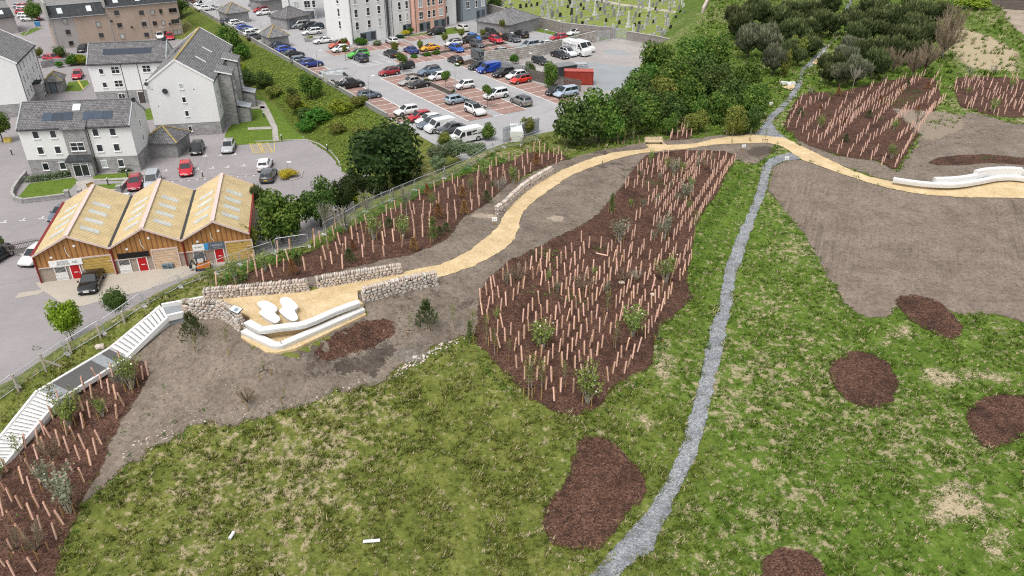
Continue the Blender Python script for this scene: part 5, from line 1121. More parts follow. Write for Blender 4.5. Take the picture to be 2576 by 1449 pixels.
# ------------------------------------------------------------------ vehicles
plain('tyre',(.018,.018,.019),.85,.1); plain('alloy',(.45,.46,.47),.35,.1,metal=.7); plain('head_lamp',(.72,.74,.76),.15,.1,spec=.6); plain('tail_lamp',(.3,.01,.012),.25,.1); plain('plate_white',(.7,.7,.66),.5); plain('plate_yellow',(.68,.5,.06),.5); plain('car_trim',(.02,.021,.022),.5)
PAINT={}
def paint(c,r=.22,metal=0.):
    k=(c,r,metal)
    if k not in PAINT:
        m,t,b,o=nt('car_paint'); b.inputs['Base Color'].default_value=(*c,1); b.inputs['Roughness'].default_value=r; b.inputs['Metallic'].default_value=metal; b.inputs['Specular IOR Level'].default_value=.45
        b.inputs['Coat Weight'].default_value=.6; b.inputs['Coat Roughness'].default_value=.06; v=coords(t); n=noi(t,v,1.3,3); t.links.new(ramp(t,n,[(.3,[x*.88 for x in c]),(.7,c)]),b.inputs['Base Color']); PAINT[k]=m
    return PAINT[k]
KIND={ # L W H shoulder  greenhouse (rear bottom, rear top, front top, front bottom as fraction -.5..+.5) nose drop, tail height factor
'hatchback':(4.05,1.78,1.48,.93,(-.475,-.40,.03,.235),.80,1.0),'city car':(3.6,1.66,1.5,.93,(-.48,-.41,.06,.28),.84,1.0),'saloon':(4.65,1.83,1.44,.90,(-.37,-.21,.04,.215),.78,.98),
'estate car':(4.6,1.82,1.48,.92,(-.485,-.43,.03,.215),.79,1.0),'suv':(4.45,1.87,1.66,1.04,(-.48,-.42,.03,.225),.85,1.0),'people carrier':(4.5,1.85,1.7,1.0,(-.485,-.45,.1,.3),.78,1.0),
'coupe':(4.5,1.85,1.36,.88,(-.43,-.16,.0,.2),.80,.96),'convertible':(3.95,1.72,1.27,.84,(-.25,-.17,.03,.16),.80,.95)}
def loft_body(mb,L,W,sh,nose,tail):
    st=[(-.5,.80,.40,tail*sh*.86),(-.487,.93,.30,tail*sh*.96),(-.42,.99,.22,tail*sh),(-.2,1.,.2,sh),(.05,1.,.2,sh),(.2,.995,.2,sh*.985),(.3,.985,.2,sh*(nose*.3+.7)*.99),(.42,.95,.21,sh*nose*.94),(.478,.86,.27,sh*nose*.80),(.5,.70,.34,sh*nose*.66)]
    n=11; vs=[]
    for x,w,zb,zs in st:
        hw=W/2*w
        half=[(.86*hw,zb),(hw*.985,zb+.10),(hw,zb+(zs-zb)*.55),(hw*.965,zs-.06),(hw*.88,zs),(0,zs+.025)]
        ring=[(y,z) for y,z in half]+[(-y,z) for y,z in half[-2::-1]]
        for y,z in ring: vs.append((x*L,y,z))
    fs=[]
    for k in range(len(st)-1):
        for j in range(n-1): fs.append((k*n+j,(k+1)*n+j,(k+1)*n+j+1,k*n+j+1))
        fs.append((k*n+n-1,(k+1)*n+n-1,(k+1)*n,k*n))
    fs.append(tuple(range(n))); fs.append(tuple(range(len(st)*n-1,(len(st)-1)*n-1,-1)))
    mb.mesh(vs,fs,0)
def hexa(mb,L,W,z0,z1,g,roof_m=0):
    r0,r1,f1,f0=[x*L for x in g]; wb=W*.44; wt=W*.355
    v=[(r0,wb,z0),(r0,-wb,z0),(f0,-wb*.97,z0),(f0,wb*.97,z0),(r1,wt,z1-.05),(r1,-wt,z1-.05),(f1,-wt,z1-.04),(f1,wt,z1-.04)]
    mid=(r1+f1)/2; d=(f1-r1)
    v+=[(r1+d*.1,wt*.8,z1-.008),(r1+d*.1,-wt*.8,z1-.008),(f1-d*.12,-wt*.8,z1),(f1-d*.12,wt*.8,z1)]
    mb.mesh(v,[(0,4,5,1),(1,5,6,2),(2,6,7,3),(3,7,4,0)],0); mb.mesh(v,[(4,8,9,5),(5,9,10,6),(6,10,11,7),(7,11,8,4),(8,11,10,9)],roof_m)
    return v
def lerp(a,b,t): return tuple(x+(y-x)*t for x,y in zip(a,b))
def panel(q,u0,u1,w0,w1,off=.008):
    """sub-rectangle of quad q (bl,br,tr,tl) pushed outward"""
    P=[lerp(lerp(q[0],q[1],u),lerp(q[3],q[2],u),w) for u,w in((u0,w0),(u1,w0),(u1,w1),(u0,w1))]
    n=(Vector(P[1])-Vector(P[0])).cross(Vector(P[3])-Vector(P[0])).normalized()
    return [tuple(Vector(p)+n*off) for p in P]
def wheel_data(r,w=.2):
    m=MB(); n=16
    m.cyl((0,-w/2,0),(0,w/2,0),r,None,n,0); 
    for s in(-1,1): 
        m.cyl((0,s*(w/2),0),(0,s*(w/2+.004),0),r*.66,r*.62,10,1)
    return m.data('wheel',[MATS['tyre'],MATS['alloy']])
WH={r:wheel_data(r) for r in(.3,.33,.37)}
CS=1.04
_proto={}
def car_meshes(kind,roofblack=False):
    key=(kind,roofblack)
    if key in _proto: return _proto[key]
    L,W,Ht,sh,g,nose,tail=KIND[kind]; P={}
    r=.37 if kind=='suv' else(.3 if kind=='city car' else .33); wb=L*.305
    m=MB(); loft_body(m,L,W,sh,nose,tail); v=hexa(m,L,W,sh-.02,Ht,g,1)
    for sx in(-1,1):
        for sy in(-1,1): 
            n=12; c=(sx*wb,sy*(W/2*.985+.012),r+.01); m.mesh([(c[0]+(r+.06)*math.cos(math.pi*2*k/n),c[1],c[2]+(r+.06)*math.sin(math.pi*2*k/n)) for k in range(n)],[tuple(range(n)) if sy<0 else tuple(range(n-1,-1,-1))],2)
    m.box(-L*.492,L*.485,-W*.44,W*.44,.17,.3,2)
    m.box(L*.47,L*.4985,-W*.2,W*.2,.36,.5,2)
    for sy in(-1,1): m.box(g[3]*L-.32,g[3]*L-.14,sy*W*.5-.02 if sy>0 else -W*.5-.13,sy*W*.5+.13 if sy>0 else -W*.5+.02,sh-.02,sh+.13,0)
    P['body']=m.data('car_body',[MATS['car_trim']]*3,True)
    P['body'].polygons.foreach_set('use_smooth',[len(p.vertices)==4 for p in P['body'].polygons])
    def pd(nm,q): mm=MB(); [mm.face(x) for x in q]; return mm.data(nm,MATS['car_glass'])
    P['windscreen']=pd('windscreen',[panel((v[2],v[3],v[7],v[6]),.05,.95,.06,.97)])
    P['rear_window']=pd('rear_window',[panel((v[0],v[1],v[5],v[4]),.1,.9,.25,.92)])
    L1=(v[1],v[2],v[6],v[5]); R1=(v[3],v[0],v[4],v[7])
    P['side_window']=[pd('side_window',[panel(L1,.06,.5,.12,.88),panel(L1,.53,.93,.12,.88)]),pd('side_window',[panel(R1,.07,.47,.12,.88),panel(R1,.5,.94,.12,.88)])]
    def bx(nm,mat,*a): mm=MB(); mm.box(*a); return mm.data(nm,MATS[mat])
    zh=sh*nose*.80
    P['headlight']=[bx('headlight','head_lamp',L*.452,L*.487,s*W*.27 if s>0 else -W*.43,W*.43 if s>0 else -W*.27,zh-.15,zh-.02) for s in(-1,1)]
    P['tail_light']=[bx('tail_light','tail_lamp',-L*.4995,-L*.46,s*W*.3 if s>0 else -W*.455,W*.455 if s>0 else -W*.3,sh*.72,sh*.9) for s in(-1,1)]
    P['number_plate']=[bx('number_plate','plate_white',L*.495,L*.5035,-.26,.26,.4,.51),bx('number_plate','plate_yellow',-L*.5035,-L*.49,-.26,.26,.5,.61)]
    P['wheels']=(r,wb,W); _proto[key]=P; return P
def setm(o,i,mat): o.material_slots[i].link='OBJECT'; o.material_slots[i].material=mat
def car(kind,label,pos,rz,col,roof=None,metal=0.,group='cars parked in the upper car park'):
    P=car_meshes(kind); o=thing('parked_car',label,'car',tuple(pos),rz,group); o.scale=(CS,)*3
    p=paint(col,.22,metal); b=link('body',P['body'],o); setm(b,0,p); setm(b,1,paint(roof) if roof else p)
    for k in('windscreen','rear_window'): link(k,P[k],o)
    for k in('side_window','headlight','tail_light','number_plate'):
        for d in P[k]: link(k,d,o)
    r,wb,W=P['wheels']
    for sx in(-1,1):
        for sy in(-1,1): w=link('wheel',WH[r],o); w.location=(sx*wb,sy*(W/2-.085),r)
    return o
def van(label,pos,rz,col,L=5.9,W=2.05,Ht=2.55,glass_side=False,cat='van',group='cars parked in the upper car park',name='parked_van',rack=False,writing=False):
    o=thing(name,label,cat,tuple(pos),rz,group); o.scale=(CS,)*3; m=MB(); fx=.5*L
    prof=[(-.5*L,.3),(-.5*L,Ht*.9),(-.49*L,Ht*.985),(-.4*L,Ht),(fx-1.75 if L>5 else fx-1.5,Ht*.985),(fx-.85,Ht*.58),(fx-.12,Ht*.46),(fx,Ht*.3),(fx,.3)]
    n=len(prof); vs=[]
    for y,s in((-W/2,1),(W/2,1)):
        for x,z in prof: vs.append((x,y*(.9 if z>Ht*.9 else 1),z))
    m.mesh(vs,[tuple(range(n)),tuple(range(2*n-1,n-1,-1))]+[(k,k+n,(k+1)%n+n,(k+1)%n) for k in range(n)],0)
    m.box(-.495*L,.492*L,-W*.47,W*.47,.2,.42,1)
    for sx in(-.3,.32):
        for sy in(-1,1):
            c=(sx*L,sy*(W/2+.006),.36); m.mesh([(c[0]+.42*math.cos(math.pi*2*k/12),c[1],c[2]+.42*math.sin(math.pi*2*k/12)) for k in range(12)],[tuple(range(12)) if sy<0 else tuple(range(11,-1,-1))],1)
    for sy in(-1,1): m.box(fx-1.15,fx-.95,sy*W/2-.02 if sy>0 else -W/2-.2,sy*W/2+.2 if sy>0 else -W/2+.02,Ht*.5,Ht*.62,1)
    b=m.build('body',[paint(col),MATS['car_trim']],o)
    x0=fx-1.75 if L>5 else fx-1.5
    A=[(fx-.85,-W/2,Ht*.58),(fx-.85,W/2,Ht*.58),(x0,W*.45,Ht*.985),(x0,-W*.45,Ht*.985)]
    m=MB(); m.face(panel(A,.07,.93,.08,.9,.01)); m.build('windscreen',MATS['car_glass'],o)
    for sy in(-1,1):
        m=MB(); y=sy*(W/2+.008); q=[(x0-.35,y,Ht*.55),(fx-.95,y,Ht*.55),(x0+.12,y*.95,Ht*.86),(x0-.35,y*.95,Ht*.86)]; m.face(q if sy<0 else q[::-1])
        if glass_side:
            for a in(.02,.34,.66):
                xa=-.46*L+a*(x0-.45+.46*L); xb=xa+.28*(x0-.45+.46*L); q=[(xa,y,Ht*.55),(xb,y,Ht*.55),(xb,y*.97,Ht*.85),(xa,y*.97,Ht*.85)]; m.face(q if sy<0 else q[::-1])
        m.build('side_window',MATS['car_glass'],o)
        m=MB(); m.box(fx-.1,fx+.01,sy*W*.3 if sy>0 else -W*.46,W*.46 if sy>0 else -W*.3,Ht*.28,Ht*.38); m.build('headlight',MATS['head_lamp'],o)
        m=MB(); m.box(-.503*L,-.49*L,sy*W*.42 if sy>0 else -W*.49,W*.49 if sy>0 else -W*.42,Ht*.25,Ht*.5); m.build('tail_light',MATS['tail_lamp'],o)
    m=MB(); m.box(fx-.01,fx+.012,-.26,.26,.42,.53); m.build('number_plate',MATS['plate_white'],o)
    for sx in(-.3,.32):
        for sy in(-1,1): w=link('wheel',WH[.37],o); w.location=(sx*L,sy*(W/2-.085),.37)
    if rack:
        m=MB()
        for x in(-.4,-.1,.2): m.bar((x*L,-W/2,Ht+.15),(x*L,W/2,Ht+.15),.06)
        m.build('roof_rack',MATS['galvanised'],o)
        m=MB()
        for y in(-.5,-.1): m.bar((-.55*L,y,Ht+.25),(.42*L,y,Ht+.25),.07,.1)
        for k in range(14): m.bar((-.52*L+k*.07*L,-.5,Ht+.25),(-.52*L+k*.07*L,-.1,Ht+.25),.04)
        m.build('ladder',MATS['galvanised'],o)
    if writing:
        text('MATTHEW\'S',.7,b,(-.17*L,-W/2-.012,Ht*.68),(R(90),0,0),'ink'); text('CLEANING\nSERVICES',.22,b,(-.19*L,-W/2-.012,Ht*.5),(R(90),0,0),'ink')
    return o
def pickup(label,pos,rz,col):
    o=thing('pickup_truck',label,'pickup',tuple(pos),rz,'cars parked in the upper car park'); o.scale=(CS,)*3; L,W=5.2,1.92; m=MB(); loft_body(m,L,W,1.08,.93,1.)
    v=hexa(m,L,W,1.05,1.8,(-.12,-.09,.09,.24)); m.box(-.485*L,-.14*L,-W*.4,W*.4,1.0,1.115,1); m.box(-.49*L,.48*L,-W*.44,W*.44,.22,.4,1)
    for sx in(-1,1):
        for sy in(-1,1):
            c=(sx*L*.305,sy*(W/2+.005),.4); m.mesh([(c[0]+.45*math.cos(math.pi*2*k/12),c[1],c[2]+.45*math.sin(math.pi*2*k/12)) for k in range(12)],[tuple(range(12)) if sy<0 else tuple(range(11,-1,-1))],1)
    m.build('body',[paint(col),MATS['car_trim']],o)
    for nm,q in(('windscreen',[panel((v[2],v[3],v[7],v[6]),.05,.95,.06,.95)]),('rear_window',[panel((v[0],v[1],v[5],v[4]),.1,.9,.2,.9)]),('side_window',[panel((v[1],v[2],v[6],v[5]),.07,.45,.12,.88),panel((v[1],v[2],v[6],v[5]),.5,.9,.12,.88)]),('side_window',[panel((v[3],v[0],v[4],v[7]),.1,.5,.12,.88),panel((v[3],v[0],v[4],v[7]),.55,.93,.12,.88)])):
        mm=MB(); [mm.face(x) for x in q]; mm.build(nm,MATS['car_glass'],o)
    m=MB(); 
    for s in(-1,1): m.tube([(-.15*L,s*.75,1.1),(-.17*L,s*.62,1.65),(-.33*L,s*.75,1.12)],.05,6)
    m.bar((-.17*L,-.62,1.65),(-.17*L,.62,1.65),.09); m.build('roll_bar',MATS['alloy'],o)
    for s in(-1,1): m=MB(); m.box(L*.455,L*.488,s*W*.27 if s>0 else -W*.43,W*.43 if s>0 else -W*.27,.72,.88); m.build('headlight',MATS['head_lamp'],o)
    for sx in(-1,1):
        for sy in(-1,1): w=link('wheel',WH[.37],o); w.location=(sx*L*.305,sy*(W/2-.08),.4)
BLK=(.012,.012,.013);WHT=(.72,.72,.71);RED=(.42,.008,.02);BLU=(.012,.06,.38);NAV=(.02,.03,.05);GRY=(.07,.075,.08);SIL=(.4,.41,.42);LBL=(.26,.34,.4);GRN=(.08,.5,.05);ORG=(.75,.3,.03);BRN=(.5,.09,.04);SLT=(.11,.14,.18);CHM=(.36,.34,.31)
aD1=math.atan2(D1[1],D1[0]); aD2=math.atan2(D2[1],D2[0])
HD={'r':aD2,'l':aD2+math.pi,'n':aD1+math.pi,'s':aD1} # r: nose to the right (+b) l: left, n: nose away, s: nose toward the viewer
UC=[ # tile x,y (second tile of the top row), kind, heading, colour, roof, label
(240,485,'saloon','r',NAV,None,'dark navy saloon by the low wall, first in the wall row below the pyramid store'),
(305,525,'hatchback','r',BLU,None,'bright blue hatchback by the low wall between navy and black cars'),
(375,568,'saloon','r',BLK,None,'black saloon by the low wall right after the bright blue one'),
(470,630,'estate car','r',SLT,None,'slate grey estate by the low wall beside the deep blue crossover'),
(565,668,'suv','r',(.015,.035,.22),None,'deep blue crossover by the low wall at the end of its group'),
(745,790,'hatchback','r',SIL,None,'silver hatchback behind the ladder van by the wall'),
(1145,985,'hatchback','r',SLT,BLK,'grey blue hatchback alone in the wall bays beside a lamp post'),
(1515,1148,'hatchback','l',WHT,None,'white hatchback nosed to the wall at the near end of the wall row'),
(1640,1210,'hatchback','l',RED,None,'dark red hatchback half hidden behind the dark sycamore'),
(1735,1240,'hatchback','l',WHT,None,'white hatchback beside the dark red one behind the sycamore'),
(1765,1275,'estate car','l',SLT,None,'slate estate squeezed between two white vehicles behind the sycamore'),
(1960,1328,'saloon','l',GRY,None,'dark grey saloon by the fence beyond the sycamore'),
(1340,752,'hatchback','l',(.3,.01,.02),BLK,'deep red hatchback at the corner of the middle block'),
(1505,690,'city car','l',BLK,None,'black small hatchback under the first round street tree'),
(1745,750,'suv','l',(.13,.19,.26),BLK,'steel blue crossover with black roof by the planted island'),
(1830,802,'city car','l',WHT,None,'white small hatchback under the middle round street tree'),
(1560,848,'saloon','l',CHM,None,'champagne saloon beside the black roadster'),
(1640,878,'convertible','l',BLK,None,'black roadster with soft top in the middle block'),
(2100,888,'city car','l',WHT,None,'tiny rounded white car on its own in the island row'),
(2415,985,'suv','l',WHT,None,'large white suv by the third round street tree'),
(2020,1035,'hatchback','r',LBL,None,'pale blue hatchback alone in the lower middle bays'),
(2205,1140,'suv','s',WHT,BLK,'white crossover with black roof at the near corner of the middle block'),
(1030,575,'suv','l',GRN,BLK,'vivid green crossover near the flats'),
(1055,612,'suv','n',NAV,None,'dark slate suv seen from behind beside the green one'),
(1360,565,'saloon','n',BLK,None,'black saloon seen from behind by the thin street tree'),
(1560,530,'saloon','n',(.015,.04,.2),None,'dark blue saloon seen from behind by the round tree'),
(1745,505,'coupe','l',(.8,.36,.02),None,'amber orange coupe beside the low hedge'),
(2020,515,'hatchback','s',(.01,.09,.42),None,'blue hatchback at the end of the low hedge'),
(1985,460,'hatchback','l',WHT,BLK,'white hatchback with black roof behind the blue one at the hedge'),
(2130,430,'hatchback','l',BLK,None,'black hatchback left of the bright blue one in the far bays'),
(2195,405,'hatchback','s',(.02,.16,.55),None,'bright blue hatchback with roof bars in the far bays'),
(2225,470,'hatchback','s',GRY,None,'charcoal hatchback right of the far low hedge'),
(2310,390,'coupe','l',GRY,None,'dark grey coupe by the planted end of the far bays'),
(2375,360,'suv','s',BLK,None,'black suv before the long grey store'),
(2450,355,'hatchback','s',(.65,.22,.03),BLK,'orange car with black roof before the long grey store'),
(2415,425,'hatchback','s',(.5,.01,.03),None,'bright red hatchback in the far bays'),
(2540,405,'saloon','s',BLK,None,'black saloon next to the bright red hatchback'),
(1815,345,'suv','l',(.01,.01,.01),(.01,.01,.01),'matt black suv on the bays below the pink flats'),
(2070,310,'suv','n',(.66,.65,.6),None,'off white suv on the far bays by the lawn'),
(1370,438,'hatchback','n',(.6,.6,.6),None,'silver white hatchback by the sage bush below the white flats'),
(680,432,'coupe','l',WHT,None,'white coupe with black wheels beside the raised planter'),
(835,480,'suv','l',BRN,BLK,'burnt orange suv with black roof below the blank white gable'),
(852,520,'city car','l',WHT,None,'white small hatchback in front of the burnt orange suv'),
(2005,630,'hatchback','n',BLK,None,'black three door hatchback seen from behind at the island end'),
(2235,693,'hatchback','l',BLK,None,'black hatchback beside the blue van'),
(2490,765,'suv','l',BLK,None,'black suv in the bays by the palisade fence'),
(2616,788,'hatchback','l',WHT,None,'white hatchback between the black suv and the orange red one'),
(2661,830,'hatchback','l',(.62,.03,.015),BLK,'orange red hatchback with black roof by the timber fence'),
(3011,950,'city car','l',BLK,None,'black small car at the near end of the timber fence'),
(3116,965,'people carrier','l',(.38,.46,.55),None,'ice blue people carrier at the near end under the big trees'),
(2666,1048,'suv','n',(.2,.2,.205),BLK,'mid grey suv seen from behind at the end of the middle block'),
(2666,372,'suv','n',BLK,None,'black suv at the right end of the far bays'),
(2583,412,'saloon','s',GRY,None,'dark grey saloon right of the black ones at the lamp post'),
(3216,352,'saloon','l',WHT,None,'white saloon beyond the spiked wall'),
(3040,402,'hatchback','l',RED,None,'red hatchback mostly hidden behind the spiked wall'),
(2750,485,'people carrier','l',(.32,.36,.4),None,'blue grey people carrier behind the limewashed wall'),
(2900,478,'hatchback','l',WHT,None,'white hatchback behind the limewashed wall'),
(2440,552,'hatchback','l',SIL,None,'silver car behind the end of the limewashed wall'),
(3060,578,'saloon','s',BLK,None,'black saloon in the yard next to the white suv'),
(3140,558,'suv','s',(.72,.74,.75),BLK,'white suv with dark roof in the yard beside the white van'),
(2858,640,'hatchback','s',BLK,None,'black car in the yard half behind the ivy and tree'),
(440,278,'people carrier','l',SIL,None,'silver people carrier in front of the hipped store'),
(525,292,'suv','l',BLK,None,'black suv beside the silver people carrier at the store'),
(600,292,'hatchback','l',NAV,None,'dark navy hatchback tucked by the white gable'),
(562,345,'estate car','l',WHT,None,'white estate behind the raised planter'),
(75,150,'city car','l',WHT,None,'white small hatchback on the brick bay below the far left flats'),
(50,120,'hatchback','l',RED,None,'red hatchback behind the small white one at the far left flats'),
(90,70,'suv','l',NAV,None,'navy suv near the top edge by the left flats'),
(10,58,'saloon','l',GRY,None,'dark grey saloon near the top edge left of the navy suv'),
(8,345,'hatchback','r',WHT,None,'white hatchback half hidden by the pyramid store'),
(0,395,'hatchback','r',GRY,None,'dark hatchback half hidden by the pyramid store'),
]
for x,y,k,h,c,rf,lab in UC:
    car(k,lab,at(644+x/4,y/4,ZU+.045),HD[h]+R(random.uniform(-2,2)),c,rf)
UC0=[(2320,245,'estate car','r',NAV,'dark blue estate by the wall behind the green shrub'),(2390,255,'hatchback','r',WHT,'white hatchback by the wall behind the green shrub'),(2425,285,'hatchback','r',SIL,'silver green hatchback by the wall behind the green shrub'),(2470,305,'hatchback','r',BLU,'vivid blue hatchback by the wall behind the green shrub'),(2520,340,'hatchback','r',NAV,'dark hatchback next to the vivid blue one behind the shrub'),
 (2545,362,'hatchback','r',WHT,'white hatchback by the wall close to the shrub tip'),(1930,45,'suv','r',(.12,.05,.04),'brown and black suv by the wall near the big white van'),(2075,105,'saloon','r',WHT,'white saloon beside the small pyramid store'),(2040,92,'hatchback','r',WHT,'white hatchback between the van and the white saloon')]
for x,y,k,h,c,lab in UC0: car(k,lab,at(x/4,y/4,ZU+.045),HD[h],c)
van('large white high roofed van by the boundary wall near the top edge',at(2070/4,80/4,ZU+.045),HD['l'],WHT)
van('white van carrying a long ladder beside the black pickup',at(*T(1,0,830,820),ZU+.045),HD['r'],(.6,.62,.63),L=4.9,W=1.9,Ht=2.0,rack=True)
pickup('black double cab pickup with a chrome roll bar by the wall',at(*T(1,0,950,880),ZU+.045),HD['r'],BLK)
van('white small van behind the sycamore at the end of the wall row',at(*T(1,0,1850,1315),ZU+.045),HD['l'],WHT,L=4.5,W=1.85,Ht=1.9)
van('white minibus with dark side windows by the fence posts',at(*T(1,0,2115,1420),ZU+.045),HD['l'],WHT,L=5.0,W=1.9,Ht=2.0,glass_side=True,cat='minibus',name='minibus')
van('white van under the small conical tree by the palisade fence',at(*T(2,0,40,1395),ZU+.045),aD1+2.6,WHT,L=4.9,W=1.9,Ht=2.0)
van('blue van facing left by the palisade fence',at(*T(1,0,2340,725),ZU+.045),HD['l'],(.012,.06,.36),L=4.5,W=1.83,Ht=1.85)
van('dark grey van behind the limewashed wall end',at(*T(1,0,2265,605),ZU+.045),HD['s'],(.08,.09,.095),L=4.9,W=1.95,Ht=2.0)
van('long white van with dark lettering on its side parked in the yard',at(*T(2,0,650,545),ZU+.045),HD['s']+.12,WHT,L=6.6,W=2.1,Ht=2.75,writing=True)
van('white van hidden behind the lettered van in the yard',at(*T(2,0,720,512),ZU+.045),HD['s']+.1,WHT,L=5.2,W=1.95,Ht=2.1)
# lower car park
dn=R(-90+8)
LC=[(*T(0,1,1990,78),'hatchback',R(-78),BLK,'black hatchback facing out beside the tall white block'),(*T(0,1,2305,62),'hatchback',R(-80),SIL,'silver hatchback near the yellow hatched bay'),
 (*T(0,1,1880,290),'hatchback',R(-70),(.5,.008,.02),'bright red hatchback alone in the lower car park'),(*T(0,1,1370,430),'hatchback',R(-72),(.33,.01,.03),'dark red hatchback beside the silver people carrier'),(*T(0,1,1545,410),'people carrier',R(-75),(.42,.45,.48),'silver people carrier beside the dark red hatchback'),
 (*T(1,1,95,240),'hatchback',R(98),WHT,'white hatchback seen from behind near the yellow island bush'),(*T(1,1,132,345),'estate car',R(96),GRY,'dark grey estate seen from behind near the yellow island bush'),
 (*T(0,1,-30,1170),'hatchback',R(-100),BLK,'black car cut by the left edge near the board fence'),(*T(0,1,372,1165),'hatchback',R(-95),WHT,'white car peeping from behind the left striped unit'),(*T(0,1,640,735),'hatchback',R(-95),SLT,'slate car whose roof shows behind the left striped unit'),
 (*T(0,1,930,1420),'saloon',R(-76),BLK,'black saloon on the concrete forecourt of the striped units'),
 (*T(0,0,788,782),'hatchback',R(-70),(.45,.01,.03),'red hatchback on the small car park by the little lawn'),(*T(0,0,1715,392),'hatchback',R(-65),(.45,.01,.03),'red hatchback behind the aerial by the big lawn'),(*T(0,0,1610,385),'hatchback',R(-60),WHT,'white car behind the white block roof by the big lawn'),
 (*T(0,0,1830,158),'estate car',R(2),BLK,'black estate under the big street tree'),(*T(0,0,845,515),'hatchback',R(-85),BLK,'black car at the end of the brown block'),
 (*T(0,0,245,140),'hatchback',R(10),RED,'red car in the far left row'),(*T(0,0,255,112),'hatchback',R(10),WHT,'white car behind the red one in the far left row'),(*T(0,0,265,178),'hatchback',R(10),WHT,'white car in front of the red one in the far left row'),(*T(0,0,300,210),'hatchback',R(10),WHT,'white car nearest the yellow shrub in the far left row'),(*T(0,0,345,205),'hatchback',R(10),RED,'red car behind the yellow shrub in the far left row'),(*T(0,0,260,82),'hatchback',R(10),RED,'red car furthest back in the far left row'),(*T(0,0,215,80),'hatchback',R(10),SIL,'silver car furthest back in the far left row'),(*T(0,0,535,612),'hatchback',R(-20),RED,'red car roof showing over the grey retaining wall')]
for u,v,k,rz,c,lab in LC: car(k,lab,at(u,v,.045),rz,c,group='cars parked among the white blocks')
van('white van whose roof shows in the valley of the striped roofs',at(*T(0,1,1250,715),.045),R(95),WHT,L=5.6,group='cars parked among the white blocks')
# ------------------------------------------------------------------ foliage
def leaf_mat(name,a,b_,c_,trans=.2,rand=.18):
    m,t,b,o=nt(name); at_=N(t,'ShaderNodeAttribute',attribute_name='tint'); oi=t.nodes.new('ShaderNodeObjectInfo'); n=noi(t,coords(t),1.2,3)
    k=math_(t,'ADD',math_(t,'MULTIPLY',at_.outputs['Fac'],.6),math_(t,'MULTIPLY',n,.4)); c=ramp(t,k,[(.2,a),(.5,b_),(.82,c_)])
    hs=N(t,'ShaderNodeHueSaturation'); t.links.new(math_(t,'ADD',math_(t,'MULTIPLY',oi.outputs['Random'],2*rand),1-rand),hs.inputs['Value']); t.links.new(math_(t,'ADD',math_(t,'MULTIPLY',oi.outputs['Random'],.03),.485),hs.inputs['Hue']); t.links.new(c,hs.inputs['Color'])
    t.links.new(hs.outputs[0],b.inputs['Base Color']); b.inputs['Roughness'].default_value=.6; b.inputs['Specular IOR Level'].default_value=.15
    tr=t.nodes.new('ShaderNodeBsdfTranslucent'); t.links.new(hs.outputs[0],tr.inputs[0]); mx=t.nodes.new('ShaderNodeMixShader'); mx.inputs[0].default_value=trans
    t.links.new(b.outputs[0],mx.inputs[1]); t.links.new(tr.outputs[0],mx.inputs[2]); t.links.new(mx.outputs[0],o.inputs[0]); MATS[name]=m
leaf_mat('leaf_dark',(.03,.058,.014),(.062,.105,.022),(.125,.175,.045)); leaf_mat('leaf_green',(.035,.08,.013),(.08,.152,.024),(.2,.27,.055)); leaf_mat('leaf_scrub',(.08,.13,.02),(.16,.23,.035),(.28,.34,.065),.35); leaf_mat('leaf_lime',(.1,.16,.015),(.19,.26,.02),(.3,.35,.04)); leaf_mat('leaf_olive',(.075,.1,.018),(.155,.178,.035),(.27,.27,.065))
leaf_mat('leaf_willow',(.07,.1,.05),(.13,.17,.085),(.2,.24,.14)); leaf_mat('leaf_pine',(.034,.052,.02),(.085,.115,.042),(.21,.23,.095)); leaf_mat('leaf_pine_grey',(.06,.07,.045),(.14,.15,.09),(.27,.275,.17)); leaf_mat('leaf_yellow',(.3,.27,.02),(.5,.43,.03),(.62,.55,.06)); leaf_mat('leaf_rust',(.2,.1,.045),(.32,.17,.07),(.42,.26,.12)); leaf_mat('leaf_fresh',(.11,.16,.03),(.2,.27,.055),(.34,.4,.12),.3); leaf_mat('leaf_silver',(.13,.14,.1),(.22,.23,.15),(.34,.34,.23)); leaf_mat('leaf_herb',(.03,.08,.01),(.055,.14,.015),(.1,.2,.03)); leaf_mat('leaf_teal',(.02,.05,.03),(.04,.085,.05),(.08,.13,.08))
plain('twig_grey',(.3,.235,.165),.9,.25,3); plain('twig_pale',(.38,.36,.29),.9,.2,3); plain('bark',(.1,.085,.07),.9,.25,3); plain('petal',(.8,.8,.72),.7,.05)
plain('tube_pink',(.82,.53,.42),.55,.06,2,rand=.16); plain('stake_wood',(.34,.22,.08),.85,.2,5,rand=.15); plain('tie_black',(.012,.012,.012),.7)
def unit(n,r):
    v=r.normal(size=(n,3)); return v/np.linalg.norm(v,axis=1)[:,None]
def quads(C,Nrm,size,r,asp=1.,fold=.0):
    n=len(C); a=np.cross(Nrm,unit(n,r)); a/=np.maximum(np.linalg.norm(a,axis=1),1e-6)[:,None]; b=np.cross(Nrm,a)
    s=(np.asarray(size)*np.ones(n))[:,None]; a=a*s*asp; b=b*s
    V=np.stack([C-a*.5,C-b*.5+Nrm*s*fold,C+a*.5,C+b*.5+Nrm*s*fold],1).reshape(-1,3); return V,np.arange(4*n).reshape(n,4)
def blobs(seed,n=12,rb=(.33,.5),flat=.85,spread=.62):
    r=np.random.default_rng(seed); P=unit(n,r)*r.uniform(.35,1,(n,1))**.5*spread; P[:,2]*=flat; P[0]=0
    return P,r.uniform(*rb,n),r
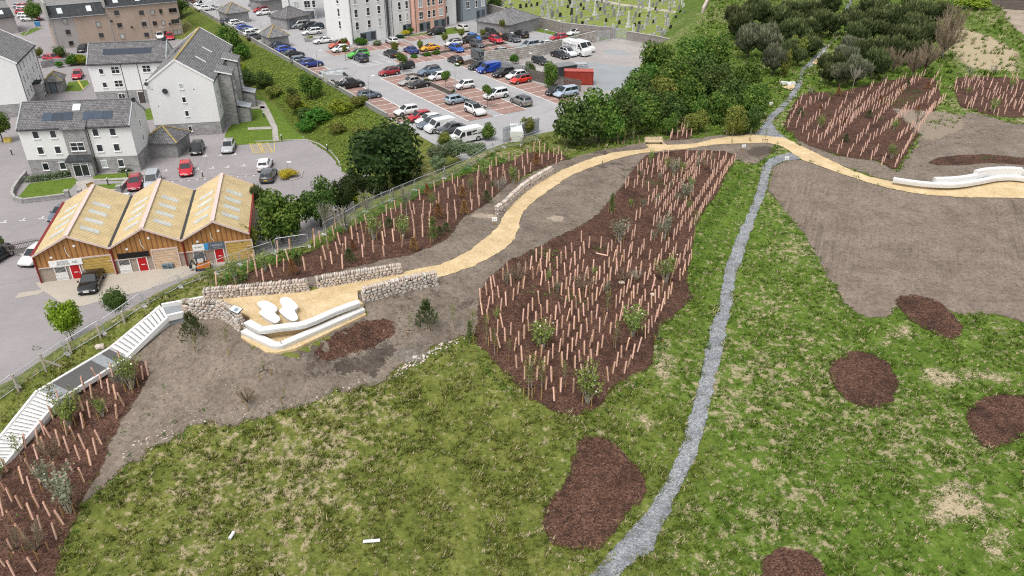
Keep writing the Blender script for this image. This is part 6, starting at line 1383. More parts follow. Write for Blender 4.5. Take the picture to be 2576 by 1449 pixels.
def crown_mesh(seed,mat,n=2600,leaf=.105,nb=13,flat=.85,rb=(.33,.5),spread=.62,up=.35,asp=1.,core=True,name='crown'):
    P,Rb,r=blobs(seed,nb,rb,flat,spread); k=r.choice(nb,n,p=Rb**2/np.sum(Rb**2)); d=unit(n,r); d[:,2]=np.where((d[:,2]<-.6)&(r.uniform(size=n)<.6),-d[:,2],d[:,2])
    rad=Rb[k]*r.uniform(.72,1.06,n); C=P[k]+d*rad[:,None]
    ins=np.zeros(n,bool)
    for q in range(nb): ins|=(np.linalg.norm(C-P[q],axis=1)<Rb[q]*.62)
    C=C[~ins]; d=d[~ins]; n=len(C)
    Nn=d*.75+unit(n,r)*.7+np.array([0,0,up]); Nn/=np.linalg.norm(Nn,axis=1)[:,None]
    V,Fq=quads(C,Nn,leaf*r.uniform(.6,1.35,n),r,asp,.18)
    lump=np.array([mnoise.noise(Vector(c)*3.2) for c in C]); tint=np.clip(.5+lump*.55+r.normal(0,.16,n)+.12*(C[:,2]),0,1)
    if core:  # inner blobs added to block light through the leaves, tinted darker
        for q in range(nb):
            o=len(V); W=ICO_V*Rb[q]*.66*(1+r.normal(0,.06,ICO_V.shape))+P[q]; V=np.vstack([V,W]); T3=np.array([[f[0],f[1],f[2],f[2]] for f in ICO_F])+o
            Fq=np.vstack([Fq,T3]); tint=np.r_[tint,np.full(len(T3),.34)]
    # quads plus degenerate triangles are written as polygons of their own length
    me=bpy.data.meshes.new(name); me.from_pydata(V.tolist(),[],[tuple(f) if f[2]!=f[3] else tuple(f[:3]) for f in Fq.tolist()]); me.materials.append(MATS[mat]); a=me.attributes.new('tint','FLOAT','FACE'); a.data.foreach_set('value',tint.astype(np.float32)); me.update(); return me
def pine_mesh(seed,mat,n=2300,nb=12):
    P,Rb,r=blobs(seed,nb,(.3,.46),.7,.66); k=r.choice(nb,n); d=unit(n,r); d[:,2]=np.abs(d[:,2])*1.1-.25; d/=np.linalg.norm(d,axis=1)[:,None]
    C=P[k]+d*(Rb[k]*r.uniform(.6,1.02,n))[:,None]
    ax=d*.45+np.array([0,0,.9])+unit(n,r)*.45; ax/=np.linalg.norm(ax,axis=1)[:,None]; sd=np.cross(ax,unit(n,r)); sd/=np.linalg.norm(sd,axis=1)[:,None]
    L=r.uniform(.1,.22,n)[:,None]; w=r.uniform(.028,.05,n)[:,None]
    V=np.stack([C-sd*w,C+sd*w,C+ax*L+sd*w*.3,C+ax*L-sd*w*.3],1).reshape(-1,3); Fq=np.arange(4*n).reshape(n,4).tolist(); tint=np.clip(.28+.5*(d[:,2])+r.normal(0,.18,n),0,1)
    V=V.tolist()
    for q in range(nb):  # same darker core, added to stop light passing through the crown
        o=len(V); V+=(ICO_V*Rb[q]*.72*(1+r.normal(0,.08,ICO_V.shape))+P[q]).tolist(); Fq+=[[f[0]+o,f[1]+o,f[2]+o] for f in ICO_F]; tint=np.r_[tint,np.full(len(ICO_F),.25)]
    me=bpy.data.meshes.new('crown'); me.from_pydata(V,[],[tuple(f) for f in Fq]); me.materials.append(MATS[mat]); a=me.attributes.new('tint','FLOAT','FACE'); a.data.foreach_set('value',np.asarray(tint,np.float32)); me.update(); return me
def twig_mesh(seed,mat,n=700,upw=.9,spread=.75,w=.010,name='branches'):
    """thin tapering twigs fanning out of a short stem, height ~1"""
    r=np.random.default_rng(seed); V=[];Fc=[]
    def tw(p,q,w0,w1):
        d=q-p; a=np.cross(d,r.normal(size=3)); a/=max(np.linalg.norm(a),1e-6); o=len(V)
        V.extend([p-a*w0,p+a*w0,q+a*w1,q-a*w1]); Fc.append((o,o+1,o+2,o+3)); b=np.cross(d,a); b/=max(np.linalg.norm(b),1e-6); o=len(V)
        V.extend([p-b*w0,p+b*w0,q+b*w1,q-b*w1]); Fc.append((o,o+1,o+2,o+3))
    main=[]
    for k in range(max(6,n//40)):
        a=r.uniform(0,2*math.pi); s=r.uniform(.15,1)*spread; p=np.array([0,0,r.uniform(.12,.3)]); q=np.array([math.cos(a)*s*.5,math.sin(a)*s*.5,r.uniform(.6,1.)*upw]); m_=(p+q)/2+np.array([math.cos(a),math.sin(a),0])*s*.12
        tw(p,m_,w*1.6,w*1.2); tw(m_,q,w*1.2,w*.5); main.append((p,m_,q))
    for k in range(n):
        p,m_,q=main[r.integers(len(main))]; t=r.uniform(.2,1); b=(p+(m_-p)*t*2) if t<.5 else m_+(q-m_)*(t*2-1)
        out=np.array([b[0],b[1],0]); out/=max(np.linalg.norm(out),.05); e=b+out*r.uniform(.02,.14)+np.array([r.normal()*.05,r.normal()*.05,r.uniform(.03,.2)]); tw(b,e,w*.7,w*.25)
    me=bpy.data.meshes.new(name); me.from_pydata([tuple(v) for v in V],[],Fc); me.materials.append(MATS[mat]); me.update(); return me
def trunk_data(seed,h,r0,limbs=5,spread=.5,mat='bark'):
    r=random.Random(seed); m=MB(); m.cyl((0,0,-.4),(0,0,h*.6),r0,r0*.72,7); m.cyl((0,0,h*.6),(r.uniform(-.1,.1),0,h*1.25),r0*.72,r0*.3,6)
    for k in range(limbs):
        a=2*math.pi*k/limbs+r.uniform(-.4,.4); z=h*r.uniform(.5,.95); m.cyl((0,0,z),(math.cos(a)*spread,math.sin(a)*spread,z+spread*r.uniform(.6,1.1)),r0*.45,r0*.16,5)
    return m.data('trunk',MATS[mat],True)
CR={}
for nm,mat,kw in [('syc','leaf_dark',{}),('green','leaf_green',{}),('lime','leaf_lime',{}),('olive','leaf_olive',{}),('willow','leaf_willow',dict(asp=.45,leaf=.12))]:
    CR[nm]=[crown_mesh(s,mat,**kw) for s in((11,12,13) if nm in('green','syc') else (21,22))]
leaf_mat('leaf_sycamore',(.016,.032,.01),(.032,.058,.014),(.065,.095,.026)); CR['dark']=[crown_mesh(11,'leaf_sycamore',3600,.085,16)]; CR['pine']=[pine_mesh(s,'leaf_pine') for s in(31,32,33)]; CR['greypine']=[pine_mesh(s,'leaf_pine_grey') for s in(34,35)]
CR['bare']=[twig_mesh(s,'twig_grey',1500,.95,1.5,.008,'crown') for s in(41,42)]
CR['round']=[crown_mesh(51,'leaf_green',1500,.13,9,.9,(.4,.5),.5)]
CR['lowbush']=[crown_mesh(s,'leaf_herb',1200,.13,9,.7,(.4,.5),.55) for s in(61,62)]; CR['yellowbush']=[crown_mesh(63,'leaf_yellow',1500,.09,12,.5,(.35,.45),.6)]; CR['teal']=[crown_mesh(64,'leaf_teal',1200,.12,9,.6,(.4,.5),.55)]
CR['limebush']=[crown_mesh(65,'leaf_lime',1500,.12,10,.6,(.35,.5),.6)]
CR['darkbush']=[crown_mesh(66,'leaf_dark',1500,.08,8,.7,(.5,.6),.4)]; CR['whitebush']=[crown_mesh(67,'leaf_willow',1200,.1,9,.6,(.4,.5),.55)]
TR={k:trunk_data(k,3.,.16,5,1.1) for k in(1,2,3)}; THIN=trunk_data(9,2.2,.06,4,.5)
def tree(kind,label,u,v,base_v,rpx,zb=None,hs=1.,cat='tree',group=None,name=None,trunk=True,base_u=None,var=None,lolly=False):
    """crown centre pixel (u,v), foot pixel row base_v; rpx crown radius in pixels"""
    bu=base_u if base_u is not None else u
    p=on([(bu,base_v)])[0] if zb is None else at(bu,base_v,zb)
    dep=p[1]*CT-(p[2]-H)*ST; s=rpx*dep/F
    q=p.copy(); zc=zat(p,v)-p[2]; zc=max(zc,s*hs*.75)
    nm=name or {'pine':'pine_tree','greypine':'pine_tree','bare':'bare_tree'}.get(kind,'broadleaf_tree')
    o=thing(nm,label,cat,tuple(p),random.uniform(0,6.28),group)
    L=CR[kind]; c=link('crown',L[var if var is not None else random.randrange(len(L))],o)
    if kind=='bare': c.scale=(s*1.1,s*1.1,(zc+s*hs)*1.0); c.location=(0,0,0)
    elif lolly or kind=='round': c.location=(0,0,zc); c.scale=(s,s,s*hs)
    else:
        top=max(zat(p,v-rpx*.92*(1 if hs>=.85 else hs))-p[2],s*.5); bot=-.25; c.location=(0,0,(top+bot)/2); c.scale=(s,s,(top-bot)/2*1.06)
    if trunk:
        t=link('trunk',TR[1+random.randrange(3)] if s>1.6 else THIN,o); h=3. if s>1.6 else 2.2; k=max(.2,min(zc,9)*.7/h); w=max(.6,min(2.2,s/2.6)) if s>1.6 else 1.; t.scale=(w,w,k)
    return o
# -- trees of the town side
tree('dark','big dark sycamore in front of the parked minibus and mesh fence',970,382,470,116,zb=1.0,hs=.95)
for u,v,b,r,t in [(893,452,505,44,'under the left of the big sycamore'),(940,462,500,40,'under the middle of the big sycamore'),(862,470,530,34,'beside the lime yellow bush'),(1010,455,470,34,'under the right of the big sycamore')]: tree('dark','dark understorey bush '+t,u,v,b,r,zb=1.0,hs=.9,cat='bush',name='bush',trunk=False,group='understorey bushes of the sycamore')
tree('green','full bright sycamore right of the striped units',712,522,610,74,zb=0,hs=1.05,var=0)
tree('syc','dark green tree behind the bright sycamore',808,490,570,52,zb=0,hs=.9,var=1); tree('pine','dark evergreen touching the shed roof end',645,486,545,32,zb=0,hs=1.1)
tree('olive','small yellow green tree before the right shed door',632,588,640,30,zb=0,hs=1.2)
tree('limebush','lime yellow bush spilling over the bank beside the mesh fence',905,492,512,44,zb=1.0,hs=.6,cat='bush',name='bush',trunk=False)
for k,(u,v,b,r,t) in enumerate([(1108,384,410,36,'left of the group'),(1150,372,400,38,'in the middle of the group'),(1195,375,402,34,'right of the group'),(1105,410,425,26,'lowest of the group'),(1228,392,410,24,'by the fence corner')]): tree('willow','grey green willow bush below the minibus, '+t,u,v,b,r,zb=3.5,hs=.8,cat='bush',name='willow_bush',group='grey willow bushes',trunk=False)
tree('lime','round yellow green tree standing alone by the mesh fence',180,778,850,40,zb=.5,hs=1.1); tree('darkbush','dark bush between the round yellow tree and the stair head',297,745,790,42,zb=1.5,hs=.75,cat='bush',name='bush',trunk=False)
tree('green','green street tree at the top of the bank above the boundary wall',783,206,244,31,zb=1.9,hs=1.05); tree('olive','yellow green sapling clump on the bank below the street tree',741,245,282,20,zb=.9,hs=1.1)
BK='shrubs on the green bank'
for k,(kd,u,v,b,r,t) in enumerate([('green',580,92,130,36,'tall green shrub at the ridge end of the tall white block'),('lowbush',612,120,150,28,'light green shrub behind the stair towers'),('syc',625,185,215,28,'dark shrub in the middle of the bank'),('syc',665,192,220,30,'dark shrub right of the middle of the bank'),('limebush',600,160,190,26,'lime green shrub low on the bank'),('limebush',860,262,285,34,'lime green growth under the boundary wall'),('olive',905,250,270,24,'olive shrub by the wall lamp post'),('lowbush',800,290,310,40,'low green shrub in the middle of the lower bank'),('syc',770,280,300,26,'dark low shrub below the sapling clump'),('olive',905,330,350,30,'olive shrub left of the big sycamore'),('limebush',930,340,365,26,'yellow green shrub touching the big sycamore'),('lowbush',770,310,330,30,'fresh green shrub at the foot of the bank'),('olive',690,225,245,24,'olive shrub on the upper bank'),('limebush',760,265,280,30,'bright lime shrub on the open bank'),('olive',1120,345,362,22,'olive shrub beneath the white minibus'),('olive',848,318,335,26,'dull olive shrub mid bank'),('syc',735,225,245,18,'small dark shrub above the sapling clump')]): tree(kd,t,u,v,b,r,zb=None,hs=.6 if kd!='green' else 1.1,cat='shrub',name='shrub',group=BK,trunk=False)
tree('syc','big street tree over the black estate beside the lawn',428,18,60,40,zb=0,hs=.9,base_u=443,lolly=True); tree('green','tree behind the far left row of cars',94,15,52,24,zb=0,hs=1.1); tree('green','round street tree at the left edge by the yellow grit bin',8,312,357,32,zb=0,hs=1.05,lolly=True)
tree('green','small roadside tree by the front block corner far left',-4,602,640,26,zb=0,hs=.9); tree('olive','small dark bush at the end wall of the left white block',101,130,145,14,zb=0,hs=1.1,cat='bush',name='bush')
for u,v,b,r,t in [(1014,145,182,17,'beside the black saloon'),(1122,188,224,17,'beside the white small hatchback'),(1227,225,270,17,'beside the large white suv')]: tree('round','round headed street tree on a thin trunk '+t,u,v,b,r,zb=ZU,hs=1.15,group='round street trees of the island')
for u,v,b,r,t,k in [(1059,112,141,9,'by the amber coupe','olive'),(1121,94,124,10,'by the low hedge end','olive'),(1163,82,110,10,'behind the black hatchback','olive'),(1215,82,106,8,'by the charcoal coupe','olive'),(1263,60,98,9,'by the long store','olive'),(994,118,134,11,'beside the black saloon seen from behind','olive'),(1217,135,152,9,'by the dark grey van','green'),(870,122,153,7,'at the small kerb circle','olive'),(868,105,125,9,'by the burnt orange suv','olive')]: tree(k,'thin young street tree '+t,u,v,b,r,zb=ZU,hs=1.5,group='thin young street trees',lolly=True)
tree('green','small conical tree by the palisade fence and white van',1229,326,352,24,zb=ZU,hs=1.1); tree('olive','slender young tree left of the big tree belt',1325,306,340,20,zb=ZU,hs=1.4); tree('green','narrow tree rising in front of the red container',1381,172,220,24,zb=ZU,hs=1.5); tree('syc','dark shrub behind the timber fence',1333,165,190,17,zb=ZU,hs=1.,cat='shrub',name='shrub'); tree('lowbush','ivy mound on the limewashed wall',1294,145,162,15,zb=ZU,hs=1.2,cat='shrub',name='shrub',trunk=False)
tree('limebush','lime green growth on top of the limewashed wall',1431,97,106,9,zb=ZU,hs=.7,cat='shrub',name='shrub',trunk=False)
tree('syc','dark tree at the corner of the blue grey flats and the cemetery',1246,6,34,22,zb=ZU,hs=1.)
# clipped bushes and borders
for kd,u,v,b,r,hs,t in [('darkbush',153,124,146,23,.62,'clipped dark oval bush on a low stone wall'),('lowbush',187,148,164,22,.8,'bright green hedge mass beside the white block, left half'),('limebush',203,146,164,24,.7,'bright lime hedge mass beside the white block, right half'),('lowbush',150,160,170,12,.8,'small shrub at the left end of the bright hedge'),('yellowbush',728,440,447,34,.5,'golden yellow low shrub on the kerbed island'),('darkbush',156,682//4+600,688,9,.6,'low plant')][:5]: tree(kd,t,u,v,b,r,zb=0,hs=hs,cat='bush',name='bush',trunk=False)
for kd,u,v,b,r,hs,t in [('lowbush',907,102,113,20,.6,'rounded green bush under the big white flats'),('limebush',918,104,112,14,.6,'yellow green bush right under the big white flats'),('whitebush',952,107,113,20,.5,'sage grey low bush along the white flats'),('yellowbush',1018,83,90,16,.7,'pale yellow bush before the narrow white flats'),('lowbush',1032,78,86,13,.9,'green bush by the pink flats'),('teal',1005,90,96,14,.5,'blue grey low bush before the narrow white flats'),('limebush',782,95,101,12,.6,'spiky yellow green plant in the raised planter'),('lowbush',1041,141,145,12,.5,'low hedge clump by the dark blue saloon'),('lowbush',1075,136,140,14,.5,'low hedge clump left of the blue hatchback'),('lowbush',1098,131,136,14,.5,'low hedge clump nearest the blue hatchback'),('lowbush',1150,116,120,12,.5,'low hedge clump in the far bays'),('lowbush',1072,201,206,9,.6,'small bush on the island by the steel blue crossover'),('syc',1141,228,233,6,.8,'tiny dark bush on the island'),('lowbush',1150,162,166,9,.7,'small shrub behind the black three door car')]: tree(kd,t,u,v,b,r,zb=ZU,hs=hs,cat='bush',name='bush',trunk=False)
def border():
    o=tag(link('flower_border',None),'white flowering border along the foot of the front block','flower border') if False else None
for k,x in enumerate(np.linspace(72,182,8)):
    pass
def flower_mass(name,label,pts,zb,rad,h,n,mat,petals=.35,cat='flower border'):
    r=np.random.default_rng(len(label)); C=[]; 
    P=[at(u,v,zb) for u,v in pts]; seg=[np.linalg.norm(b-a) for a,b in zip(P[:-1],P[1:])]
    o=thing(name,label,cat,tuple(P[len(P)//2]))
    for k in range(n):
        i=r.choice(len(seg),p=np.array(seg)/sum(seg)); p=P[i]+(P[i+1]-P[i])*r.uniform(); a=r.uniform(0,6.28); q=math.sqrt(r.uniform())*rad; C.append(p+[math.cos(a)*q,math.sin(a)*q,h*(1-(q/rad)**2)*r.uniform(.55,1.05)])
    C=np.array(C)-np.array(P[len(P)//2]); Nn=unit(n,r)*.6+[0,0,.8]; Nn/=np.linalg.norm(Nn,axis=1)[:,None]; f=r.uniform(size=n)<petals
    for m,sel,nm in((mat,~f,'leaves'),('petal',f,'flowers')):
        if sel.any(): V,Q=quads(C[sel]+([0,0,.05] if nm=='flowers' else 0),Nn[sel],r.uniform(.14,.26,sel.sum()),r); link(nm,np_mesh(nm,V,Q,MATS[mat],np.clip(r.normal(.5,.22,sel.sum()),0,1)),o)
flower_mass('flower_border','white flowering border along the foot of the front block',[(72,456),(110,452),(150,446),(184,440)],0,.85,.85,1700,'leaf_willow',.75)
flower_mass('flower_border','small white flower clump by the right ground window of the front block',[(305,434),(332,429)],0,.5,.5,420,'leaf_willow',.75)
# -- the tree belt and the pine wood
TB='trees of the broadleaf belt beside the yard'
belt=[('syc',1452,292,365,72,'large dark tree at the near left end'),('green',1505,262,355,62,'bright tree second from the near left end'),('syc',1562,272,350,58,'dark tree above the little tube bed'),('green',1540,300,358,46,'green tree low in the front'),('green',1612,276,335,54,'green tree left of the grassy gap'),('green',1652,142,200,50,'pale topped tree at the upper left of the belt'),('green',1622,195,255,56,'broad green tree at the edge of the yard'),('syc',1595,225,290,50,'dark tree right beside the container yard'),('green',1688,180,245,54,'rounded green tree in the centre'),('olive',1655,222,285,46,'yellow green tree in the front centre'),('green',1728,128,190,50,'green tree at the back towards the cemetery path'),('syc',1755,165,225,48,'dark tree in the back right'),('green',1718,222,282,52,'green tree front right of centre'),('syc',1790,195,250,50,'dark tree towards the pines'),('green',1790,120,180,46,'green tree next to the pine wood'),('syc',1838,228,280,44,'dark tree right end of the belt'),('green',1880,172,232,40,'green tree close to the grey path'),('syc',1690,262,310,40,'low dark tree over the gap'),('syc',1640,250,315,44,'shaded tree behind the front row'),('green',1568,232,300,44,'bright tree by the yard corner')]
for kd,u,v,b,r,t in belt: tree(kd,t+' of the broadleaf belt',u,v,b,r,hs=.95,group=TB)
FR='trees by the path above the sand bend'
for kd,u,v,b,r,t in [('olive',1755,303,335,32,'small yellow green tree beside the little tube bed'),('olive',1845,292,340,36,'yellow green tree leaning over the sand path'),('green',1888,238,300,42,'round green tree by the grey path'),('green',1805,262,315,40,'green tree behind the yellow green one'),('syc',1880,290,335,34,'darker tree right of the yellow green one'),('green',1682,302,340,24,'little green tree right of the big belt'),('green',1760,260,305,30,'green tree above the grassy gap')]: tree(kd,t,u,v,b,r,hs=.95,group=FR)
PW='pines beside the grey path'
pl=[(1852,48,100,44),(1890,20,70,46),(1930,35,85,46),(1985,35,80,44),(2035,30,70,42),(2075,15,50,38),(2060,60,100,42),(2018,75,120,44),(1975,85,135,46),(1925,95,150,46),(1880,95,150,46),(2030,110,145,36),(1990,125,165,38),(2085,55,90,34),(1945,140,190,40)]
for k,(u,v,b,r) in enumerate(pl): tree('greypine' if k in(9,10,14) else 'pine','dark pine in the wood left of the grey path, '+['nearest the cemetery hill','second along the hill edge','behind the front rank','by the lawn strip','towards the top right','highest by the path','leaning to the path bend','in the right middle','in the centre','greyish one in the left middle','greyish one above the broadleaf belt','beside the lower path bend','above the pale bench','tight against the upper path','greyish one at the bottom'][k],u,v,b,r,hs=.9,group=PW)
pr=[(2140,48,92,44),(2172,22,70,46),(2160,80,120,42),(2195,60,105,48),(2215,20,70,46),(2250,40,90,48),(2290,25,75,48),(2275,70,115,48),(2325,40,90,44),(2310,92,140,44),(2240,95,140,48),(2222,120,165,44),(2180,128,170,44),(2118,142,178,38),(2085,158,190,34),(2075,182,212,30),(2110,185,222,36),(2150,170,215,40),(2190,155,200,42),(2350,25,70,36),(2135,118,150,36),(2285,128,168,38)]
for k,(u,v,b,r) in enumerate(pr): tree('greypine' if k in(13,16,17,20) else 'pine','dark pine in the wood right of the grey path, '+['at its upper left','at the top left','left of the centre','left centre','top centre','centre back','right of the top centre','centre','right back','right centre','front centre','front centre low','above the white cubes','greyish one by the white cubes','low by the small sign','lowest at the path side','greyish one above the tube bed','greyish one in the front','front right of the white cubes','at the top right','greyish one at the left middle','front right'][k],u,v,b,r,hs=.9,group=PW+' on its right')
for k,(u,v,b,r,t) in enumerate([(2325,150,185,42,'broad bare brown tree at the right front of the pines'),(2368,95,150,48,'bare grey brown tree on the right edge of the pines'),(2385,55,110,40,'bare tree at the back right of the pines'),(2245,160,185,36,'grey leafless tree in front of the pines'),(2295,160,195,36,'bare twiggy tree left of the broad brown one')]): tree('bare',t,u,v,b,r,group='leafless trees of the wood')
tree('olive','golden green tree in the pine wood left of the path',2002,105,150,26,hs=1.1); tree('olive','pale young tree on a white stem by the path bench',1970,135,195,16,hs=1.2); tree('limebush','bright green bush at the top right edge',2442,6,22,46,hs=.5,cat='bush',name='bush',trunk=False)
# ------------------------------------------------------------------ tree shelters
TL=[] # (u,v,bed)
def addt(ox,oy,k,pts,bed): TL.extend([(*S(ox,oy,k,x,y),bed) for x,y in pts])
addt(1850,1250,3.8333,[(322,362),(420,248),(616,270),(534,368),(457,465),(740,418),(817,327),(675,512),(888,210),(1117,255),(1308,275),(1482,293),(1408,402),(1771,228),(1668,325),(1955,230),(1598,428),(1845,370),(1804,453),(2117,252),(1349,528),(1541,518),(1728,572),(1990,462),(1251,622),(1074,597),(1467,640),(1657,670),(1915,583),(790,672),(708,770),(1172,730),(972,710),(1396,752),(1588,775),(1840,705),(2362,503),(2285,613),(2452,625),(2530,523),(2213,745),(2387,748),(2332,850),(2157,850),(2088,965),(1762,803),(1700,920),(905,798),(1115,815),(824,938),(1011,950),(1231,975),(1146,1095),(1370,1130),(1564,1145),(1273,1263)],'m')
addt(1850,960,3.8333,[(160,873),(191,1078),(270,990),(277,1195),(256,780),(330,695),(348,905),(380,650),(440,820),(464,1018),(498,1270),(505,550),(549,940),(578,475),(626,645),(652,860),(722,765),(798,1188),(804,682),(836,455),(877,1100),(912,393),(945,1015),(955,540),(996,1220),(1004,278),(1008,480),(1044,910),(1070,630),(1078,430),(1083,235),(1078,1135),(1148,567),(1157,353),(1167,1047),(1199,270),(1199,750),(1204,1257),(1209,500),(1263,673),(1290,1152),(1317,600),(1320,383),(1380,303),(1380,780),(1363,1053),(1390,1278),(1432,970),(1436,477),(1450,690),(1452,228),(1465,1173),(1502,875),(1507,403),(1505,635),(1537,1080),(1540,135),(1569,1293),(1571,793),(1577,577),(1588,327),(1604,980),(1622,505),(1645,1185),(1660,235),(1673,895),(1697,423),(1720,1093),(1728,155),(1728,560),(1742,813),(1785,1010),(1789,535),(1796,68),(1848,683),(1850,930),(1838,1213),(1857,440),(1900,613),(1905,860),(1907,1130),(1956,543),(1955,783),(1975,72)],'m')
addt(2250,960,3.8333,[(545,180),(565,367),(605,110),(630,275),(680,198),(497,462),(663,468),(695,417),(581,560),(540,635),(487,708),(740,128),(738,350),(790,280),(858,207),(887,365),(842,430),(903,143),(1000,227),(1043,170),(1090,97),(1037,455),(988,527),(1172,248),(1198,472),(1147,547),(1241,403),(1097,618),(883,668),(829,743),(785,810),(725,900),(668,973),(770,1075),(728,1165),(940,833),(896,915),(848,1000),(990,762),(1212,712),(1255,643),(1317,818),(1268,895),(1363,737),(1112,863),(1047,955),(1007,1040),(1405,918),(1457,838),(1495,767),(1351,1022),(1207,975),(1157,1075),(1298,1108),(1260,1185),(1217,1265),(1637,557),(1677,480),(1717,412),(1762,337),(1807,247),(1552,400),(1582,380),(1627,308),(1687,250),(1712,165),(1753,108),(1492,288),(1535,213),(1567,143),(1467,320),(1420,128),(1463,60),(1520,515),(1290,330),(1348,245),(1797,45),(1160,1355),(1110,1432),(493,1235),(663,1270)],'m')
addt(2250,580,3.8333,[(1195,235),(1222,340),(1245,312),(1070,345),(1130,312),(1045,370),(995,390),(990,575),(945,622),(1143,413),(1210,455),(1090,475),(1067,613),(820,625),(848,592),(1165,672),(1245,773),(1282,718),(1210,832),(1155,875),(1270,925),(1300,375),(1335,345),(1350,450),(1385,408),(1360,290),(1290,268),(1318,228),(1385,160),(1415,250),(1420,360),(1455,170),(1400,573),(1437,528),(1460,683),(1418,733),(1388,783),(1345,838),(1313,890),(1380,980),(1325,1063),(1280,1130),(1235,1190),(1485,853),(1445,890),(1420,935),(1512,617),(1540,575),(1590,535),(1520,410),(1560,365),(1595,330),(1620,295),(1530,800),(1557,740),(1500,1008),(1462,1055),(1545,952),(1590,893),(1610,675),(1650,620),(1650,455),(1685,375),(1680,565),(1705,515),(1725,680),(1690,700),(1720,205),(1748,170),(1715,370),(1740,335),(1770,310),(1800,268),(1825,230),(1750,488),(1775,445),(1810,415),(1830,385),(1860,335),(1885,305),(1865,195),(1890,165),(1915,260),(1950,225),(1980,198),(1855,490),(1880,445),(1830,540),(1810,580),(1925,410),(2010,165),(2095,185),(2045,260),(2105,335),(2145,305),(2222,188),(2330,205),(2310,230),(2285,268),(2255,310),(2240,338),(2200,375),(2180,420),(2145,458),(2120,490),(2095,555),(2455,235),(2425,260),(2400,290),(2380,318),(2350,360),(2325,393),(2300,430),(2275,475),(2250,520),(2225,565),(2185,615),(2160,665),(2140,710),(2060,600),(2035,640),(2000,690),(1970,738),(1930,800),(1900,865),(1865,910),(2100,758),(2070,815),(2035,878),(1990,918),(1957,990),(1930,1053),(1895,1110),(1855,1178),(1830,970),(1795,1030),(1760,1080),(1715,1130),(1830,740),(1790,800),(1720,905),(1690,960),(1655,1015),(1608,1068),(1665,1200),(1637,1255),(1580,1328),(1538,1397),(1810,1220),(1780,1275),(1375,1190),(1330,1190),(1460,1255),(970,1110),(1028,1073),(945,1347),(908,1405),(850,1290),(805,1320),(1195,1415),(1355,1440),(150,1435)],'m')
addt(800,780,3.8333,[(205,1340),(680,1140),(375,1078),(820,1192),(805,1050),(715,990),(915,1278),(1052,1195),(1118,1050),(1222,1112),(1298,965),(1135,835),(1312,805),(1537,1093),(1805,1073),(1855,935),(1945,1000),(2033,850),(2073,717),(2102,885),(2107,1070),(2155,780),(2255,630),(2353,685),(2315,497),(2405,545),(2430,740),(2413,898),(2470,415),(2010,475),(1980,580),(1775,687),(1667,640),(1683,765)],'l')
addt(1300,700,2.16667,[(370,637),(460,580),(462,675),(470,505),(457,395),(482,328),(528,358),(543,550),(547,455),(562,290),(608,318),(615,590),(686,283),(706,375),(717,455),(717,548),(722,315),(767,193),(791,507),(793,345),(790,415),(795,285),(850,388),(858,465),(855,310),(893,120),(912,285),(928,218),(967,88),(998,310),(1002,388),(1007,178),(1044,53),(1067,280),(1075,355),(1073,142),(1088,75),(1136,103),(1197,212),(1208,280),(1271,243),(1259,85),(1261,170),(1328,128),(1383,168)],'l')
addt(1700,560,2.16667,[(402,290),(395,325),(497,280),(507,330),(505,235),(552,208),(560,300),(607,275),(628,330),(660,165),(712,200),(745,327),(795,290),(843,253),(773,165),(775,228),(820,188),(815,140),(871,80),(920,130),(923,70),(941,185),(960,88),(993,153),(1040,128),(1080,110),(1062,185),(1108,155)],'l')
addt(0,1380,2.16667,[(1265,215),(1220,250),(1035,115),(965,235),(840,275),(873,327),(935,372),(995,418),(725,358),(1062,480),(785,410),(920,525),(1000,585),(650,450),(712,515),(770,575),(520,490),(455,590),(713,668),(385,727),(573,727),(645,770),(435,750),(325,800),(870,803)],'s')
addt(0,1700,2.16667,[(220,143),(385,140),(512,120),(590,182),(728,152),(683,243),(825,195),(778,290),(325,238),(272,340),(203,445),(345,430),(65,345),(40,505),(105,598),(192,660),(275,535),(335,648),(285,752),(430,722),(545,795),(720,437),(625,345),(475,385),(30,715),(125,793),(570,480)],'s')
addt(0,1890,2.16667,[(208,495),(355,425),(310,785),(485,508),(122,625),(45,740),(125,819)],'s')
TL+=[(*T(2,0,x,y),'k') for x,y in[(1590,1410),(1605,1385),(1620,1340),(1638,1315),(1660,1395),(1658,1295),(1680,1250),(1700,1320),(1710,1370),(1725,1345),(1735,1250),(1755,1390),(1765,1285),(1800,1380),(1810,1330)]]
for (a,b,n) in [((195,1280),(340,1000),7),((275,1290),(410,1040),6),((430,1060),(545,990),4),((350,1340),(600,1065),9),((405,1425),(480,1340),3),((505,1449),(940,990),16),((570,1370),(790,1000),9),((640,1449),(1190,840),20),((720,1300),(1050,870),11),((800,1255),(1370,800),20),((890,1449),(1010,1320),5),((1060,1250),(1470,800),17),((1020,1430),(1720,910),21),((1300,1420),(1770,1010),20),((1410,1449),(1660,1100),12),((1050,1130),(1570,770),17),((1220,1300),(1390,1100),8),((1600,1040),(1720,840),6),((1640,850),(1710,760),4)]:
    for k in range(n):
        t=k/(n-1); TL.append((*T(3,0,a[0]+(b[0]-a[0])*t+random.uniform(-7,7),a[1]+(b[1]-a[1])*t+random.uniform(-6,6)),'r'))
TL+=[(*T(3,1,x,y),'r') for x,y in[(610,40),(695,95),(735,45),(795,130),(830,80),(930,125),(960,80),(990,40),(1035,165),(1065,120),(1090,85),(1140,218),(1165,180),(1275,235),(1300,190),(1335,145),(1360,100),(1385,60),(1400,30)]]
_fr=np.array([(x,y) for x,y in BED_FAR]); 
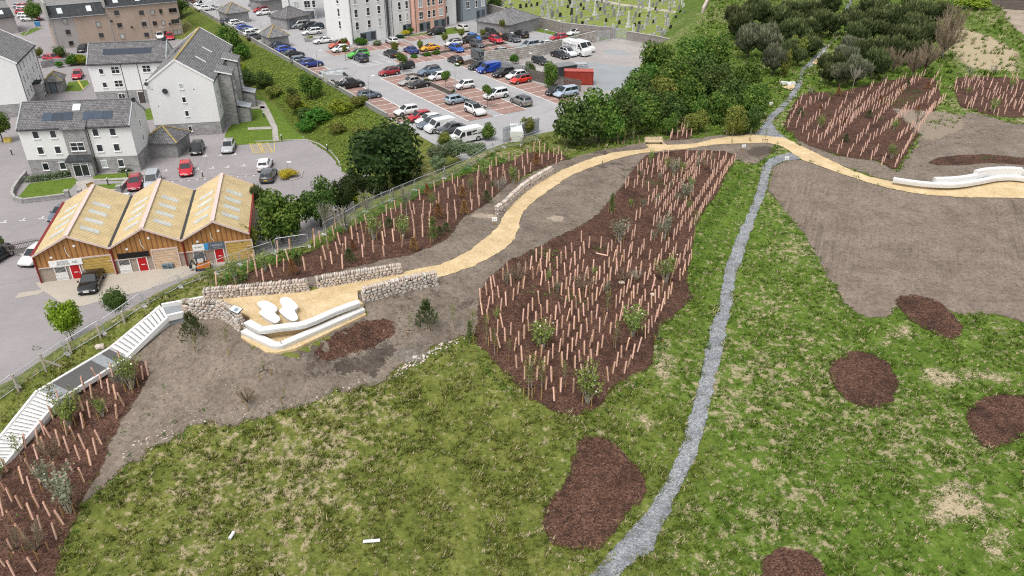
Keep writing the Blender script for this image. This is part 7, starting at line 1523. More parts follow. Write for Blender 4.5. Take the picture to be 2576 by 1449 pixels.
while sum(1 for t in TL if t[2]=='f')<85:
    u,v=random.uniform(2397,2600),random.uniform(200,300)
    if pip(np.array([u]),np.array([v]),_fr)[0] and all((u-t[0])**2+(2*(v-t[1]))**2>90 for t in TL if t[2]=='f'): TL.append((u,v,'f'))
TP=on([(t[0],t[1]) for t in TL]); order=np.argsort(np.hypot(TP[:,0],TP[:,1]))
BEDN={'m':'in the large central bark bed','l':'in the long bark bed under the mesh fence','s':'in the bark bed beside the white stairs','k':'in the tiny bark bed under the tree belt','r':'in the right hand bark bed below the pines','f':'in the far right bark bed'}
def tube_geo(mt,ms,dx=0,dy=0,z=0,h=1.22,tx=0.,ty=0.,r=.062):
    n=7
    vs=[(dx+r*math.cos(2*math.pi*k/n),dy+r*math.sin(2*math.pi*k/n),z) for k in range(n)]+[(dx+tx+r*math.cos(2*math.pi*k/n),dy+ty+r*math.sin(2*math.pi*k/n),z+h) for k in range(n)]
    mt.mesh(vs,[(k,(k+1)%n,n+(k+1)%n,n+k) for k in range(n)]); mt.mesh([(x,y,q-.1 if q>z+.5 else q) for x,y,q in vs[n:]],[tuple(range(n))])
    ms.bar((dx+.075,dy+.06,z-.1),(dx+.075+tx,dy+.06+ty,z+h*.9),.035)
PR={}
for b in BEDN:
    for var in range(3):
        o=thing('tree_shelter','salmon pink tree shelter tube '+BEDN[b],'tree shelter',(0,0,-50),0,'tree shelter tubes '+BEDN[b]); mt=MB();ms=MB(); tube_geo(mt,ms,h=1.2+.06*var,tx=(-.12,.03,.14)[var],ty=(.08,-.08,.02)[var]); mt.build('shelter',MATS['tube_pink'],o); ms.build('stake',MATS['stake_wood'],o); PR[b,var]=[o,False]
nind=0; mt=MB();ms=MB()
for k in order:
    b=TL[k][2]
    if nind<296:
        pr=PR[b,nind%3]; 
        if pr[1]: o=copy_tree(pr[0])
        else: o=pr[0]; pr[1]=True
        o.location=tuple(TP[k]+[0,0,.05]); s=random.uniform(.93,1.05); o.scale=(1,1,s); o.rotation_euler=(random.gauss(0,.035),random.gauss(0,.035),random.uniform(0,6.28)); nind+=1
    else: tube_geo(mt,ms,TP[k][0],TP[k][1],TP[k][2]+.04,random.uniform(1.12,1.26),random.gauss(0,.05),random.gauss(0,.05))
for k,pr in PR.items():
    if not pr[1]:
        for c in KIDS[pr[0].name]: bpy.data.objects.remove(c)
        bpy.data.objects.remove(pr[0])
mt.v+=[]; n0=len(mt.v); nf=len(mt.f); mt.v+=ms.v; mt.f+=[tuple(i+n0 for i in f) for f in ms.f]; mt.m+=[1]*len(ms.f); mt.c+=ms.c
o=mt.build('tree_shelters',[MATS['tube_pink'],MATS['stake_wood']]); tag(o,'rows of small salmon tree shelter tubes in the distant bark beds','tree shelters',kind='stuff')
p=at(*T(2,1,842,1108),5.8); q=on([T(2,1,842,1108),T(2,1,960,1135)]); o=thing('fallen_shelter','tree shelter tube lying flat among the upright ones','tree shelter',tuple(q[0])); m=MB(); m.cyl(q[0]+[0,0,.12],q[1]+[0,0,.12],.062,None,8); m.build('shelter',MATS['tube_pink'],o,world=True)
# ------------------------------------------------------------------ planted saplings
def sap_proto(seed,kind):
    """returns list of (part name, mesh) for a plant of height 1"""
    r=np.random.default_rng(seed); out=[]
    def leaves(C,sz,mat,asp=.7): 
        n=len(C); Nn=unit(n,r)*.8+[0,0,.6]; Nn/=np.linalg.norm(Nn,axis=1)[:,None]; V,Q=quads(C,Nn,sz*r.uniform(.6,1.3,n),r,asp,.1); return np_mesh('leaves',V,Q,MATS[mat],np.clip(r.normal(.5,.22,n),0,1))
    def stems(n,spread,mat,w,base=.06,top=(.6,1.)):
        m=MB(); ends=[]
        for k in range(n):
            a=r.uniform(0,6.28); s=r.uniform(.2,1)*spread; p=(math.cos(a)*base*r.uniform(.2,1),math.sin(a)*base*r.uniform(.2,1),0); q=(math.cos(a)*s,math.sin(a)*s,r.uniform(*top)); mid=tuple((x+y)/2+(.0 if i<2 else .05) for i,(x,y) in enumerate(zip(p,q))); m.cyl(p,mid,w,w*.75,4,cap=False); m.cyl(mid,q,w*.75,w*.35,4,cap=False); ends.append((p,mid,q))
        return m.data('stems',MATS[mat]),ends
    def along(ends,n,t0,jit):
        C=[]
        for k in range(n):
            p,m_,q=ends[r.integers(len(ends))]; t=r.uniform(t0,1.05); b=np.array(p)+(np.array(m_)-p)*t*2 if t<.5 else np.array(m_)+(np.array(q)-m_)*(t*2-1); C.append(b+r.normal(0,jit,3))
        return np.array(C)
    if kind in('shrub','flower','silver'):
        sm,e=stems(13,.36,'twig_pale' if kind!='flower' else 'twig_pale',.010); out.append(('stems',sm)); out.append(('leaves',leaves(along(e,620 if kind!='silver' else 520,.42,.055),.062,{'shrub':'leaf_fresh','flower':'leaf_fresh','silver':'leaf_silver'}[kind])))
        if kind=='flower': V,Q=quads(along(e,11,.7,.06),unit(11,r),.05,r); out.append(('flowers',np_mesh('flowers',V,Q,MATS['petal'])))
    elif kind=='bareshrub': out.append(('branches',twig_mesh(seed,'twig_grey',420,.95,.9,.0065)))
    elif kind=='paleshrub': out.append(('branches',twig_mesh(seed,'twig_pale',420,.95,.9,.007)))
    elif kind=='palewillow':
        m=MB(); m.cyl((0,0,0),(0,0,.55),.012,.010,5); out.append(('trunk',m.data('trunk',MATS['twig_pale']))); me=twig_mesh(seed,'twig_pale',520,1.,.95,.006); me.transform(Matrix.Translation((0,0,.42))@Matrix.Diagonal((.55,.55,.58,1))); out.append(('branches',me))
    elif kind=='slender':
        m=MB(); m.cyl((0,0,0),(.02,0,.97),.010,.003,5,cap=False)
        for k in range(9): z=r.uniform(.4,.9); a=r.uniform(0,6.28); m.cyl((.01,0,z),(math.cos(a)*.12,math.sin(a)*.12,z+.1),.004,.0015,4,cap=False)
        out.append(('trunk',m.data('trunk',MATS['twig_pale']))); C=np.c_[r.normal(0,.06,(190,2)),r.uniform(.42,1,190)]; out.append(('leaves',leaves(C,.04,'leaf_olive')))
    elif kind=='column': sm,e=stems(7,.14,'twig_grey',.011); out.append(('stems',sm)); C=np.c_[r.normal(0,.10,(520,2)),r.uniform(.2,1,520)]; C[:,:2]*=(1.25-C[:,2:])**.6; out.append(('leaves',leaves(C,.06,'leaf_green')))
    elif kind in('rust','youngpine'):
        n=520; z=r.uniform(.08,1,n)**.8; a=r.uniform(0,6.28,n); q=np.sqrt(r.uniform(0,1,n))*(1.08-z)*(.36 if kind=='rust' else .62); C=np.c_[np.cos(a)*q,np.sin(a)*q,z]; ax=np.c_[np.cos(a)*.6,np.sin(a)*.6,np.ones(n)*.8]+r.normal(0,.3,(n,3)); ax/=np.linalg.norm(ax,axis=1)[:,None]; sd=np.cross(ax,unit(n,r)); sd/=np.linalg.norm(sd,axis=1)[:,None]; L=r.uniform(.07,.16,n)[:,None]; w=.022
        V=np.stack([C-sd*w,C+sd*w,C+ax*L+sd*w*.3,C+ax*L-sd*w*.3],1).reshape(-1,3); out.append(('foliage',np_mesh('foliage',V,np.arange(4*n).reshape(n,4),MATS['leaf_rust' if kind=='rust' else 'leaf_pine'],np.clip(r.normal(.5,.25,n),0,1)))); m=MB(); m.cyl((0,0,-.05),(0,0,.9),.018,.006,5); out.append(('trunk',m.data('trunk',MATS['bark'])))
    return out
SP={k:[sap_proto(100+7*i+j,k) for j in range(2)] for i,k in enumerate(['shrub','flower','silver','bareshrub','paleshrub','palewillow','slender','column','rust','youngpine'])}
KW={'shrub':('green multi stemmed planted shrub','planted shrub','planted_shrub'),'flower':('green planted shrub with white blossom','planted shrub','planted_shrub'),'silver':('pale silvery planted shrub','planted shrub','planted_shrub'),'bareshrub':('bare grey twiggy shrub','bare shrub','bare_shrub'),'paleshrub':('pale leafless multi stemmed shrub','bare shrub','bare_shrub'),'palewillow':('pale bare willow like sapling','sapling','sapling'),'slender':('slender staked sapling with thin foliage','sapling','sapling'),'column':('narrow leafy green sapling','sapling','sapling'),'rust':('rust brown withered conifer','conifer','young_conifer'),'youngpine':('bushy young pine','young pine','young_pine')}
SAPN=0
def sap(kind,uv,top_v,where,wide=1.,stakes=2,zoff=0.):
    global SAPN
    p=on([uv])[0]; h=max(.4,zat(p,top_v)-p[2]); tx,cat,nm=KW[kind]
    o=thing(nm,tx+' '+where,cat,tuple(p),random.uniform(0,6.28),'saplings and shrubs in the bark beds'); SAPN+=1
    for part,me in SP[kind][SAPN%2]:
        c=link(part,me,o); c.scale=(h*wide,h*wide,h) if kind not in('slender','palewillow') else (h*wide*.8,h*wide*.8,h)
    sh=min(.95,max(.6,h*.3)); d=.32 if stakes<3 else .45
    for s in range(stakes):
        a=s*2*math.pi/max(stakes,1)+.4; m=MB(); m.cyl((math.cos(a)*d,math.sin(a)*d,-.1),(math.cos(a)*d,math.sin(a)*d,sh),.035,None,6); m.build('stake',MATS['stake_wood'],o)
        m=MB(); m.bar((math.cos(a)*d,math.sin(a)*d,sh-.1),(0,0,sh-.12),.03,.05); m.build('tie',MATS['tie_black'],o)
A_=lambda x,y:S(1850,1250,3.8333,x,y); C_=lambda x,y:S(1850,960,3.8333,x,y); D_=lambda x,y:S(2250,960,3.8333,x,y); E_=lambda x,y:S(2250,580,3.8333,x,y); L1_=lambda x,y:S(800,780,3.8333,x,y); L2_=lambda x,y:S(1300,700,2.16667,x,y); L3_=lambda x,y:S(1700,560,2.16667,x,y); S1_=lambda x,y:S(0,1380,2.16667,x,y); S2_=lambda x,y:S(0,1700,2.16667,x,y); S3_=lambda x,y:S(0,1890,2.16667,x,y)
def sp(kind,f,b,t,where,**k): sap(kind,f(*b),f(b[0],t)[1],where,**k)
sp('flower',A_,(1090,470),60,'in the front middle of the central bed',wide=1.25,stakes=3)
sp('flower',A_,(1770,1290),715,'largest one at the front tip of the central bed',wide=.95,stakes=4)
sp('flower',D_,(915,1400),940,'towards the right front of the central bed',wide=1.1,stakes=3)
sp('flower',D_,(1420,590),170,'by the right edge halfway up the central bed',wide=1.0,stakes=3)
sp('column',E_,(600,1020),690,'with white blossom tip at the left bulge of the central bed',wide=.7)
sp('silver',E_,(720,1440),1030,'on the left middle of the central bed',wide=.9,stakes=3)
sp('silver',E_,(1390,1390),990,'in the centre of the central bed',wide=.8,stakes=3)
sp('silver',E_,(1720,780),500,'broadest one in the upper central bed',wide=1.3,stakes=3)
sp('silver',E_,(1540,460),150,'tallest one in the upper central bed',wide=.9,stakes=3)
sp('shrub',E_,(1670,400),200,'beside the tall silvery one in the upper central bed',wide=.9)
sp('bareshrub',E_,(1030,480),290,'at the upper left corner of the central bed',wide=1.)
sp('shrub',E_,(1190,240),20,'at the top left by the sand path',wide=.7); sp('silver',E_,(1905,200),20,'at the top of the central bed near the path',wide=.5); sp('bareshrub',E_,(2010,330),180,'at the top right of the central bed',wide=1.1); sp('bareshrub',E_,(2140,230),70,'nearest the path junction in the central bed',wide=.9)
sp('bareshrub',C_,(720,600),290,'at the left shoulder of the central bed',wide=1.1,stakes=3); sp('bareshrub',C_,(1730,740),440,'dark dense one in the middle of the central bed',wide=1.3,stakes=3); sp('bareshrub',D_,(790,600),380,'right of the middle of the central bed',wide=1.,stakes=3); sp('paleshrub',D_,(980,580),400,'beside the grey stone in the central bed',wide=1.2)
sp('slender',A_,(878,1225),640,'front left of the central bed, left of a pair'); sp('slender',A_,(935,1200),530,'front left of the central bed, tallest of a pair'); sp('slender',A_,(1080,1200),600,'right of the staked pair at the front left'); sp('slender',A_,(55,360),-120,'at the far left corner of the central bed'); sp('slender',A_,(257,400),-60,'second from the far left corner of the central bed'); sp('slender',A_,(2195,475),30,'right of the front centre',stakes=1); sp('slender',D_,(1315,1510),1180,'at the right front edge of the central bed'); sp('slender',C_,(2070,1130),700,'thin one in the middle right of the central bed',stakes=1); sp('slender',A_,(595,620),330,'shortest at the left front',stakes=1); sp('slender',A_,(375,570),140,'at the left slope of the central bed',stakes=1); sp('slender',A_,(1420,1020),650,'between tubes at the front of the central bed',stakes=1); sp('slender',E_,(1850,1380),950,'at the right edge of the central bed',stakes=2)
sp('column',A_,(5,390),60,'dark leafy one outside the left corner of the central bed',wide=.8,stakes=0)
for k,(x,y,t,w) in enumerate([(1440,340,150,'left of the tallest silvery one'),(1330,500,360,'over the weedy hollow'),(1900,330,170,'under the path junction'),(1800,620,440,'right of the broad silvery one'),(1600,860,690,'below the broad silvery one'),(1500,640,480,'left of the broad silvery one'),(1780,960,800,'near the right edge tubes'),(1450,1330,1150,'in front of the centre silvery one'),(1290,860,700,'in the upper left rows'),(900,900,770,'on the open left bark'),(1230,1400,1240,'between the two silvery ones'),(1080,900,760,'among stakes on the left bark')]): sp('silver' if k%3 else 'shrub',E_,(x,y),t,w+' in the central bed',wide=.9)
for k,(x,y,t,w) in enumerate([(560,620,420,'on the left slope'),(1180,560,380,'among weeds left of centre'),(1320,740,560,'in the very centre'),(1880,480,330,'right of the dark bare one'),(2060,760,560,'by the thin bare sapling'),(400,1150,960,'near the left corner')]): sp('shrub' if k%2 else 'silver',C_,(x,y),t,w+' of the central bed',wide=.8,stakes=1)
# long bed under the fence
sp('shrub',L1_,(500,1290),880,'tall one behind the left stone wall',wide=.65,stakes=3); sp('shrub',L1_,(120,1290),1010,'at the left end above the stone wall',wide=.8,stakes=1); sp('flower',L1_,(935,1110),800,'with large white heads behind the first stone wall',wide=.85,stakes=2); sp('youngpine',L1_,(1430,1020),850,'near the left of the long bed',wide=.9,stakes=0); sp('rust',L1_,(1360,1170),930,'in front of the young pine',wide=.9,stakes=0); sp('youngpine',L1_,(2215,990),770,'grey green one in front of the long bed centre',wide=.9,stakes=0); sp('rust',L1_,(2265,800),640,'in the left centre of the long bed',wide=.9,stakes=0)
sp('palewillow',L1_,(1888,785),60,'with broom crown nearest the big sycamore',wide=.9,stakes=2); sp('palewillow',L2_,(333,470),100,'with broom crown in the middle of the fence line',wide=.9,stakes=2); sp('palewillow',L2_,(660,420),70,'with broom crown right of the middle',wide=.85,stakes=2); sp('paleshrub',L2_,(145,480),230,'between the first two broom saplings',wide=.9,stakes=2)
sp('flower',L2_,(372,535),290,'in the centre of the long bed',wide=.75,stakes=2); sp('flower',L2_,(625,520),320,'right of the centre of the long bed',wide=.9,stakes=2); sp('column',L2_,(880,555),340,'at the lower right of the long bed',wide=.9,stakes=2); sp('youngpine',L2_,(935,505),415,'beside the narrow leafy sapling',wide=1.,stakes=0); sp('youngpine',L2_,(992,470),385,'rightmost of the pair by the open soil',wide=1.1,stakes=0); sp('rust',L2_,(925,350),220,'tall one in the right centre of the long bed',wide=1.,stakes=0); sp('rust',L2_,(1145,318),200,'near the soil edge by the stone rubble',wide=1.,stakes=0); sp('rust',L2_,(715,630),515,'lowest in the long bed',wide=1.,stakes=0); sp('rust',L2_,(830,150),55,'under the fence in the upper long bed',wide=1.,stakes=0); sp('youngpine',L2_,(508,435),345,'small dark one left of the second blossom shrub',wide=1.1,stakes=0); sp('youngpine',L2_,(1335,215),110,'dark upright one near the far stone wall',wide=.8,stakes=0); sp('shrub',L2_,(880,245),125,'under the fence in the upper long bed',wide=.9); sp('rust',L2_,(1130,170),75,'pale one in the upper long bed',wide=1.1,stakes=0); sp('bareshrub',L2_,(1200,130),0,'tall twiggy one in the upper long bed',wide=.6); sp('column',L2_,(640,300),150,'dark one below the third broom sapling',wide=.6,stakes=0)
sp('rust',L3_,(890,210),95,'brightest one beside the fence corner',wide=.9,stakes=0); sp('shrub',L3_,(700,360),190,'twiggy green one above the far stone wall',wide=.8); sp('paleshrub',L3_,(575,430),290,'above the left end of the far stone wall',wide=1.2); sp('shrub',L3_,(450,310),190,'beside the fence bend',wide=.9); sp('column',L3_,(515,395),330,'small one left of the pale twigs',wide=1.,stakes=0); sp('column',L3_,(985,100),0,'thin one behind the upper tubes',wide=.6); sp('shrub',L3_,(330,430),290,'below the straight fence rail',wide=.5)
# bed beside the steps
sp('flower',S1_,(1130,335),30,'largest one at the head of the stair bed',wide=.85,stakes=4); sp('paleshrub',S1_,(1065,325),130,'twiggy one left of the big one in the stair bed',wide=1.); sp('shrub',S1_,(600,650),370,'against the lower landing',wide=1.,stakes=3); sp('slender',S1_,(500,560),270,'sparse one touching the landing kerb',stakes=1,wide=1.5); sp('shrub',S1_,(880,570),390,'small one in the middle of the stair bed',wide=.7,stakes=2); sp('slender',S1_,(700,520),320,'thin one beside the landing tubes',stakes=0,wide=1.6)
sp('silver',S2_,(600,690),290,'biggest one in the lower stair bed',wide=.85,stakes=4); sp('silver',S2_,(410,490),240,'pale one left of the biggest in the lower stair bed',wide=.7,stakes=1); sp('bareshrub',S2_,(470,270),50,'grey one above the biggest in the stair bed',wide=.9,stakes=2); sp('slender',S2_,(190,260),20,'thin one over the lower flight edge',stakes=1,wide=1.5); sp('bareshrub',S3_,(160,640),420,'pale grey one low in the stair bed',wide=.7,stakes=2); sp('bareshrub',S3_,(350,640),390,'dark one at the bottom of the stair bed',wide=.9,stakes=3); sp('shrub',S2_,(10,400),240,'cut by the left edge of the photo',wide=.8,stakes=1)
# right beds
for k,(x,y,t,kd,w) in enumerate([(320,1180,1090,'youngpine','at the left of the right bed'),(410,960,880,'paleshrub','at the upper left of the right bed'),(620,1000,880,'shrub','at the top left of the right bed'),(700,970,880,'rust','near the top left of the right bed'),(520,1130,1060,'rust','left middle of the right bed'),(520,1290,1150,'leaf','yellowish in the left middle of the right bed'),(770,1260,1180,'rust','lower left of the right bed'),(1010,1190,1110,'youngpine','centre of the right bed'),(1120,1040,960,'rust','middle top of the right bed'),(1330,940,860,'rust','upper right of the right bed'),(1390,880,800,'youngpine','top right of the right bed'),(1600,900,820,'rust','top right corner of the right bed'),(1500,1140,1060,'rust','right middle of the right bed'),(1450,1400,1110,'palewillow','with broom crown at the lower right of the right bed'),(1260,1310,1190,'shrub','lower right centre of the right bed'),(780,1430,1350,'youngpine','bottom left of the right bed'),(1080,790,690,'shrub','behind the top edge of the right bed'),(1160,820,700,'shrub','right behind the top edge of the right bed'),(840,940,670,'palewillow','with broom crown behind the right bed'),(450,950,870,'shrub','between tubes at the upper left of the right bed'),(2250,1130,980,'shrub','dark one at the front of the far bed'),(2000,950,860,'shrub','left one in the far bed'),(2030,780,660,'paleshrub','behind the far bed'),(2250,760,650,'paleshrub','behind the far bed on the right'),(2450,900,780,'shrub','right one in the far bed'),(1240,1600,1440,'leaf','yellowish one at the bottom edge of the right bed')]):
    sp({'leaf':'shrub'}.get(kd,kd),lambda a,b:T(3,0,a,b),(x,y),t,w,wide=1.,stakes=0 if kd in('rust','youngpine') else 2)
# singles on open soil
sp('youngpine',lambda a,b:T(0,2,a,b),(1955,520),260,'before the curved stone wall',wide=.85,stakes=2); sp('youngpine',lambda a,b:T(1,2,a,b),(1725,415),140,'alone on the open soil',wide=.85,stakes=1)
for x,y,t,i,w in [(2310,650,390,0,'below the end of the curved wall'),(1990,660,480,0,'below the pine by the curved wall')]: sp('slender',lambda a,b:T(0,2,a,b),(x,y),t,w,stakes=1)
for x,y,t,w in [(1560,480,250,'beside the lone pine on the left'),(1990,430,160,'right of the lone pine'),(90,880,720,'in three stakes on the bank'),(300,1150,1010,'dark one on the lower bank')]: sp('slender',lambda a,b:T(1,2,a,b),(x,y),t,w,stakes=3 if x==90 else 1)
sp('bareshrub',lambda a,b:T(0,2,a,b),(2500,1180),980,'brown one on the bank in three stakes',wide=.9,stakes=3)
for x,y,t in [(2210,1400,1280),(2390,1390,1280),(2540,1400,1290)]: sp('slender',lambda a,b:T(2,0,a,b),(x,y+40),t,['left of three','middle of three','right of three'][(2210,2390,2540).index(x)]+' in timber frames by the path junction',stakes=2)
for x,y,t in [(1060,1440,1330),(1130,1440,1310),(1215,1430,1270),(1265,1440,1360),(1450,1380,1340)]: sp('slender',lambda a,b:T(2,0,a,b),(x,y+20),t,['first','second','third','fourth','fifth'][(1060,1130,1215,1265,1450).index(x)]+' of the row under the tree belt',stakes=1)
# ------------------------------------------------------------------ grass, herbs and weeds as masses
def in_mask(x,y):
    m=np.zeros(x.shape,bool)
    for P in MASK:
        lo=P[:,:2].min(0);hi=P[:,:2].max(0); s=(x>lo[0])&(x<hi[0])&(y>lo[1])&(y<hi[1])
        if s.any():
            i=np.nonzero(s)[0]; i=i[pip(x[i],y[i],P)]; m[i]|=dist_pl(x[i],y[i],np.vstack([P,P[:1]]))>.3 if len(P)>30 else True
    return m
r=np.random.default_rng(5); parts=[]
for (x0,x1,y0,y1,den) in [(-36,40,24,46,24),(-42,50,46,64,16),(-10,60,64,85,7),(-5,75,85,130,2.8),(20,120,130,210,1.)]:
    n=int((x1-x0)*(y1-y0)*den); parts.append(np.c_[r.uniform(x0,x1,n),r.uniform(y0,y1,n),np.full(n,den)])
P=np.vstack(parts); u,v=proj(P[:,0],P[:,1],5.); k=(u>-80)&(u<2660)&(v<1540)&(v>-30); P=P[k]
k=~in_mask(P[:,0],P[:,1])&~pip(P[:,0],P[:,1],LOWPOLY); P=P[k]; nz=np.array([mnoise.noise((a*.5,b*.5,1.7))+.7*mnoise.noise((a*1.5,b*1.5,4.)) for a,b in P[:,:2]])
pw=np.zeros(len(P),bool)
for B in WORNB: pw|=pip(P[:,0],P[:,1],B)
k=r.uniform(size=len(P))<np.clip(.68+nz*1.0,.08,1)*np.where(pw,.45,1); P=P[k]; nz=nz[k]; nb=8; n=len(P)
size=np.where(P[:,2]>6.5,.78,np.where(P[:,2]>2,1.4,2.3))*np.clip(1+nz*.5,.5,1.7)*r.uniform(.7,1.25,n); tt=np.clip(.42+nz*.3+r.normal(0,.15,n),0,.84); tt[r.uniform(size=n)<np.clip(.15-nz*.2,.03,.5)]=.95
I=np.repeat(np.arange(n),nb); a=r.uniform(0,6.28,n*nb); dr=np.c_[np.cos(a),np.sin(a)]; base=P[I,:2]+dr*(r.uniform(.0,.13,n*nb)*size[I])[:,None]; hh=size[I]*r.uniform(.14,.34,n*nb); ln=dr*(hh*r.uniform(.1,.9,n*nb))[:,None]+np.array([.25,-.12])*hh[:,None]
z=gz(P[:,0],P[:,1])[I]-.02; w=(.032*size[I]*r.uniform(.7,1.3,n*nb))[:,None]; pr=np.c_[-dr[:,1],dr[:,0]]
V=np.stack([np.c_[base-pr*w,z],np.c_[base+pr*w,z],np.c_[base+ln,z+hh]],1).reshape(-1,3); print('blades',n*nb)
o=link('meadow_grass',np_mesh('meadow_grass',V,np.arange(3*n*nb).reshape(-1,3),MATS['meadow_blades'],np.clip(tt[I]+np.where(tt[I]<.85,r.normal(0,.17,n*nb),0),0,1))); tag(o,'rough tussocky meadow grass over the hill','grass',kind='stuff')
def herb(name,label,polys,den,h,sz,mat,seed,bl=True,z0=0.):
    r=np.random.default_rng(seed); X=[];Y=[]
    for px in polys:
        B=on(px)[:,:2]; lo=B.min(0);hi=B.max(0); n=int((hi-lo).prod()*den); x=r.uniform(lo[0],hi[0],n); y=r.uniform(lo[1],hi[1],n); k=pip(x,y,B); X.append(x[k]);Y.append(y[k])
    x=np.concatenate(X);y=np.concatenate(Y); nz=np.array([mnoise.noise((a*.8,b*.8,seed)) for a,b in zip(x,y)]); k=r.uniform(size=len(x))<np.clip(.6+nz*1.2,.05,1); x=x[k];y=y[k];nz=nz[k]; n=len(x)
    C=np.c_[x,y,gz(x,y)+r.uniform(.1,1,n)*h*np.clip(.7+nz,.25,1.4)]; Nn=unit(n,r)*.7+[0,0,1.1]; Nn/=np.linalg.norm(Nn,axis=1)[:,None]; V,Q=quads(C,Nn,sz*r.uniform(.6,1.4,n),r,.7,.1)
    o=link(name,np_mesh(name,V,Q,MATS[mat],np.clip(.5+nz*.4+r.normal(0,.2,n),0,1))); tag(o,label,'plants',kind='stuff')
herb('verge_herbs','dense green herbs along the foot of the mesh fence',[[(545,690),(578,712),(644,684),(744,652),(800,630),(844,608),(894,572),(961,542),(1031,512),(1119,462),(1201,435),(1292,408),(1240,388),(1118,453),(1044,483),(983,510),(920,537),(868,570),(815,597),(780,628),(690,648),(605,675)],[(530,738),(560,715),(600,720),(640,705),(600,690),(545,700)]],75,.6,.17,'leaf_herb',71)
herb('bank_plants','rough green plants on the slope behind the mesh fence',[[(-30,1000),(47,965),(170,880),(275,815),(364,760),(455,715),(520,690),(440,740),(360,785),(262,850),(170,905),(47,985),(-30,1030)],[(-30,1060),(60,1000),(140,945),(230,890),(290,870),(380,800),(440,760),(400,775),(280,860),(100,985),(0,1075)]],34,.4,.16,'leaf_olive',72)
BKP=[(545,90),(610,140),(660,225),(700,262),(735,308),(775,345),(832,384),(862,440),(900,450),(960,420),(985,340),(974,302),(900,258),(816,207),(700,145),(612,104)]
herb('bank_scrub','dark green scrub covering the bank below the car park wall',[BKP],9,.4,.3,'leaf_scrub',81); herb('bank_scrub','olive undergrowth mixed into the bank scrub',[BKP],5,.4,.28,'leaf_olive',82); herb('bank_scrub','patches of lime coloured growth on the bank',[[(600,120),(680,175),(760,190),(830,225),(900,265),(968,312),(940,360),(880,345),(800,310),(730,285),(690,230),(620,160)]],10,.45,.26,'leaf_lime',85)
herb('wood_floor','low undergrowth under the tree belt and pines',[[(1400,330),(1700,340),(1860,335),(1990,220),(2100,80),(2130,0),(1830,0),(1800,60),(1690,110),(1640,180),(1600,280)],[(2010,215),(2140,210),(2330,175),(2400,60),(2400,0),(2160,0),(2110,90),(2060,165)]],3.5,.7,.4,'leaf_scrub',83)
herb('edge_weeds','lush weeds along the edges of soil and bark',[[(1000,935),(1074,905),(1114,870),(1150,860),(1190,862),(1180,880),(1120,890),(1060,920),(1000,960)],[(1748,600),(1770,560),(1810,500),(1840,450),(1870,420),(1890,430),(1860,480),(1810,560),(1770,640),(1745,720),(1730,780),(1725,770),(1735,690)],[(1190,860),(1215,900),(1255,955),(1290,985),(1330,1020),(1320,1030),(1270,990),(1220,940),(1180,880)],[(1660,830),(1645,900),(1620,940),(1580,970),(1530,1015),(1490,1055),(1500,1065),(1560,1010),(1620,960),(1670,900),(1690,820)],[(1960,520),(2019,590),(2062,665),(2102,727),(2150,790),(2140,800),(2090,740),(2040,665),(1990,590),(1945,530)],[(400,1130),(470,1085),(590,1080),(670,1055),(720,1045),(800,1015),(900,990),(980,965),(985,985),(880,1010),(760,1040),(660,1075),(560,1090),(440,1115)],[(150,1440),(170,1370),(205,1290),(250,1230),(300,1190),(330,1185),(300,1210),(250,1260),(210,1320),(180,1380)],[(2084,905),(2120,895),(2160,880),(2200,885),(2240,905),(2255,930),(2270,960),(2260,1000),(2240,1030),(2250,1030),(2280,980),(2270,930),(2230,890),(2160,870),(2100,895)]],22,.35,.18,'leaf_herb',73)
def spot(u,v,rx,ry): return [(u+rx*math.cos(a),v+ry*math.sin(a)) for a in np.linspace(0,6.28,9)[:-1]]
herb('bed_weeds','scattered green weeds in the bark beds',[spot(*C_(1150,200),45,22),spot(*C_(1370,330),20,12),spot(*C_(900,700),26,12),spot(*C_(1750,920),20,8),spot(*C_(2000,100),26,10),spot(*C_(1300,790),60,14),spot(*C_(1550,870),24,8),spot(*C_(2270,140),14,6),spot(*E_(1270,560),45,12),spot(*E_(780,580),10,6),spot(*A_(1560,530),8,5),spot(*A_(2350,940),14,10),spot(*A_(10,420),10,8),spot(*T(3,0,1300,1030),50,14),spot(*T(3,0,1450,950),40,12),spot(*T(3,0,1150,1200),20,6),spot(2390,403,16,4),spot(2480,398,30,4),spot(2560,402,20,4)],26,.22,.15,'leaf_herb',74)
herb('soil_weeds','single green weeds dotted on the open soil',[spot(*T(0,2,*p),s,s*.6) for p,s in [((1640,1005),7),((1490,1280),6),((2030,1245),9),((1750,1360),9),((1240,1430),9),((2380,1020),5),((1860,735),3),((1660,1135),4),((900,570),9),((370,615),12)]]+[spot(*T(0,3,*p),s,s*.6) for p,s in [((1230,20),10),((1310,240),9),((1660,40),8),((1110,240),5),((620,1000),7),((590,1400),9),((290,890),6),((100,1260),8),((165,840),5),((690,240),6),((780,330),5),((1690,1000),12),((1830,950),9),((1640,960),8)]]+[spot(*T(1,2,*p),s,s*.6) for p,s in [((880,635),3),((680,595),3),((1460,720),4),((1310,370),4)]],70,.3,.16,'leaf_herb',75)
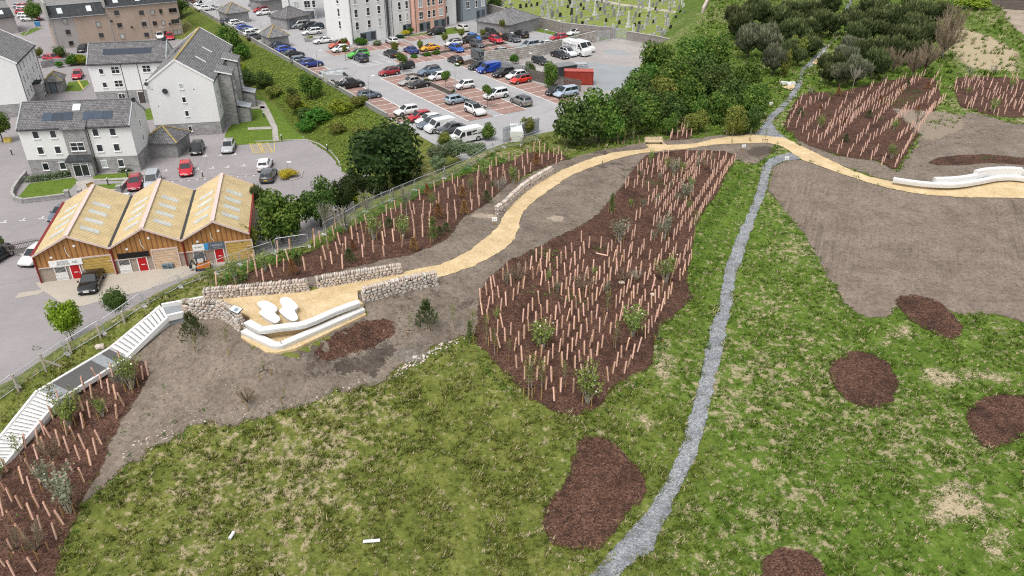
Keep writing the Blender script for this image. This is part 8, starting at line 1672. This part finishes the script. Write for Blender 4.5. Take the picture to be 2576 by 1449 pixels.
# ------------------------------------------------------------------ street furniture
def lamp_post(label,u,vb,vt,z,arm=.6,ang=0.,rise=None):
    p=at(u,vb,z); h=zat(p,vt)-z; o=thing('street_lamp',label,'street lamp',tuple(p),ang,'lamp posts'); m=MB(); m.cyl((0,0,0),(0,0,h*.25),.085,None,8); m.cyl((0,0,h*.25),(0,0,h),.055,.04,8); m.bar((0,0,h),(arm,0,h+.04),.05); m.build('post',MATS['galvanised'],o)
    m=MB(); m.box(arm-.1,arm+.55,-.16,.16,h-.02,h+.09); m.build('lamp_head',MATS['sign_white'],o)
for lab,tx,ty,bx,by,a in [('white headed lamp post among the wall bays beside the grey blue hatchback',1,770,1155,1075,aD2),('lamp post beside the deep blue crossover',1,515,625,700,aD2),('lamp post by the corner of the pyramid store',1,240,80,470,aD2),('lamp post on the island beside the tiny white car',1,635,2010,945,aD1),('lamp post beside the black saloon at the far bays',1,325,2555,510,aD1)]:
    u,v=T(1,0,bx,by); lamp_post(lab,u,v,ty/4,ZU,.7,a)
for lab,bx,by,ty,a in [('lamp post at the end of the far road near the cemetery wall',490,410,212,aD1+3.14),('thin lamp post behind the limewashed wall',322,560,296,aD1),('thin lamp post by the spiked wall corner',737,340,190,aD1),('lamp post in front of the ivy and timber fence',160,795,530,aD1)]:
    u,v=T(2,0,bx,by); lamp_post(lab,u,v,ty/4,ZU,.55,a)
lamp_post('lamp post beside the long white van at the top edge',*T(0,0,2195,215),60/4,ZU,.6,aD2)
lamp_post('small black lamp post in the golden island bush',*T(1,1,330,310),362.25+185/4,0,.1,0.)
for k,(i,j,x,y,t) in enumerate([(0,1,2045,345,'beside the bright red hatchback'),(0,1,1092,415,'on the lawn left of the dark red hatchback'),(0,1,1287,335,'at the back edge of the front lawn'),(0,1,125,112,'at the far left by the road'),(1,1,720,72,'at the end of the long lawn'),(1,0,82,1190,'on the middle square of lawn'),(1,0,262,1420,'at the near end of the long lawn')]):
    p=at(*T(i,j,x,y)); o=thing('bollard_light','black bollard light with a white top '+t,'bollard',tuple(p),0,'bollard lights'); m=MB(); m.cyl((0,0,0),(0,0,.95),.09,None,8); m.build('post',MATS['dark_metal'],o); m=MB(); m.cyl((0,0,.951),(0,0,1.1),.1,None,8); m.build('cap',MATS['sign_white'],o)
def small_sign(label,u,vb,vt):
    p=on([(u,vb)])[0]; h=zat(p,vt)-p[2]; o=thing('path_sign',label,'sign',tuple(p),.1,'small white path signs'); m=MB(); m.box(-.04,.04,-.03,.03,-.1,h); m.build('post',MATS['stake_wood'],o); m=MB(); m.box(-.26,.26,-.06,-.031,h-.42,h); b=m.build('sign_board',MATS['sign_white'],o)
    m=MB(); m.box(-.16,-.06,-.066,-.061,h-.32,h-.22); m.box(.04,.12,-.066,-.061,h-.32,h-.2); m.build('symbol',MATS['grey_panel'],b)
small_sign('small white sign on a stake before the rubble by the far stone wall',1244,568,546); small_sign('small white sign near the top of the central bed',1869,380,363); small_sign('small white sign beside the lower grey path loop',1977,411,393); small_sign('small white sign left of the upper grey path',1937,272,256); small_sign('small white sign by the white cubes',2039,172,163)
def stick(label,u,vb,vt):
    p=on([(u,vb)])[0]; o=thing('survey_post',label,'post',tuple(p)); m=MB(); m.box(-.04,.04,-.04,.04,-.1,zat(p,vt)-p[2]); m.build('post',MATS['grey_timber'],o)
stick('lone thin grey post on the soil beside the sand path',1515,421,404)
# timber bench, white seats by the upper path
def timber_bench():
    p=on([(1645,364)])[0]; o=thing('path_bench','pale timber bench on a sand pad above the path','bench',tuple(p),.05); m=MB(); m.box(-1.2,1.2,-.05,.45,.35,.46); m.build('seat',MATS['pale_timber'],o); m=MB(); m.box(-1.2,1.2,.47,.55,.45,.9); m.build('backrest',MATS['pale_timber'],o)
    for x in(-1.,1.): m=MB(); m.box(x-.1,x+.1,0.,.4,-.1,.35); m.build('leg',MATS['dark_metal'],o)
plain('pale_timber',(.52,.42,.29),.8,.2,4); timber_bench()
def wbench():
    z=6.5; p=at(1982,214,z); sheet('sand_pad',np.array([at(*T(3,0,*q),z) for q in[(135,880),(265,850),(270,880),(235,912)]]),'sand_path',.1,zc=z); o=thing('concrete_bench','white three armed concrete seat on a sand pad beside the grey path','seat',tuple(p)); m=MB()
    for a in(.25,2.6,4.6): m.obox((-.0*math.cos(a)+.27*math.sin(a),-.27*math.cos(a),0),(1.25*math.cos(a),1.25*math.sin(a),0),(-.54*math.sin(a),.54*math.cos(a),0),(0,0,.5+a*.002))
    m.build('seat',MATS['white_concrete'],o)
wbench()
for k,(x,y) in enumerate([(500,590),(520,590),(565,540)]):
    p=on([T(3,0,x,y)])[0]; o=thing('concrete_cube',['white concrete cube seat by the pines, the left of two touching','white concrete cube seat by the pines, the right of two touching','white concrete cube seat by the pines, standing apart higher up'][k],'cube seat',tuple(p),.3*k,'white cube seats'); m=MB(); m.box(-.28,.28,-.28,.28,-.1,.5); m.build('seat',MATS['white_concrete'],o)
gsheet('sand_pad',[T(3,0,440,640),T(3,0,490,590),T(3,0,520,605),T(3,0,490,650)],'sand_path',.1,.5,.03)
# yard things
def container():
    A=AB(-4.6,38.2);B=AB(-1.2,42.2); W,rz=frame_AB(at(*T(2,0,520,852),ZU),at(*T(2,0,810,858),ZU)); p=at(*T(2,0,520,855),ZU); o=thing('shipping_container','red shipping container behind the timber fence in the yard','container',tuple(p),rz); L=max(5.5,W); m=MB(); m.box(0,L,0,2.4,.12,2.5); m.build('body',MATS['container_red'],o); m=MB()
    for x in(0,L-.15): 
        for y in(-.02,2.27): m.box(x-.01,x+.16,y,y+.15,0,2.55)
    m.box(-.01,L+.01,-.02,.1,2.42,2.56); m.box(-.01,L+.01,2.3,2.42,2.42,2.56); m.build('frame',MATS['oxblood'],o)
    m=MB(); m.box(0,L,.1,2.3,2.501,2.53); m.build('roof',MATS['container_top'],o)
ribbed('container_red',(.33,.045,.03),(.2,.025,.018),4.5,0); plain('container_top',(.42,.1,.08),.6,.15,2)
container()
def store2():
    p=at(*T(2,0,470,800),ZU); o=thing('site_cabin','flat grey roofed cabin behind the red container','cabin',tuple(p),aD2-.05); m=MB(); m.box(0,4.2,0.,2.6,0,2.3); m.build('body',MATS['dark_metal'],o); m=MB(); m.box(-.1,4.3,-.1,2.7,2.301,2.4); m.build('roof',MATS['grey_slab'],o)
plain('grey_slab',(.2,.2,.2),.8,.15,2); store2()
plain('orange_wood',(.45,.22,.12),.8,.2,3)
def pile(label,name,cat,u,v,mat,n,L,r,rz):
    p=at(u,v,ZU); o=thing(name,label,cat,tuple(p),rz); m=MB(); rr=random.Random(3)
    for k in range(n): y=(k%5)*r*2.2; z=r+(k//5)*r*1.9; m.cyl((rr.uniform(-.2,.2),y,z),(L+rr.uniform(-.2,.2),y,z),r,None,7)
    m.build('bundle',MATS[mat],o)
pile('stack of grey plastic pipes behind the container','pipe_stack','pipe stack',*T(2,0,525,695),'lead_grey',14,5,.16,aD2-.35); pile('stack of orange timber lengths by the grey pipes','timber_stack','timber stack',*T(2,0,465,745),'orange_wood',9,3.2,.16,aD2)

# digger and bins in front of the right unit
def digger():
    p=at(*T(0,1,2050,1262),0.); o=thing('mini_digger','small black and orange digger half behind the fence','digger',tuple(p),.3); m=MB(); m.box(-1.,1.,-.55,-.25,0,.4); m.box(-1.,1.,.25,.55,0,.4); m.build('tracks',MATS['car_trim'],o); m=MB(); m.box(-.8,.9,-.5,.5,.42,.8); m.box(.1,1.0,-.52,.52,.8,1.05); m.build('body',MATS['digger_orange'],o)
    m=MB(); m.box(-.75,-.65,-.5,-.4,.8,2.0); m.box(.3,.4,-.5,-.4,.8,2.0); m.box(-.75,-.65,.4,.5,.8,2.); m.box(.3,.4,.4,.5,.8,2.); m.box(-.85,.5,-.55,.55,2.,2.1); m.build('cab',MATS['dark_metal'],o); m=MB(); m.tube([(-.8,0,.7),(-1.3,0,1.7),(-1.6,0,.9)],.1,6); m.build('boom',MATS['dark_metal'],o); m=MB(); m.box(-1.75,-1.4,-.25,.25,.4,.85); m.build('bucket',MATS['car_trim'],o); o.scale=(.8,.8,.8)
plain('digger_orange',(.6,.16,.02),.5); digger()
def wheelie(label,u,v,mat,z=0,s=1.):
    p=at(u,v,z); o=thing('wheeled_bin',label,'bin',tuple(p),.2,'wheeled bins'); m=MB(); m.mesh([(-.5,-.35,.1),(.5,-.35,.1),(.5,.35,.1),(-.5,.35,.1),(-.62,-.45,1.05),(.62,-.45,1.05),(.62,.45,1.05),(-.62,.45,1.05)],[(3,2,1,0),(0,1,5,4),(1,2,6,5),(2,3,7,6),(3,0,4,7)]); m.build('body',MATS[mat],o); m=MB(); m.box(-.65,.65,-.48,.48,1.06,1.16); m.build('lid',MATS[mat],o)
    for x in(-.4,.4): m=MB(); m.cyl((x,-.38,.09),(x,-.3,.09),.09,None,8); m.build('wheel',MATS['tyre'],o)
wheelie('black wheeled bin before the right unit window',*T(0,1,2000,1190),'car_trim'); wheelie('blue wheeled bin by the far left road',*T(0,0,385,265),'sign_blue')
def pallet(label,u,v,mat,n):
    p=at(u,v,0.); o=thing('pallet_stack',label,'pallets',tuple(p),.12); m=MB()
    for k in range(n):
        z=k*.17
        for j in range(5): m.box(-.6,.6,-.4+j*.175,-.29+j*.175,z+.11,z+.14)
        for x in(-.55,0,.47): m.box(x,x+.1,-.4,.41,z,z+.109)
    m.build('boards',MATS[mat],o)
pallet('grey blue stack of pallets before the cream roller door',*T(0,1,1700,1245),'slate_print',4)
def pot(label,u,v,s): 
    p=at(u,v,0.); o=thing('plant_pot',label,'plant pot',tuple(p),0,'pots by the cream roller door'); m=MB(); m.cyl((0,0,0),(0,0,.4*s),.16*s,.22*s,8); m.build('pot',MATS['oxblood'],o); c=link('plant',CR['olive'][0],o); c.location=(0,0,.6*s); c.scale=(.25*s,)*3
pot('plant pot left of the pallets',*T(0,1,1575,1215),1.3); pot('plant pot right of the pallets',*T(0,1,1780,1215),1.); pot('small plant pot near the shed downpipe',*T(0,1,1640,1230),1.)
def grit(): 
    p=at(*T(0,0,85,1430)); o=thing('grit_bin','yellow grit bin at the left edge by the round tree','grit bin',tuple(p),.1); m=MB(); m.box(-.5,.5,-.35,.35,0,.5); m.build('body',MATS['yellow_paint'],o); m=MB(); m.mesh([(-.55,-.4,.501),(.55,-.4,.501),(.55,.4,.65),(-.55,.4,.65),(-.55,-.4,.56),(.55,-.4,.56),(.55,.4,.72),(-.55,.4,.72)],[(3,2,1,0),(4,5,6,7),(0,1,5,4),(1,2,6,5),(2,3,7,6),(3,0,4,7)]); m.build('lid',MATS['yellow_paint'],o)
grit()
def gbench():
    p=at(*T(0,1,918,430)); o=thing('garden_bench','small dark timber bench by the garden path','bench',tuple(p),1.1); o.scale=(.65,)*3; m=MB(); m.box(-.8,.8,-.2,.25,.38,.45); m.build('seat',MATS['stake_wood'],o); m=MB(); m.box(-.8,.8,.26,.32,.4,.85); m.build('backrest',MATS['stake_wood'],o)
    for x in(-.7,.7): m=MB(); m.box(x-.05,x+.05,-.2,.3,0,.379); m.build('leg',MATS['dark_metal'],o)
gbench()
def planter(label,P,h):
    o=thing('raised_planter',label,'planter',tuple(AB(*P[0]))); Q=[AB(*p) for p in P]; m=MB()
    for a,b in zip(Q,Q[1:]+Q[:1]): m.bar(a+[0,0,h/2],b+[0,0,h/2],.25,h)
    m.build('wall',MATS['granite_block'],o,world=True); m=MB(); m.prism(ccw(Q),ZU+.05,ZU+h*.7); m.build('soil',MATS['kerb_stone'],o,world=True)
planter('raised granite planter beside the white coupe',[(-64,10),(-62.5,14.5),(-66,15.2),(-67.5,11)],.8); planter('raised granite planter left of the hipped store',[(-86,9.2),(-83,10.6),(-85,14),(-89,12)],.6)
def hose():
    p=at(*T(2,0,255,545),ZU); o=thing('life_ring','red ring sign hanging on the limewashed wall','ring',tuple(p+np.array([-.35,-.35,.6]))); m=MB(); n=14
    P=[(.38*math.cos(6.2832*k/n),0,.38*math.sin(6.2832*k/n)) for k in range(n+1)]; m.tube(P,.12,6); m.build('ring',MATS['red_paint'],o); o.rotation_euler=(0,0,aD2)
hose()
p=at(*T(2,0,800,432),ZU); o=thing('loose_tyre','white marked tyre leaning at the end of the limewashed wall','tyre',tuple(p),1.2); m=MB(); m.tube([(.33*math.cos(6.2832*k/12),0,.42+.33*math.sin(6.2832*k/12)) for k in range(13)],.13,6); m.build('rubber',MATS['tyre'],o)
plain('clod',(.16,.13,.105),.95,.3,2.)
# litter and stones
for k,(i,j,x,y,L,rz,t) in enumerate([(1,3,1167,1115,1.0,.1,'white plastic tube lying on the meadow grass'),(0,3,2335,1060,.5,1.4,'short pale bottle standing in the meadow grass')]):
    p=on([T(i,j,x,y)])[0]; o=thing('plastic_tube',t,'litter',tuple(p+[0,0,.16]),rz); m=MB(); m.cyl((-L/2,0,0),(L/2,0,0),.1,None,9); m.build('tube',MATS['sign_white'],o)
    m=MB(); m.cyl((-L/2-.01,0,0),(-L/2+.02,0,0),.06,None,9); m.cyl((L/2-.02,0,0),(L/2+.01,0,0),.06,None,9); m.build('end',MATS['grey_panel'],o)
def boulder(label,u,v,s,col='field_stone'):
    p=on([(u,v)])[0]; m=MB(); stone(m,np.array([0,0,s*.3]),np.array([s,0,0]),np.array([0,s*.75,0]),np.array([0,0,s*.55]),np.random.default_rng(int(u))); o=m.build('boulder',MATS[col]); o.location=tuple(p); tag(o,label,'boulder')
boulder('squared pale block beside the stairs below the fence',*T(0,2,1012,600),.38); boulder('grey stone half buried in the central bark bed',*D_(750,600),.3); boulder('grey stone at the right of the central bark bed',*D_(1230,780),.28); boulder('pale stone at the grass edge of the rubble bank',*T(1,2,1600,705),.22)
rr=np.random.default_rng(77); V=[];Fc=[]; tn=[]
def pebbles(polys,n,s0,s1):
    for px in polys:
        B=on(px)[:,:2]; lo=B.min(0);hi=B.max(0); k=0
        while k<n:
            x,y=rr.uniform(lo,hi)
            if not pip(np.array([x]),np.array([y]),B)[0]: continue
            s=rr.uniform(s0,s1)*rr.uniform(.5,1); W=ICO_V*[s,s*rr.uniform(.6,1),s*.6]+[x,y,g1(x,y)+.05]; o=len(V); V.extend(W.tolist()); Fc.extend([[a+o for a in f] for f in ICO_F]); tn.extend([rr.uniform(.3,1)]*len(ICO_F)); k+=1
pebbles([[(1000,930),(1060,895),(1110,862),(1180,850),(1120,880),(1050,920),(980,960)]],130,.05,.16)
pebbles([[(480,1080),(640,1055),(780,1020),(900,985),(980,960),(940,950),(800,990),(640,1020),(480,1050)],[(370,1140),(450,1090),(420,1070),(340,1110),(290,1160)]],60,.04,.12)
pebbles([[(1940,480),(2100,700),(2300,740),(2500,780),(2560,600),(2300,500),(2000,430)],[(300,1080),(460,800),(700,920),(1000,800),(1180,820),(900,970),(500,1070)]],60,.03,.08)
o=link('pebbles',np_mesh('pebbles',V,np.array(Fc),MATS['field_stone'],tn)); tag(o,'small pale stones strewn over the bare soil','stones',kind='stuff')
V=[];Fc=[];tn=[]
pebbles([[(300,1060),(420,830),(600,870),(760,900),(960,960),(880,980),(760,1010),(640,1045),(480,1060),(330,1130),(290,1130)],[(1000,770),(1180,720),(1190,850),(1060,880),(1000,930),(990,830)]],330,.04,.12)
pebbles([[(1950,470),(2100,690),(2300,740),(2560,790),(2576,510),(2300,500),(2000,420)],[(1330,560),(1420,470),(1600,410),(1540,480),(1400,590),(1260,670)]],200,.05,.13)
o=link('clods',np_mesh('clods',V,np.array(Fc),MATS['clod'],tn)); tag(o,'loose clods of earth on the bare soil','clods',kind='stuff')
# ------------------------------------------------------------------ cemetery
plain('headstone_grey',(.33,.33,.32),.8,.2,2,rand=.35); plain('headstone_black',(.03,.03,.032),.4,.2,2); plain('headstone_pale',(.52,.51,.49),.8,.12,2,rand=.15)
def hs(kind,h,w,mat):
    m=MB(); 
    if kind=='slab': m.box(-w/2,w/2,-.1,.1,.18,h*.86); m.mesh([(-w/2,-.1,h*.86),(w/2,-.1,h*.86),(w/2,.1,h*.86),(-w/2,.1,h*.86),(-w/4,-.1,h),(w/4,-.1,h),(w/4,.1,h),(-w/4,.1,h)],[(0,1,5,4),(1,2,6,5),(2,3,7,6),(3,0,4,7),(4,5,6,7)]); m.box(-w*.62,w*.62,-.2,.2,0,.18)
    elif kind=='obelisk': m.box(-.5,.5,-.5,.5,0,.3); m.box(-.36,.36,-.36,.36,.3,.9); m.mesh([(-.24,-.24,.9),(.24,-.24,.9),(.24,.24,.9),(-.24,.24,.9),(-.14,-.14,h),(.14,-.14,h),(.14,.14,h),(-.14,.14,h),(0,0,h+.25)],[(0,1,5,4),(1,2,6,5),(2,3,7,6),(3,0,4,7),(4,5,8),(5,6,8),(6,7,8),(7,4,8)])
    else: m.box(-w/2,w/2,-.12,.12,.0,.2); m.box(-.1,.1,-.08,.08,.2,h); m.box(-w*.4,w*.4,-.08,.08,h*.62,h*.78)
    return m.data('headstone',MATS[mat])
HS=[hs('slab',1.25,.75,'headstone_grey'),hs('slab',1.0,.7,'headstone_black'),hs('slab',1.5,.7,'headstone_pale'),hs('slab',.8,.9,'headstone_grey'),hs('obelisk',3.2,1,'headstone_pale'),hs('slab',1.7,.85,'headstone_grey'),hs('cross',1.5,.8,'headstone_pale')]
HT=['upright grey headstone with a chamfered top','polished black headstone','tall pale headstone','low broad grey headstone','pale stone obelisk on a plinth','tall grey headstone','pale stone cross']
ea=at(1570,72,ZU);eb=at(1718,46,ZU); gd=(eb-ea)[:2]; gd/=np.linalg.norm(gd); gn=np.array([-gd[1],gd[0]]); GP=np.vstack([abpoly([(-108,66),(-52,66.5),(-38,67.2),(-30,71.8),(-27,74.8),(-17,76.8)]),wpoly([(1690,98),(1712,90),(1755,50),(1790,0),(1800,-25),(1240,-25)],ZU)]); cnt=0; PA=wpoly([(1440,-25),(1488,-2),(1560,10),(1640,20),(1728,34),(1745,44),(1740,56),(1700,100),(1716,100),(1760,55),(1760,44),(1745,34),(1720,29),(1640,17),(1560,7),(1500,-6),(1460,-28)],ZU)
graves=[]
for row in range(-3,26):
    s=rng.uniform(0,1.5)
    for k in range(140):
        s+=rng.choice([1.6,2.4,3.6,6.])*rng.uniform(.8,1.2); q=ea[:2]+gd*(s-90)+gn*(row*4.3+rng.normal(0,.18)-4)
        if pip(q[:1],q[1:],GP)[0] and not pip(q[:1],q[1:],PA)[0]:
            u,v=proj(q[0],q[1],ZU)
            if -10<v<200 and 1240<u<1800: graves.append((q[0],q[1],v))
graves.sort(key=lambda g:-g[2]); rest=MB(); print('graves',len(graves))
ga=math.atan2(gd[1],gd[0])
for i,(x,y,v) in enumerate(graves):
    k=int(rng.choice(7,p=[.32,.2,.16,.14,.04,.11,.03])); 
    if i<290:
        o=link('headstone',HS[k]); o.location=(x,y,ZU+.03); o.rotation_euler=(rng.normal(0,.03),rng.normal(0,.03),ga+rng.normal(0,.08)); sc=rng.uniform(.85,1.2); o.scale=(sc,1,sc); tag(o,HT[k]+' in the cemetery rows','headstone','headstones in the cemetery')
    else: rest.box(x-.35,x+.35,y-.12,y+.12,ZU,ZU+1.1)
if rest.v: tag(rest.build('headstones',MATS['headstone_grey']),'far headstones at the back of the cemetery','headstones',kind='stuff')
gk=MB()
for row in range(-3,26):
    for k in range(120):
        q=ea[:2]+gd*(k*1.5-90)+gn*(row*4.3-4.7)
        if pip(q[:1],q[1:],GP)[0] and not pip(q[:1],q[1:],PA)[0] and rng.uniform()<.6: p=np.array([q[0],q[1],ZU+.06]); d=np.array([gd[0],gd[1],0]); n_=np.array([gn[0],gn[1],0]); w=rng.uniform(.5,1.1); gk.bar(p,p+d*w,rng.uniform(.3,1.0),rng.uniform(.1,.3))
tag(gk.build('grave_kerbs',MATS['headstone_grey']),'low stone kerbs and borders of the grave rows','grave kerbs',kind='stuff')
sw=[at(u,v,z) for u,v,z in[(1765,76,3.2),(1775,52,3.4),(1785,30,3.6),(1798,0,3.8),(1804,-25,4)]]; stone_wall('tumbled rubble wall between the cemetery and the grassy hill',[np.array([p[0],p[1],g1(p[0],p[1])]) for p in sw],[.8]*5,.6,21,.34,group=None)
# ------------------------------------------------------------------ camera and light
cam=bpy.data.cameras.new('camera'); co=bpy.data.objects.new('camera',cam); COL.objects.link(co); co.location=(0,0,H); co.rotation_euler=(math.pi/2-TH,0,0); cam.sensor_width=36; cam.lens=36*F/2576; cam.clip_end=5000; cam.clip_start=.5; scene.camera=co
w=bpy.data.worlds.new('World'); scene.world=w; w.use_nodes=True; t=w.node_tree; bg=t.nodes['Background']; sky=t.nodes.new('ShaderNodeTexSky'); sky.sky_type='NISHITA'; sky.sun_disc=False; SE,SA=R(63),R(205); sky.sun_elevation=SE; sky.sun_rotation=SA; sky.air_density=1.; sky.dust_density=4.; sky.ozone_density=1.; hs_=t.nodes.new('ShaderNodeHueSaturation'); hs_.inputs['Saturation'].default_value=.2; t.links.new(sky.outputs[0],hs_.inputs['Color']); t.links.new(hs_.outputs[0],bg.inputs[0]); bg.inputs[1].default_value=.15
sl=bpy.data.lights.new('sun','SUN'); sl.energy=1.1; sl.angle=R(22); sl.color=(1,.965,.92); so=bpy.data.objects.new('sun',sl); COL.objects.link(so)
# the sky's sun_rotation turns clockwise from +Y seen from above
d=Vector((math.sin(SA)*math.cos(SE),math.cos(SA)*math.cos(SE),math.sin(SE))); so.rotation_euler=d.to_track_quat('Z','Y').to_euler(); so.location=(0,0,120)
vs=scene.view_settings; vs.view_transform='Standard'; vs.look='None'; vs.gamma=1.; vs.use_curve_mapping=False; vs.exposure=.5
scene.cycles.max_bounces=5; scene.cycles.diffuse_bounces=3; scene.cycles.transparent_max_bounces=6; scene.cycles.use_denoising=False; scene.cycles.filter_width=1.15; scene.cycles.sample_clamp_indirect=3
print('objects',len(bpy.data.objects))
